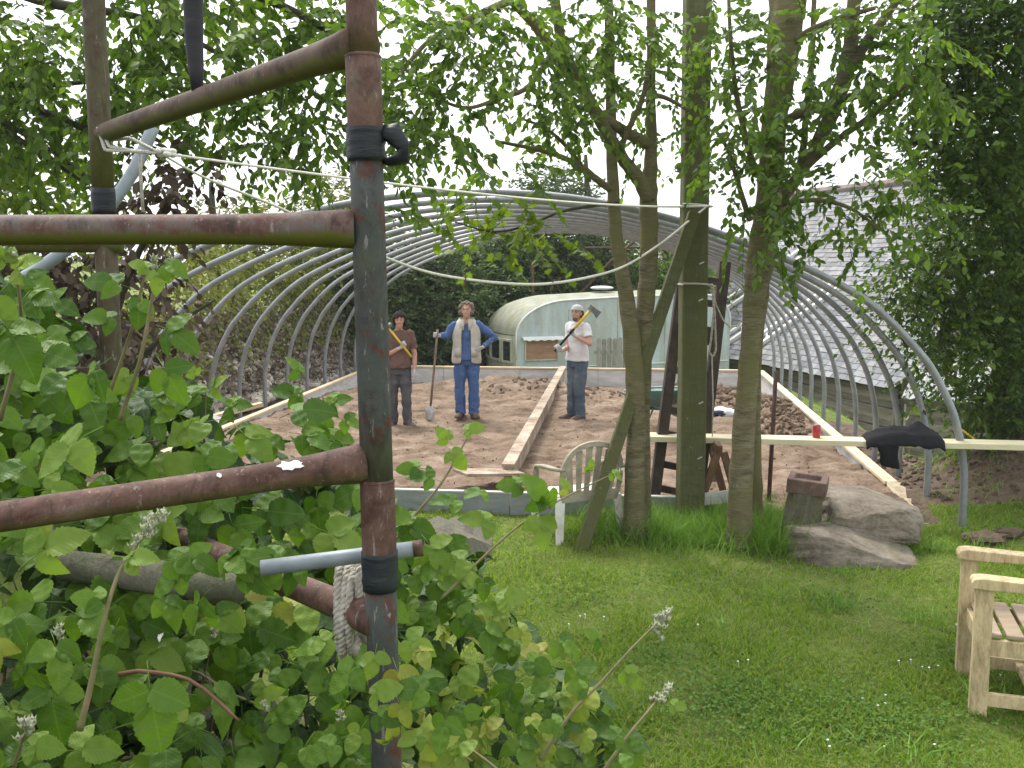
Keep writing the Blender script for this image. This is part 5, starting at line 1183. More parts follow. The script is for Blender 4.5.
mb.rings(rows); mb.build('blade', MAT('bright_steel_blade', [(.3, (.30, .30, .30)), (.5, (.45, .45, .45)), (.7, (.6, .6, .6))], 9, .35, .1, .002, metal=.4), tl, True)

# --- man in white t-shirt with an axe over his shoulder
qc = G(577, 422, -.1)
x0_, x1_ = V3(-.335, -.25, 1.085), V3(.205, -.13, 1.70); axC = (x1_ - x0_).normalized()
def extraC(part, put, at_, M3, cx_, yaw, Rm):
    r_ = random.Random(3); mb = MB(); rows = []
    for i in range(9):
        a = i / 8 * math.pi / 2 * .98; z = .045 + .088 * math.sin(a); rr = math.cos(a) ** .8
        rows.append([at_(math.cos(g) * (.086 * rr + .003), .018 + math.sin(g) * (.104 * rr + .003), z + .012 * (1 - i / 8) * -math.sin(g) ) for g in np.linspace(0, 2 * math.pi, 25)[:-1]])
    mb.rings(rows); HATM = CLOTH('grey_knit_hat', [(.3, (.30, .30, .31)), (.5, (.42, .42, .43)), (.7, (.52, .52, .52))]); h_ = part('woolly_hat', mb, HATM)
    mb = MB(); mb.tube([at_(math.cos(g) * .083, .018 + math.sin(g) * .099, .050 - .014 * math.sin(g)) for g in np.linspace(0, 2 * math.pi, 25)], .015, 8); part('turn_up', mb, HATM).parent = h_
    mb = MB()
    for i in range(60):
        a = r_.uniform(-.2, math.pi + .2); x, y = math.cos(a) * .078, .03 + math.sin(a) * .085
        if y < .0: continue
        mb.tube([at_(x, y, .04), at_(x * 1.06, y * 1.05, -.02), at_(x * .9, y * .95 + .01, -.075 - r_.uniform(0, .03))], [.010, .012, .005], 6)
    part('hair', mb, MAT('brown_hair', [(.3, (.02, .014, .010)), (.7, (.05, .035, .026))], 20, .7, .2))
    mb = MB(); mb.ell(at_(0, -.052, -.078), (.044, .040, .030), 12, 8, M3); part('beard', mb, MAT('stubble', [(.3, (.10, .06, .045)), (.7, (.20, .12, .09))], 40, .9, .2))
specC = dict(yaw=math.radians(-50), hyaw=math.radians(-30), lean=.0, hip=.0, head=(-.02, -.035, 1.61), seed=25, hem=.90, sleeve=.62, topname='t_shirt', legw=1.08, smile=False,
    arms={1: dict(elbow=(.165, -.26, 1.175), grip=x0_.lerp(x1_, .42), axis=axC, approach=(-.75, -.1, .55), side=-1), -1: dict(elbow=(-.14, .02, 1.10), grip=x0_.lerp(x1_, .05), axis=axC, approach=(-.8, -.5, -.1), side=1)},
    legs={-1: dict(knee=(-.065, .06, .49), ankle=(-.075, .10, .085), yaw=math.radians(-70)), 1: dict(knee=(.03, -.08, .49), ankle=(.05, -.08, .085), yaw=math.radians(-52))},
    top=CLOTH('white_t_shirt', [(.3, (.52, .50, .50)), (.5, (.66, .64, .64)), (.7, (.74, .72, .72))], 3), trousers=CLOTH('muddy_blue_jeans', [(.30, (.05, .065, .085)), (.48, (.085, .115, .15)), (.6, (.15, .16, .165)), (.72, (.24, .22, .19))], 3.4), boots=BOOT, extra=extraC)
MC = person('man in white t-shirt, muddy jeans and grey woolly hat carrying an axe', (qc.x, qc.y), 1.74, specC)
tl = thing('axe', 'big axe with a yellow and black handle over the shoulder of the man in white', 'axe', MC @ x0_); w = lambda p_: MC @ Vector(p_)
MB().tube([w(x0_ - axC * .03), w(x0_), w(x0_.lerp(x1_, .5))], [.021, .018, .018], 10).build('grip', BLACK, tl, True)
MB().tube([w(x0_.lerp(x1_, .5)), w(x0_.lerp(x1_, .75)), w(x1_ + axC * .03)], [.0195, .023, .022], 10).build('handle', YEL, tl, True)
c_ = x1_ - axC * .015; dwn = axC.cross(V3(0, 1, 0)).normalized()
if dwn.z > 0: dwn = -dwn
mb = MB(); rows = []
for f, hw, th_ in ((-.055, .040, .026), (.02, .040, .028), (.06, .040, .020), (.12, .055, .010), (.15, .066, .003)):
    c2_ = c_ + dwn * f; rows.append([w(c2_ + axC * (a_ * hw) + V3(0, b_ * th_, 0)) for a_, b_ in ((-1, -1), (1, -1), (1, 1), (-1, 1))])
mb.rings(rows); mb.build('head', STEEL, tl, bevel=.003)
# ------------------------------------------------------------------ leaves
def tree_leaf():
    """a small pointed leaf folded along its midrib"""
    ys = [0, .18, .45, .75, 1.0]; ws = [.02, .20, .29, .18, 0]; v = []; uv = []
    for y, w in zip(ys, ws):
        dz = -.16 * y * y
        v += [(-w, y, dz + w * .22), (0, y, dz), (w, y, dz + w * .22)]; uv += [(.5 - w, y), (.5, y), (.5 + w, y)]
    f = []
    for i in range(3):
        for j in (0, 1): a = i * 3 + j; f += [(a, a + 1, a + 4), (a, a + 4, a + 3)]
    f += [(9, 10, 13), (10, 11, 13)]
    return np.array(v, float), np.array(f), np.array(uv, float)
TL = tree_leaf()
TLS = (np.array([(-.02, 0, 0), (.24, .42, .05), (0, 1, -.1), (-.24, .42, .05), (0, .45, -.02)], float), np.array([(0, 4, 3), (0, 1, 4), (4, 1, 2), (4, 2, 3)]), np.array([(.5, 0), (.74, .42), (.5, 1), (.26, .42), (.5, .45)]))
def lobed_leaf():
    a = [(0, 0), (.22, .10), (.52, .12), (.36, .32), (.58, .55), (.30, .55), (.22, .72), (0, 1.0)]
    pts = a + [(-x, y) for x, y in a[-2:0:-1]]; v = [(0, .38, 0)] + [(x, y, -.12 * abs(x) - .1 * y * y) for x, y in pts]; n_ = len(pts)
    return np.array(v, float), np.array([(0, 1 + i, 1 + (i + 1) % n_) for i in range(n_)]), np.array([(.5 + q[0], q[1]) for q in v])
LL = lobed_leaf()
def twig_sprays(centers, radii, n_twigs, per, leaf, L=(.25, .55), droop=.5, pull=None, spread=.55):
    """leaves set along short twigs inside ellipsoids; arrays of leaf places and a list of twig paths"""
    pos, ax, nn, sc, tw = [], [], [], [], []
    for c, r, k_ in zip(centers, radii, n_twigs):
        for _ in range(k_):
            d0 = rnd_dir(1)[0]; rr = rng.random() ** .45; b = np.array(c) + d0 * rr * np.array(r)
            d = nrm((d0 * .6 + rnd_dir(1)[0])[None])[0]; d[2] -= droop * .6; d = d / np.linalg.norm(d); l = rng.uniform(*L)
            m_ = max(3, int(per * rng.uniform(.7, 1.3))); f = (np.arange(m_) + .6) / m_
            p_ = b[None] + d[None] * (f * l)[:, None]; p_[:, 2] -= droop * .35 * l * f * f
            s_ = np.cross(d, [0, 0, 1.]); s_ = s_ / max(1e-6, np.linalg.norm(s_)); sg = np.where(np.arange(m_) % 2, 1, -1)[:, None]
            a_ = d[None] * .7 + s_[None] * sg * .8 + rng.normal(0, .25, (m_, 3)); a_[:, 2] -= droop * .7
            pos.append(p_); ax.append(a_); nn.append(np.array([[0, 0, 1.]]) + rng.normal(0, spread, (m_, 3))); sc.append(leaf * rng.uniform(.65, 1.2, m_))
            tw.append((b, b + d * l * .6 - np.array([0, 0, droop * .1 * l]), b + d * l - np.array([0, 0, droop * .35 * l])))
    return np.concatenate(pos), np.concatenate(ax), np.concatenate(nn), np.concatenate(sc), tw
def twig_mesh(tw, r):
    T = len(tw); P_ = np.array(tw); V = []; F = []
    d = nrm(P_[:, 2] - P_[:, 0]); s_ = nrm(np.cross(d, np.array([[.3, .2, 1.]]))); u_ = np.cross(d, s_)
    V = np.empty((T, 9, 3)); g = np.array([0, 2.1, 4.2])
    for i, rr in enumerate((r, r * .7, r * .25)):
        for j in range(3): V[:, i * 3 + j] = P_[:, i] + (s_ * math.cos(g[j]) + u_ * math.sin(g[j])) * rr
    f = []
    for i in range(2):
        for j in range(3): a = i * 3 + j; b = i * 3 + (j + 1) % 3; f += [(a, b, b + 3), (a, b + 3, a + 3)]
    f = np.array(f); return V.reshape(-1, 3), (f[None] + (np.arange(T) * 9)[:, None, None]).reshape(-1, 3)
def crown(root, blobs, leaf, mats, dens=1.0, per=11, L=(.25, .5), droop=.55, tpl=TL, twigm=None, big=0, thick=None, spread=.95, tr=.0028):
    """blobs: (px, py, rx, ry, Y) seen sizes turned into ellipsoids at depth Y; big = how many leaves become parts of their own"""
    cs, rs, ks = [], [], []
    for (px, py, rx, ry, Y) in blobs:
        c = P(px, py, Y); s_ = Y / FPX; cs.append(c[:]); dep = thick or max(.35, (rx + ry) * .5 * s_ * 1.3); rs.append((rx * s_, dep, ry * s_))
        ks.append(max(2, int(rx * ry * dens * 3.3 * (s_ / leaf) ** 2)))
    pos, ax, nn, sc, tw = twig_sprays(cs, rs, ks, per, leaf, L, droop, spread=spread); o_ = np.array(org(root)); rot = frames(ax, nn)
    if big:
        near = np.argsort(pos[:, 1] + rng.random(len(pos)) * .8)
        u_ = 512 + pos[:, 0] / pos[:, 1] * FPX; vis = (u_ > 5) & (u_ < 1019) & (pos[:, 2] < H + pos[:, 1] * .255)
        near = [i for i in near if vis[i]][:big]
        lm = mesh_np('leaf', TL[0], TL[1], TL[2]); lm.materials.append(mats)
        for i in near:
            o = bpy.data.objects.new('leaf', lm); COL.objects.link(o); o.parent = root
            M4 = Matrix([list(rot[i][a] * sc[i]) + [float(pos[i][a] - o_[a])] for a in range(3)] + [[0, 0, 0, 1]]); o.matrix_local = M4
        k_ = np.ones(len(pos), bool); k_[near] = False; pos, rot, sc = pos[k_], rot[k_], sc[k_]
    V, F, U = scatter(tpl, pos - o_, rot, sc)
    link('crown', mesh_np('crown', V, F, U), root, mats, kind='stuff')
    V, F = twig_mesh([tuple(np.array(q) - o_ for q in t_) for t_ in tw], tr); link('twigs', mesh_np('twigs', V, F), root, twigm or TWIG, kind='stuff')
    return tw
TWIG = MAT('dark_twig', [(.3, (.028, .022, .016)), (.7, (.07, .055, .04))], 9, .9, 0)
LG = LEAF('canopy_leaf', [(.06, .11, .018), (.085, .15, .024), (.11, .185, .03), (.14, .22, .04), (.17, .24, .06)], .52, .42, tint=(1.15, 1.25, .5))
LGD = LEAF('dark_canopy_leaf', [(.035, .07, .014), (.052, .10, .018), (.075, .13, .022), (.105, .165, .03)], .48, .42, tint=(1.2, 1.3, .5))
LGY = LEAF('yellow_green_leaf', [(.09, .14, .015), (.12, .19, .02), (.16, .23, .03), (.12, .20, .03)], .5, .45, tint=(1.25, 1.25, .4))
LBACK = LEAF('hedge_leaf', [(.04, .075, .026), (.06, .105, .032), (.08, .13, .04), (.105, .155, .045)], .35, .5, tint=(1.2, 1.25, .5))
LOLIVE = LEAF('olive_leaf', [(.10, .125, .025), (.15, .17, .035), (.19, .195, .045), (.13, .17, .03)], .4, .5)
DEAD = LEAF('dead_leaf', [(.045, .03, .022), (.085, .06, .045), (.13, .10, .078), (.19, .155, .125)], .15, .8, tint=(1.1, 1, .8))
CHERRY = BARK('mossy_cherry_bark', [(.36, (.055, .045, .03)), (.47, (.13, .11, .065)), (.57, (.20, .175, .11)), (.7, (.34, .32, .25))], (.14, .13, .055))
DBARK = BARK('dark_bark', [(.3, (.03, .026, .02)), (.5, (.06, .052, .04)), (.7, (.11, .10, .08))], (.05, .055, .025))
def limb(root, pts, name='limb', mat=None, n=10, jit=.05):
    """pts: (px, py, Y, radius in seen pixels)"""
    cp_ = [P(a[0], a[1], a[2]) for a in pts]; pth = smooth_path(cp_, 5); m_ = len(pth); src = np.linspace(0, 1, len(pts)); rr = np.interp(np.linspace(0, 1, m_), src, [a[3] * a[2] / FPX for a in pts])
    wob = [q + V3(R.uniform(-1, 1), R.uniform(-1, 1), 0) * (.09 * r_) for q, r_ in zip(pth, rr)]
    return MB().tube(wob, list(rr), n, jit=jit).build(name, mat or CHERRY, root, True)

# ------------------------------------------------------------------ twin-stemmed tree left of the square post
YA = 8.13
ta = thing('cherry_tree', 'twin-stemmed mossy cherry tree rising beside the plastic chair', 'tree', G(637, 545, 0))
limb(ta, [(634, 566, YA, 17), (634, 545, YA, 13), (635, 500, YA, 10.8), (636, 420, YA, 10), (633, 355, YA, 9.5), (625, 290, YA, 7.5), (617, 240, YA, 6.8), (613, 190, YA, 6), (611, 110, YA, 5), (609, 20, YA, 4.5), (606, -120, YA, 4)], 'trunk', n=16)
limb(ta, [(646, 550, YA + .25, 7.5), (646, 505, YA + .22, 5.5), (644, 430, YA + .16, 6), (643, 350, YA + .1, 8.5), (647, 290, YA + .12, 9), (649, 235, YA + .15, 9), (649, 190, YA + .15, 9), (651, 150, YA + .15, 6), (651, 80, YA + .15, 4.6), (652, -120, YA + .1, 4)], 'trunk', n=16)
limb(ta, [(649, 200, YA + .12, 7.5), (638, 178, YA + .05, 7), (622, 157, YA, 6), (607, 132, YA - .08, 6), (590, 102, YA - .15, 6.2), (572, 70, YA - .2, 6), (560, 35, YA - .3, 5), (548, -60, YA - .4, 5)])
limb(ta, [(652, 145, YA + .15, 6), (640, 140, YA + .1, 6), (622, 130, YA, 5.5), (604, 118, YA - .06, 5)])
limb(ta, [(566, 70, YA - .2, 6.5), (552, 50, YA - .25, 6), (535, 25, YA - .35, 5), (512, 0, YA - .5, 4.5), (480, -40, YA - .7, 3.5)])
limb(ta, [(618, 155, YA, 3), (628, 130, YA - .1, 3), (642, 100, YA - .15, 2.6), (650, 60, YA - .2, 2)])
limb(ta, [(612, 190, YA, 4), (600, 182, YA - .1, 3.6), (580, 166, YA - .25, 3.2), (556, 155, YA - .4, 2.6), (530, 148, YA - .6, 2.2), (500, 142, YA - .8, 1.5)])
limb(ta, [(585, 170, YA - .2, 2.4), (565, 145, YA - .4, 2), (545, 128, YA - .6, 1.6), (525, 120, YA - .8, 1.2)])
limb(ta, [(560, 40, YA - .3, 3.5), (530, 85, YA - .7, 2.6), (500, 98, YA - 1.0, 2.2), (468, 108, YA - 1.2, 1.8), (440, 100, YA - 1.4, 1.4)])
limb(ta, [(512, 0, YA - .5, 4), (470, 18, YA - 1, 3.2), (430, 40, YA - 1.4, 2.4), (395, 80, YA - 1.7, 1.6)])
limb(ta, [(652, 95, YA + .15, 3), (666, 98, YA + .1, 2.2), (688, 110, YA + .05, 1.6)])
crown(ta, [(395, 35, 42, 42, 6.6), (425, 85, 45, 40, 6.7), (465, 50, 45, 45, 6.9), (440, 125, 40, 26, 6.6), (395, 125, 32, 42, 6.5), (500, 25, 40, 26, 7.2), (545, 30, 34, 34, 7.4), (525, 82, 30, 22, 7.2), (552, 118, 40, 20, 7.5), (572, 60, 26, 40, 7.7), (600, 45, 20, 46, 7.9), (500, 165, 26, 12, 7.2), (640, 25, 30, 26, 8.1), (642, 88, 22, 34, 8.2), (640, 132, 14, 12, 8.2), (590, 105, 22, 22, 7.8), (450, 160, 22, 12, 6.7), (380, 160, 20, 26, 6.5), (370, 210, 10, 16, 6.4), (668, 60, 14, 40, 8.4), (518, 55, 22, 18, 7.3), (600, 8, 40, 14, 7.9), (470, 15, 50, 20, 6.9), (540, 150, 14, 12, 7.4)], .070, LG, .46, 16, (.25, .5), .75, big=260)
# spray of bright maple leaves reaching in front of the hoops
ms_ = thing('maple_branch', 'bright yellow-green leafy maple branch hanging before the middle of the hoops', 'branch', P(600, 205, 7.3))
limb(ms_, [(618, 203, YA - .12, 2), (590, 206, 7.85, 1.8), (560, 212, 7.7, 1.6), (530, 224, 7.6, 1.3), (495, 232, 7.5, 1), (455, 222, 7.4, .7)], 'stem', DBARK, 6)
crown(ms_, [(470, 218, 26, 14, 7.4), (505, 220, 34, 18, 7.5), (535, 232, 30, 16, 7.6), (560, 248, 14, 12, 7.6), (510, 246, 26, 12, 7.5), (484, 205, 24, 10, 7.4), (445, 232, 8, 8, 7.4), (545, 250, 22, 10, 7.6), (468, 250, 7, 6, 7.5), (450, 212, 12, 10, 7.4)], .075, LGY, .62, 6, (.12, .3), .35, LL, DBARK, spread=.8)
# ------------------------------------------------------------------ ivied tree right of the square post
YB = 7.86
tb = thing('ivied_tree', 'leaning mossy tree with leafy shoots up its trunk and branches spreading right', 'tree', G(741, 556, 0))
limb(tb, [(737, 575, YB, 19), (738, 553, YB, 14.5), (740, 500, YB, 12.5), (745, 420, YB, 11), (750, 350, YB, 10), (755, 295, YB, 10.5), (761, 255, YB, 13), (767, 215, YB, 13.5), (771, 170, YB, 12), (775, 120, YB, 12), (781, 75, YB, 14), (786, 30, YB, 15), (792, -20, YB, 15), (798, -130, YB, 12)], 'trunk', n=18)
limb(tb, [(757, 540, YB + .5, 8), (756, 500, YB + .5, 7), (754, 420, YB + .4, 6.5), (756, 340, YB + .2, 7), (764, 270, YB + .08, 9), (776, 215, YB, 8), (785, 190, YB, 6.5)], 'trunk', n=14)
limb(tb, [(774, 205, YB, 7), (792, 185, YB - .05, 6), (806, 165, YB - .1, 6), (822, 135, YB - .2, 7), (835, 105, YB - .3, 8), (846, 70, YB - .4, 8), (853, 20, YB - .5, 6.5), (857, -80, YB - .6, 5)])
limb(tb, [(795, 182, YB - .05, 4), (803, 150, YB - .1, 3.6), (806, 115, YB - .1, 3.2), (812, 60, YB - .1, 3), (814, 0, YB - .1, 2.4), (816, -60, YB - .1, 2)])
limb(tb, [(782, 122, YB, 4.5), (800, 114, YB - .15, 4.5), (830, 104, YB - .3, 4.5), (862, 93, YB - .5, 4), (886, 80, YB - .7, 3)])
limb(tb, [(800, 172, YB - .1, 4), (840, 138, YB - .4, 3.4), (866, 120, YB - .6, 3.4), (890, 100, YB - .8, 2.8), (912, 78, YB - 1, 2)])
limb(tb, [(845, 75, YB - .4, 6), (868, 40, YB - .5, 5), (892, 8, YB - .6, 4), (915, -30, YB - .8, 3)])
limb(tb, [(790, 45, YB, 4), (808, 32, YB - .2, 3.4), (840, 18, YB - .4, 3), (875, 8, YB - .6, 2)])
limb(tb, [(777, 70, YB, 11), (781, -10, YB + .1, 12), (770, -120, YB + .2, 9)], n=12)
limb(tb, [(757, 175, YB - .1, 3.5), (745, 135, YB - .2, 3), (735, 85, YB - .3, 2.6), (730, 30, YB - .4, 2), (728, -30, YB - .4, 1.5)])
limb(tb, [(750, 220, YB - .1, 3.2), (740, 190, YB - .2, 2.6), (728, 150, YB - .3, 2), (715, 130, YB - .4, 1.5)])
limb(tb, [(775, 205, YB - .1, 3), (815, 200, YB - .4, 2.4), (850, 208, YB - .6, 1.8), (880, 230, YB - .8, 1.2)])
crown(tb, [(728, 45, 26, 40, 7.5), (735, 110, 26, 34, 7.5), (728, 165, 26, 28, 7.6), (757, 40, 16, 40, 7.5), (765, 120, 20, 30, 7.4), (775, 165, 24, 26, 7.4), (762, 205, 20, 24, 7.4), (760, 250, 12, 12, 7.4), (795, 190, 26, 24, 7.4), (805, 95, 24, 30, 7.4), (832, 60, 26, 30, 7.3), (838, 180, 34, 16, 7.2), (862, 200, 30, 22, 7.1), (868, 75, 28, 26, 7.1), (895, 50, 28, 40, 7.0), (825, 25, 26, 22, 7.3), (900, 125, 24, 30, 6.9), (885, 180, 26, 20, 7.0), (925, 195, 26, 30, 6.8), (782, 240, 14, 18, 7.3), (912, 18, 40, 24, 6.9), (860, 145, 16, 14, 7.1), (700, 120, 12, 55, 8.2), (705, 30, 14, 36, 8.2), (800, 140, 18, 22, 7.4), (865, 20, 30, 20, 7.1), (850, 225, 18, 12, 7.2), (735, 205, 10, 14, 7.5), (935, 60, 20, 40, 6.8), (800, 245, 10, 14, 7.35), (880, 240, 20, 14, 7.0)], .072, LG, .45, 16, (.25, .5), .75, big=260)
# ------------------------------------------------------------------ big dark tree at the right edge
tc = thing('sycamore_tree', 'big dense dark green tree overhanging the earth bank at the right edge', 'tree', (5.6, 10.9, .3))
limb(tc, [(1012, 470, 10.9, 20), (1010, 380, 10.9, 17), (1018, 280, 10.8, 15), (1030, 160, 10.6, 13), (1035, 20, 10.4, 10), (1035, -200, 10.2, 7)], 'trunk', DBARK, 14)
for pts_ in ([(1020, 250, 10.8, 8), (985, 190, 10.2, 6), (940, 150, 9.6, 4), (900, 140, 9.2, 2)], [(1025, 200, 10.7, 8), (990, 90, 10, 5), (950, 30, 9.4, 3)], [(1012, 370, 10.9, 7), (985, 330, 10.4, 4), (950, 300, 10, 2.4), (915, 285, 9.7, 1.5)], [(1012, 400, 10.9, 6), (990, 392, 10.4, 3), (970, 420, 10.2, 1.5)]): limb(tc, pts_, 'limb', DBARK, 8)
crown(tc, [(955, 55, 46, 55, 9.0), (1000, 60, 60, 70, 9.4), (985, 130, 60, 50, 9.3), (945, 130, 36, 40, 9.0), (1010, 200, 60, 60, 9.8), (960, 205, 36, 40, 9.4), (1000, 280, 60, 55, 10.2), (945, 270, 40, 40, 9.8), (985, 350, 50, 45, 10.3), (935, 315, 30, 30, 9.8), (1015, 410, 36, 40, 10.6), (980, 400, 24, 30, 10.3), (915, 278, 30, 24, 9.6), (970, 440, 14, 20, 10.4), (1040, 330, 50, 80, 10.8), (1060, 150, 60, 120, 10.4), (1000, -40, 110, 60, 9.2), (900, 300, 16, 12, 9.6), (925, 360, 12, 26, 9.9), (1010, 450, 22, 22, 10.5), (890, 255, 18, 10, 9.4), (985, 15, 60, 30, 9)], .080, LGD, 1.35, 13, (.3, .65), .5, TLS)
crown(tc, [(940, 390, 12, 24, 9.9), (965, 330, 30, 30, 9.6), (1005, 330, 30, 30, 9.6), (950, 250, 36, 26, 9.3), (1000, 240, 30, 24, 9.4), (975, 170, 40, 24, 8.9), (940, 80, 30, 30, 8.7), (1000, 120, 30, 30, 8.9), (985, 405, 20, 20, 10)], .095, LG, .45, 9, (.3, .6), .4)  # front clumps in a brighter leaf colour, painting the light that falls on them
# ------------------------------------------------------------------ overhanging tree at the top left
td_ = thing('elm_tree', 'leafy tree overhanging the top left corner above the rusty frame', 'tree', (-5.6, 7.2, .6))
limb(td_, [(-270, 560, 7.2, 30), (-265, 380, 7.2, 26), (-240, 200, 7.1, 23), (-200, 60, 7, 20), (-150, -80, 6.9, 16)], 'trunk', DBARK, 14)
for pts_ in ([(-240, 190, 7.1, 12), (-100, 100, 6.8, 8), (0, 100, 6.5, 5), (55, 117, 6.3, 4), (100, 135, 6.2, 2.5)], [(-230, 150, 7.1, 12), (-90, 80, 6.8, 7), (20, 85, 6.5, 3), (90, 82, 6.2, 2)], [(-200, 60, 7, 14), (-60, -20, 6.6, 9), (60, 5, 6.2, 5), (150, 20, 6, 3), (230, 60, 5.8, 2)], [(-150, -80, 6.9, 12), (0, -60, 6.4, 8), (150, -40, 6, 6), (280, 5, 5.8, 4), (340, 40, 5.7, 2)], [(-60, 90, 6.6, 4), (20, 140, 6.4, 3), (80, 180, 6.2, 1.5)], [(0, 120, 6.5, 3), (50, 150, 6.3, 2.4), (85, 175, 6.2, 1.8), (110, 186, 6.1, 1)]): limb(td_, pts_, 'limb', DBARK, 8)
crown(td_, [(30, 30, 52, 34, 6.2), (20, 95, 46, 34, 6.3), (75, 70, 40, 40, 6.1), (130, 35, 46, 32, 6.0), (140, 95, 40, 34, 6.0), (190, 30, 46, 30, 5.9), (200, 95, 36, 34, 5.9), (250, 30, 46, 34, 5.8), (255, 95, 40, 36, 5.8), (310, 30, 36, 40, 5.8), (300, 100, 34, 36, 5.8), (285, 140, 34, 20, 5.7), (340, 70, 26, 60, 5.9), (330, 130, 22, 26, 5.8), (60, 120, 40, 26, 6.2), (110, 150, 34, 14, 6.1), (230, 135, 26, 12, 5.8), (165, 135, 30, 16, 6), (-40, 60, 60, 80, 6.4), (30, 150, 40, 20, 6.3), (190, -30, 150, 40, 5.9), (330, 10, 40, 24, 5.9), (270, 150, 20, 14, 5.8)], .066, LG, .52, 18, (.25, .5), .75)
crown(td_, [(30, 200, 60, 40, 7.2), (0, 170, 40, 40, 7.0), (60, 215, 40, 26, 7.2), (10, 230, 40, 26, 7.3), (70, 185, 24, 18, 7.1), (-60, 200, 60, 60, 7.2)], .08, LGY, .85, 10)
# ------------------------------------------------------------------ dead and brown bushes on the bank at the left
db = thing('dead_bush', 'tangled bush of withered brown leaves behind the far rusty post', 'bush', (-2.6, 6.6, 1.2))
limb(db, [(90, 420, 6.5, 6), (110, 330, 6.4, 5), (140, 250, 6.3, 3), (175, 190, 6.2, 2), (210, 160, 6.1, 1)], 'stem', DBARK, 7)
limb(db, [(60, 420, 6.6, 6), (50, 330, 6.5, 4), (40, 260, 6.4, 2)], 'stem', DBARK, 7); limb(db, [(120, 380, 6.4, 4), (170, 330, 6.3, 2.5), (215, 300, 6.3, 1)], 'stem', DBARK, 6)
crown(db, [(160, 170, 30, 26, 6.2), (200, 166, 26, 14, 6.1), (150, 200, 34, 18, 6.2), (222, 150, 12, 9, 6.1), (105, 280, 52, 40, 6.5), (40, 285, 60, 44, 6.6), (70, 340, 70, 40, 6.6), (150, 255, 18, 24, 6.4), (60, 390, 80, 40, 6.6), (135, 345, 32, 34, 6.5), (-40, 320, 60, 70, 6.8), (20, 240, 50, 16, 6.8), (180, 205, 18, 10, 6.2)], .075, DEAD, .95, 9, (.2, .5), .9)
LITTER = LEAF('bank_leaf_litter', [(.10, .08, .06), (.16, .135, .105), (.23, .20, .165), (.13, .13, .06)], .15, .85, tint=(1.1, 1, .8))
hb = thing('bank_undergrowth', 'brown and olive creepers covering the bank beside the left ends of the hoops', 'undergrowth', (-5, 13, 1))
limb(hb, [(225, 360, 16.5, 2), (230, 320, 17, 1.5), (236, 280, 17.2, 1)], 'stem', DBARK, 6); limb(hb, [(285, 350, 20, 2), (290, 320, 20.2, 1.5), (298, 285, 20.4, 1)], 'stem', DBARK, 6)
def bank_cover(root, n_, t0, t1, h0, h1, mat, size, name):
    """creeping leaves lying over the face of the bank"""
    tq = rng.uniform(t0, t1, n_); hh = rng.uniform(h0, h1, n_); sq = -4.62 - hh * .42 - rng.uniform(-.06, .12, n_)
    x = C0.x + TD.x * tq + TN.x * sq; y = C0.y + TD.y * tq + TN.y * sq; z = np.maximum(hh + .12 * (fbm(tq * 2, hh * 3, 71) - .5), gz(x, y) + .02)
    w_ = fbm(tq * 1.7, hh * 2.2, 72); k_ = w_ > (.36 if name == 'crown' else .0); pos = np.column_stack([x, y, z])[k_]; m_ = len(pos)
    V, F, U = scatter(TL, pos - np.array(org(root)), frames(rng.normal(size=(m_, 3)) + (0, 0, -.8), rng.normal(0, .7, (m_, 3)) + (1., -.6, .5)), rng.uniform(.6, 1.3, m_) * size)
    link(name, mesh_np(name, V, F, U), root, mat, kind='stuff')
bank_cover(hb, 8500, -2, 13, -.05, 1.55, LITTER, .075, 'leaf_litter'); bank_cover(hb, 3200, -2, 13, .35, 1.7, DEAD, .08, 'crown'); bank_cover(hb, 9000, -2, 13, .6, 1.9, LOLIVE, .08, 'crown')
crown(hb, [(225, 285, 44, 26, 18), (262, 285, 40, 24, 19.8), (300, 290, 34, 26, 21.8), (330, 295, 26, 28, 24), (185, 280, 34, 34, 16.2), (200, 255, 40, 18, 17), (345, 300, 20, 30, 25.5), (250, 262, 50, 16, 19.3)], .10, LOLIVE, .6, 9, (.2, .6), .6)
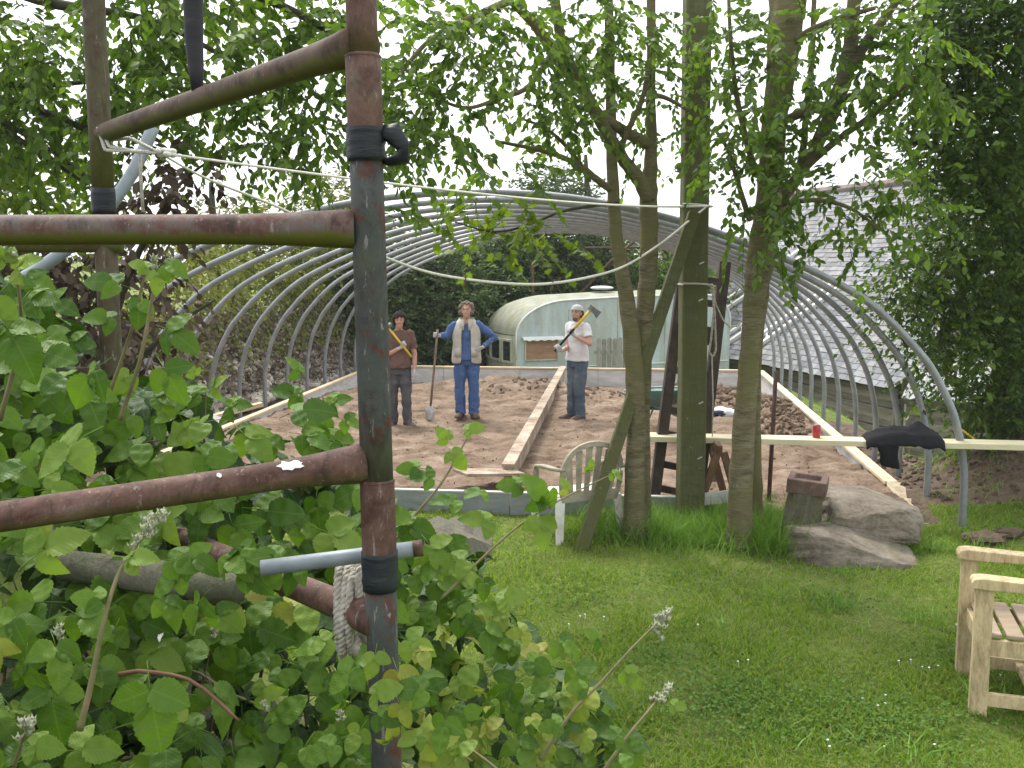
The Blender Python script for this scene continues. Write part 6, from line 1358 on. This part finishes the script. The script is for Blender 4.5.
# ------------------------------------------------------------------ trees and hedge behind the plot
def far_tree(name, label, x, y, hgt, cells, leaf, mat, dens, mat2=None):
    g0 = float(gz(x, y)); root = thing(name, label, 'tree', (x, y, g0), 'hedge trees beyond the plot')
    px = 512 + x / y * FPX; k_ = FPX / y
    limb(root, [(px, 260 + (H - g0 + .2) * k_, y, .16 * k_), (px + 2, 260 + (H - hgt * .45) * k_, y, .12 * k_), (px - 2, 260 + (H - hgt * .9) * k_, y, .05 * k_)], 'trunk', DBARK, 8)
    for s_ in (-1, 1): limb(root, [(px, 260 + (H - hgt * .4) * k_, y, .07 * k_), (px + s_ * 18, 260 + (H - hgt * .65) * k_, y - .3, .03 * k_)], 'limb', DBARK, 6)
    crown(root, cells, leaf, mat, dens, 12, (.35, .8), .35, TLS, tr=.008)
FT = [
 ('hedge_tree', 'dark hedge tree standing behind the left corner of the plot', -3.6, 24, 3.2, [(360, 270, 44, 46, 24), (345, 320, 44, 44, 23.5), (385, 330, 40, 44, 24), (330, 260, 36, 34, 24.5)], .13, LBACK, 1.5),
 ('hedge_tree', 'dark bushy tree directly behind the two men on the soil', -2.0, 25, 3.4, [(410, 300, 44, 50, 25), (440, 335, 44, 44, 24.6), (425, 260, 44, 36, 25.5), (460, 300, 36, 50, 25), (400, 360, 60, 26, 24)], .13, LBACK, 1.5),
 ('hedge_tree', 'green tree rising behind the round front of the caravan', .0, 27.5, 4.2, [(500, 255, 44, 44, 27.5), (520, 290, 40, 30, 27), (480, 290, 40, 44, 27), (540, 240, 40, 40, 28), (470, 350, 24, 30, 25)], .14, LBACK, 1.4),
 ('hedge_tree', 'tall green tree showing above the caravan roof between the line and twin trunks', 2.2, 29, 6, [(570, 250, 50, 44, 29), (575, 285, 50, 26, 28.5), (600, 262, 40, 36, 29), (552, 190, 34, 24, 29.5), (575, 200, 30, 26, 29.5), (530, 205, 24, 20, 29.5)], .14, LBACK, 1.2),
 ('hedge_tree', 'lighter green tree behind the right end of the caravan roof', 4.6, 30, 4, [(650, 265, 50, 36, 30), (665, 285, 50, 22, 29.6), (700, 275, 44, 30, 30), (620, 280, 40, 20, 29.5)], .14, LG, .9),
 ('hedge_tree', 'olive tree above the bank behind the upper left ends of the hoops', -6.6, 22, 4.5, [(215, 240, 50, 34, 20), (260, 235, 50, 34, 21), (310, 225, 44, 36, 22), (330, 195, 36, 24, 22.5), (290, 260, 44, 30, 20.5), (350, 215, 34, 30, 23)], .12, LOLIVE, .75),
]
for a_ in FT: far_tree(*a_)
hg = thing('far_hedge', 'dense dark hedge closing the far side of the plot behind caravan and men', 'hedge', (0, 31, -.6))
limb(hg, [(420, 385, 27, 4), (420, 330, 27, 2)], 'stem', DBARK, 6)
crown(hg, [(px, py, 40, 30, Y) for px, Y in ((330, 26), (370, 26.5), (410, 27), (450, 28), (490, 29), (530, 31), (570, 32), (620, 32.5), (670, 33), (720, 33.5), (770, 34)) for py in (250 + (px > 600) * 22, 290, 335, 370)], .18, LBACK, 1.1, 11, (.4, .8), .3, TLS, tr=.008)
# pale posts and a red gate arm among the far trees
single(MB().tube([P(532, 262, 26.4), P(533, 330, 26.4)], .055, 8), 'far_pole', OLDW, 'pale weathered pole standing before the dark hedge left of the caravan', 'pole', P(532, 330, 26.4), smooth=True)
rg = thing('red_metal_frame', 'thin rust-red metal frame slanting above the caravan roof', 'frame', P(572, 302, 26))
MB().tube([P(572, 303, 25.5), P(610, 262, 25.7), P(640, 236, 25.8)], .035, 6).build('brace', RUST, rg, True); MB().tube([P(585, 248, 26), P(690, 247, 26)], .03, 6).build('bar', RUST, rg, True); MB().tube([P(672, 240, 26), P(673, 292, 26)], .03, 6).build('upright', RUST, rg, True)

# ------------------------------------------------------------------ stony bank wall along the left
WST = MAT('mossy_bank_stone', [(.3, (.20, .17, .13)), (.45, (.33, .29, .235)), (.6, (.44, .40, .34)), (.75, (.52, .48, .42))], 2.5, .95, .7, .02, fine=24, vary=.25)
sw = thing('stone_wall', 'rough stony bank wall running along the left ends of the hoops', 'wall', TP(0, -4.7, 0))
lts = []
for i in range(5):
    v_, f_, _ = lump_template(50 + i, 2); lm = mesh_np('stone', v_, f_, None, False); lm.materials.append(WST); lts.append(lm)
sw_o = np.array(org(sw)); cnt = 0; rest = []
for i in range(620):
    tq = -1 + 13.5 * (i / 620) + R.uniform(-.1, .1); h_ = R.uniform(-.05, 1.25); q = TP(tq, -4.62 - h_ * .34 + R.uniform(-.05, .05)); w_ = R.uniform(.12, .30)
    z_ = float(gz(q.x, q.y))
    q.z = max(min(h_, z_ + .12), -.1)
    sc_ = (w_ * R.uniform(.8, 1.3), w_ * .8, w_ * R.uniform(.5, .85)); rt = Matrix.Rotation(R.uniform(0, 6.28), 4, 'Z') @ Matrix.Rotation(R.uniform(-.3, .3), 4, 'X')
    if i % 2 == 0 and cnt < 300:
        o = bpy.data.objects.new('stone', lts[i % 5]); COL.objects.link(o); o.parent = sw; o.matrix_local = Matrix.Translation(q - Vector(sw_o)) @ rt @ Matrix.Diagonal((*sc_, 1)); cnt += 1
    else: rest.append((q - Vector(sw_o), rt, sc_))
pos = np.array([r_[0][:] for r_ in rest]); rot = np.array([[list(r_[1][a][:3]) for a in range(3)] for r_ in rest]); sc = np.array([r_[2] for r_ in rest])
V, F, U = scatter(lump_template(58, 2), pos, rot, sc); link('rubble', mesh_np('rubble', V, F, None, False), sw, WST, kind='stuff')
# ------------------------------------------------------------------ the bramble thicket
BLEAF = LEAF('bramble_leaf', [(.042, .098, .008), (.068, .14, .012), (.10, .185, .016), (.14, .235, .024), (.078, .15, .014)], .38, .40, True, (1.2, 1.35, .45))
BYOUNG = LEAF('young_bramble_leaf', [(.24, .32, .04), (.31, .35, .055), (.34, .35, .06), (.20, .30, .04), (.34, .29, .07)], .35, .42, True, (1.15, 1.15, .5))
BPALE = LEAF('pale_bramble_leaf', [(.17, .26, .035), (.21, .30, .05), (.15, .24, .03)], .42, .42, True, (1.15, 1.25, .5))
BDARK = LEAF('shaded_bramble_leaf', [(.014, .036, .008), (.021, .05, .011), (.03, .065, .014)], .18, .45, True, (1.2, 1.35, .5))  # darker copy for inner leaves: the thicket's shade is put into the colour
CANE = MAT('bramble_cane', [(.3, (.10, .10, .04)), (.5, (.18, .16, .075)), (.7, (.26, .20, .12))], 14, .7, .2, .002); CANER = MAT('red_bramble_cane', [(.3, (.10, .045, .03)), (.7, (.20, .11, .06))], 14, .7, .2, .002)
BUD = MAT('bramble_bud', [(.3, (.20, .23, .12)), (.5, (.32, .34, .22)), (.7, (.45, .45, .36))], 30, .85, .2, .001)
def leaflet(seed, n=9):
    """toothed oval leaflet, folded along the midrib and drooping to its tip"""
    r = random.Random(seed); fold = r.uniform(.02, .45); dr = r.uniform(.0, .6); tw = r.uniform(-.45, .45); ex = r.uniform(.60, .95); wm = r.uniform(.36, .46); v, uv = [], []
    for i in range(2 * n + 1):
        y = i / (2 * n); w = wm * max(0, math.sin(math.pi * min(1, y * .95 + .05) ** .84)) ** ex * (1 - .18 * y); w = max(w, .012 if i else .02)
        if i == 2 * n: w = 0.004
        tooth = (r.uniform(.022, .052) if i % 2 else -.008) * min(1, w * 5)
        z = -dr * y * y; pu = .03 * math.sin(y * 16)
        for sgn, m_ in ((-1, 1), (-1, .5), (0, 0), (1, .5), (1, 1)):
            ww = w * m_ + (tooth if m_ == 1 else 0); x = sgn * ww; zz = z + ww * fold + (pu if m_ == .5 else 0) + tw * x * y - .12 * max(0, ww - .2)
            v.append((x, y - (.02 if m_ == 1 and i % 2 else 0), zz)); uv.append((.5 + sgn * ww * .9, y))
    f = []
    for i in range(2 * n):
        for j in range(4): a = i * 5 + j; f += [(a, a + 1, a + 6), (a, a + 6, a + 5)]
    return np.array(v, float), np.array(f), np.array(uv, float)
LFS = [leaflet(i) for i in range(12)]
LFS_LO = [leaflet(20 + i, 4) for i in range(3)]
def compound(seed, five=False):
    r = random.Random(seed); Vs, Fs, Us = [], [], []; b = 0
    def put(T, o_, ang, s_, dip):
        nonlocal b
        Rz = np.array(Matrix.Rotation(ang, 3, 'Z') @ Matrix.Rotation(dip, 3, 'X') @ Matrix.Rotation(r.uniform(-.3, .3), 3, 'Y')); Vs.append((T[0] * s_) @ Rz.T + np.array(o_)); Fs.append(T[1] + b); Us.append(T[2]); b += len(T[0])
    put(LFS[r.randrange(12)], (0, .22, 0), r.uniform(-.12, .12), 1.0, r.uniform(-.35, .1))
    put(LFS[r.randrange(12)], (-.02, .0, 0), r.uniform(1.0, 1.35), r.uniform(.68, .85), r.uniform(-.4, .1)); put(LFS[r.randrange(12)], (.02, .0, 0), -r.uniform(1.0, 1.35), r.uniform(.68, .85), r.uniform(-.4, .1))
    if five:
        put(LFS[r.randrange(12)], (-.02, -.05, 0), 1.95, .5, -.1); put(LFS[r.randrange(12)], (.02, -.05, 0), -1.95, .5, -.1)
    mb = MB(); mb.tube([(0, -.55, -.12), (0, -.2, -.01), (0, .24, .0)], .014, 4); tri = []
    for q in mb.f:
        for k_ in range(1, len(q) - 1): tri.append((q[0], q[k_], q[k_ + 1]))
    Vs.append(np.array([p_[:] for p_ in mb.v])); Fs.append(np.array(tri) + b); Us.append(np.tile([[.5, .5]], (len(mb.v), 1)))
    return np.concatenate(Vs), np.concatenate(Fs), np.concatenate(Us)
CPS = [compound(i, i in (2,)) for i in range(12)]
_hi = LFS; LFS = [leaflet(40 + i, 5) for i in range(12)]; CPS_LO = [compound(30 + i) for i in range(12)]; LFS = _hi      # coarser copies for the depth of the thicket
br = thing('bramble_thicket', 'big tangled bramble thicket with toothed green leaves filling the near left', 'bramble', P(200, 700, 1.9) - V3(0, 0, .6))
BO = np.array(org(br))
POLY = [(-260, 200), (0, 268), (35, 272), (65, 325), (110, 368), (180, 382), (225, 408), (270, 418), (300, 410), (335, 428), (350, 460), (372, 495), (405, 520), (440, 545), (480, 548), (492, 590), (520, 622), (560, 650), (598, 690), (640, 740), (690, 900), (-260, 900)]
def inside(x, y):
    c = False; n_ = len(POLY)
    for i in range(n_):
        (x1, y1), (x2, y2) = POLY[i], POLY[i - 1]
        if (y1 > y) != (y2 > y) and x < (x2 - x1) * (y - y1) / (y2 - y1) + x1: c = not c
    return c
def depth(x, y):
    """how far the leafy face of the thicket stands at a bearing: nearer low down, farther at its crest and to the right"""
    f = min(max((y - 260) / 508, -.2), 1.4); g = min(max(x / 600, -.5), 1.3)
    return (2.45 - 1.12 * f) + g * (.55 + .45 * f) + .32 * (float(fbm(x / 90, y / 90, 91, 3)) - .45) * (1 + .3 * g)
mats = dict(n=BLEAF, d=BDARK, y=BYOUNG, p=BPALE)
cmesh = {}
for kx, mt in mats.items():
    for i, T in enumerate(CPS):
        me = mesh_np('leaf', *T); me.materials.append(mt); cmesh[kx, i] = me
NL = 0
def put_leaf(q, ax, nn, s_, kind):
    global NL
    rot = frames(np.array([ax]), np.array([nn]))[0]; o = bpy.data.objects.new('leaf', cmesh[kind, R.randrange(12)]); COL.objects.link(o); o.parent = br; NL += 1
    o.matrix_local = Matrix([list(rot[a] * s_) + [float(q[a] - BO[a])] for a in range(3)] + [[0, 0, 0, 1]])
def yellowish(x, y):
    return (410 < x < 600 and y > 630 and R.random() < .38) or (x < 260 and 535 < y < 600 and x > 225 and R.random() < .6) or R.random() < .03
# leaves on the face of the thicket: the ones that show largest are parts of their own
pts = []; tries = 0
while len(pts) < 213 and tries < 40000:
    tries += 1; x, y = R.uniform(-25, 680), R.uniform(255, 790)
    if not inside(x, y): continue
    d_ = depth(x, y); s_ = R.uniform(.046, .092) * (1.0 if x < 400 else .80); rp = s_ * FPX / d_
    if any((x - a) ** 2 + (y - b) ** 2 < (.70 * max(rp, r_)) ** 2 for a, b, r_ in pts): continue
    pts.append((x, y, rp)); q = P(x, y, d_ + R.uniform(-.06, .05))
    aa = R.uniform(-math.pi, math.pi); ax = (math.cos(aa), -.35 + .4 * math.sin(aa), -.35 + .55 * math.sin(aa)); nn = (R.gauss(0, .42), -.95 + R.gauss(0, .3), .75 + R.gauss(0, .25))
    put_leaf(q, ax, nn, s_, 'y' if yellowish(x, y) else ('p' if R.random() < .12 else 'n'))
# the leaves behind and below them
def under(n_, back0, back1, smin, smax, mat, xr=(-240, 690), yr=(240, 900)):
    pos, ax, nn, sc = [], [], [], []
    while len(pos) < n_:
        x, y = R.uniform(*xr), R.uniform(*yr)
        if not inside(x, y): continue
        d_ = depth(x, y) + R.uniform(back0, back1); q = P(x, y, d_)
        if q.z < float(gz(q.x, q.y)) - .05: q.z = float(gz(q.x, q.y)) + R.uniform(0, .15)
        aa = R.uniform(-math.pi, math.pi); pos.append(q[:]); ax.append((math.cos(aa), math.sin(aa), -.35)); nn.append((R.gauss(0, .5), -.5 + R.gauss(0, .4), 1)); sc.append(R.uniform(smin, smax))
    pos, ax, nn, sc = map(np.array, (pos, ax, nn, sc)); rot = frames(ax, nn); parts = np.arange(len(pos)) % 12; Vl, Fl, Ul, b = [], [], [], 0
    for i in range(12):
        k_ = parts == i; V, F, U = scatter(CPS_LO[i], pos[k_] - BO, rot[k_], sc[k_]); Vl.append(V); Fl.append(F + b); Ul.append(U); b += len(V)
    link('foliage', mesh_np('foliage', np.concatenate(Vl), np.concatenate(Fl), np.concatenate(Ul)), br, mat, kind='stuff')
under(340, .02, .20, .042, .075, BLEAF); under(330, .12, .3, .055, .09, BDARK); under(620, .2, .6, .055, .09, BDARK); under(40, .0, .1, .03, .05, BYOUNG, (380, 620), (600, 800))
# canes in the thicket
for i in range(46):
    x, y = R.uniform(-40, 600), R.uniform(420, 800)
    if not inside(x, y): continue
    d_ = depth(x, y) + R.uniform(.05, .3); a0 = P(x, y, d_); a0.z = min(a0.z, float(gz(a0.x, a0.y)) + .5); dx, dz = R.uniform(-.5, .5), R.uniform(.1, .45)
    MB().tube(smooth_path([a0 - V3(0, 0, .4), a0 + V3(dx * .3, 0, dz * .4), a0 + V3(dx * .7, -.03, dz * .6), a0 + V3(dx, -.08, dz * .45)], 5), [.0045] * 10 + [.0035] * 5 + [.002], 5).build('cane', CANE if R.random() < .6 else CANER, br, True)
def buds(q, n_, spread, s_=.0075, axis=(0, 0, 1)):
    mb = MB(); ax_ = Vector(axis).normalized()
    for i in range(n_):
        f = i / n_; c = q + ax_ * (f * spread * 2) + V3(R.gauss(0, 1), R.gauss(0, 1), R.gauss(0, .7)) * (spread * .42 * (1.1 - .6 * f)); e = s_ * .62 * R.uniform(.7, 1.2)
        mb.ell(c, (e, e, e * 1.15), 7, 5); mb.tube([q + ax_ * (f * spread * 1.2), c], .0012, 3)
        for k_ in range(4): g = k_ * 1.57 + i; mb.add([c + V3(math.cos(g), math.sin(g), .1) * e * .6, c + V3(math.cos(g + .35), math.sin(g + .35), .3) * e * 1.5, c + V3(math.cos(g), math.sin(g), .9) * e * 1.9, c + V3(math.cos(g - .35), math.sin(g - .35), .3) * e * 1.5], [(0, 1, 2, 3)])
    mb.build('flower_cluster', BUD, br, True)
def shoot(ctrl, leaves, bud=None, r0=.005, mat=CANE):
    """an arching cane with leaves at given places: ctrl (px, py, Y), leaves (px, py, Y, length, kind, lean x, lean z)"""
    pth = smooth_path([P(*c) for c in ctrl], 6); n_ = len(pth); MB().tube(pth, [r0 * (1 - .65 * i / n_) for i in range(n_)], 7).build('cane', mat, br, True)
    for (x, y, Y, s_, k_, lx, lz) in leaves:
        q = P(x, y, Y); put_leaf(q, (lx, -.35, lz), (R.gauss(0, .25), -.8, .7), s_ * .84, k_)
    for i in range(0, n_ - 2, 3):
        pass
    if bud: buds(pth[-1], *bud, axis=pth[-1] - pth[-4])
shoot([(80, 730, 1.36), (92, 680, 1.36), (103, 625, 1.37), (118, 575, 1.40), (137, 545, 1.42)], [(100, 600, 1.37, .04, 'n', -.8, .3), (128, 560, 1.38, .045, 'p', .9, .4)], (26, .030, .0062))
shoot([(5, 800, 1.4), (15, 765, 1.38), (24, 735, 1.36)], [(30, 745, 1.33, .05, 'p', 1, .1)], (16, .018, .0062))
shoot([(540, 760, 2.15), (570, 715, 2.18), (605, 678, 2.22), (632, 648, 2.25), (652, 628, 2.28)], [(560, 725, 2.12, .05, 'n', -.9, .1), (625, 672, 2.18, .05, 'p', .6, -.5), (600, 640, 2.2, .05, 'n', -.6, .5), (585, 690, 2.15, .045, 'n', -.8, .3)], (22, .030, .0085))
shoot([(590, 790, 2.2), (625, 740, 2.24), (645, 715, 2.27), (657, 700, 2.3)], [(672, 705, 2.25, .035, 'p', 1, -.1), (620, 735, 2.18, .05, 'n', -.8, .2)], (22, .026, .008))
shoot([(395, 540, 2.4), (415, 515, 2.42), (440, 485, 2.45), (458, 455, 2.48), (470, 432, 2.5)], [(466, 430, 2.46, .050, 'p', .9, .35), (452, 452, 2.44, .058, 'p', .6, -.6), (432, 478, 2.42, .062, 'n', -.9, .35), (418, 468, 2.42, .055, 'n', -1, .1), (448, 440, 2.46, .045, 'p', -.6, .7)], None, .0045)
shoot([(440, 600, 2.3), (480, 560, 2.35), (520, 525, 2.4), (560, 500, 2.45), (600, 480, 2.5), (614, 474, 2.52)], [(612, 473, 2.5, .035, 'p', .9, -.4), (568, 490, 2.42, .040, 'y', -.5, .9), (545, 500, 2.4, .080, 'n', -.5, .75), (540, 520, 2.36, .078, 'p', .15, -.95), (520, 485, 2.4, .060, 'n', -.95, .15), (548, 505, 2.4, .06, 'n', .2, .6), (590, 470, 2.46, .03, 'p', .2, 1)], (10, .012, .006), .0035)
shoot([(100, 420, 2.3), (118, 370, 2.28), (135, 318, 2.25), (142, 285, 2.24), (150, 268, 2.22)], [(118, 284, 2.2, .075, 'n', -.95, .25), (140, 302, 2.18, .06, 'n', -.1, -.9), (168, 330, 2.18, .09, 'n', .85, -.35), (112, 318, 2.2, .06, 'n', -.8, .1)], (14, .018, .007))
shoot([(120, 420, 2.1), (140, 360, 2.08), (150, 310, 2.08), (155, 282, 2.08), (158, 272, 2.08)], [(157, 272, 2.05, .05, 'p', .15, -.95), (165, 265, 2.05, .05, 'n', .9, -.2), (148, 268, 2.06, .04, 'p', -.8, .4), (95, 370, 2.05, .09, 'n', -.6, -.7), (165, 370, 2.05, .085, 'n', .6, -.8)], None)
shoot([(195, 520, 2.5), (202, 470, 2.5), (205, 420, 2.5), (206, 385, 2.5)], [(200, 395, 2.46, .06, 'n', -.8, .5), (212, 388, 2.46, .055, 'p', .6, .6), (182, 415, 2.45, .06, 'n', -.9, .1), (228, 408, 2.45, .065, 'n', .9, .25), (195, 375, 2.47, .04, 'p', -.3, .9)], None, .004)
shoot([(300, 500, 2.6), (318, 450, 2.6), (328, 420, 2.6), (322, 395, 2.6)], [(330, 405, 2.55, .065, 'n', .8, .4), (320, 420, 2.55, .07, 'n', .1, -.9), (298, 395, 2.55, .07, 'n', -.9, .35), (300, 372, 2.55, .055, 'n', -.4, .7), (345, 420, 2.55, .05, 'n', .9, -.2)], None, .004)
shoot([(0, 420, 1.9), (20, 340, 1.85), (18, 285, 1.82), (10, 262, 1.8)], [(15, 270, 1.78, .06, 'y', .7, .4), (8, 330, 1.75, .10, 'n', .6, -.6), (40, 350, 1.78, .08, 'n', .9, -.3), (5, 262, 1.78, .05, 'p', -.5, .8), (30, 300, 1.8, .06, 'n', .8, .2), (-5, 300, 1.76, .08, 'p', -.3, -.8)], (10, .015, .007))
for (x, y) in ((180, 575), (200, 600), (165, 600), (215, 612), (190, 556), (170, 560), (225, 560), (232, 556), (250, 548), (262, 560), (282, 556), (245, 572), (300, 566)): put_leaf(P(x, y, 1.74), (R.uniform(-1, 1), -.3, R.uniform(-.8, .2)), (R.gauss(0, .3), -.8, .7), .052, 'n')
for (x, y) in ((330, 640), (352, 668), (375, 655), (398, 672), (420, 650), (345, 700), (372, 695), (400, 705), (425, 690), (360, 730), (390, 740), (420, 735), (335, 745), (445, 720), (408, 640), (378, 715)): put_leaf(P(x, y, R.uniform(1.44, 1.56)), (R.uniform(-1, 1), -.3, R.uniform(-.8, .4)), (R.gauss(0, .3), -.8, .8), R.uniform(.030, .046), 'y' if x > 385 and R.random() < .6 else 'p' if R.random() < .5 else 'n')
# big pale leaf and the leaf with bird lime
put_leaf(P(78, 440, 1.72), (-.75, -.3, -.55), (.1, -.8, .7), .085, 'p'); put_leaf(P(150, 690, 1.32), (.2, -.3, -.9), (.1, -.8, .75), .075, 'n')
for (x, y, s_) in ((430, 545, .07), (455, 500, .06), (490, 520, .065), (415, 575, .07), (480, 490, .05), (465, 560, .07), (500, 600, .06), (560, 640, .055), (535, 660, .06)):
    put_leaf(P(x, y, 2.35), (R.uniform(-1, 1), -.3, R.uniform(-.7, .5)), (R.gauss(0, .3), -.7, .8), s_, 'p' if R.random() < .4 else 'n')
for x, y in ((60, 640), (255, 560), (215, 640), (265, 712), (340, 720), (250, 575)): buds(P(x, y, depth(x, y) - .05), 9, .012, .0055)
mb = MB(); splat(mb, P(172, 610, depth(172, 610) - .10), .018, .007, 12); splat(mb, P(160, 636, depth(160, 636) - .09), .006, .012, 13); mb.build('bird_lime', WHITE, br)
# ------------------------------------------------------------------ thin haze added to lift far-off dark tones, imitating lens veil
m = bpy.data.materials.new('haze'); m.use_nodes = True; t = m.node_tree; t.nodes.clear(); o_ = t.nodes.new('ShaderNodeOutputMaterial'); pv = t.nodes.new('ShaderNodeVolumePrincipled')
pv.inputs['Color'].default_value = (.95, .97, 1, 1); pv.inputs['Density'].default_value = .0007; t.links.new(pv.outputs[0], o_.inputs['Volume'])
hz = MB().box((0, 15, 5.5), (90, 70, 17)).build('haze', m, None, kind='stuff')
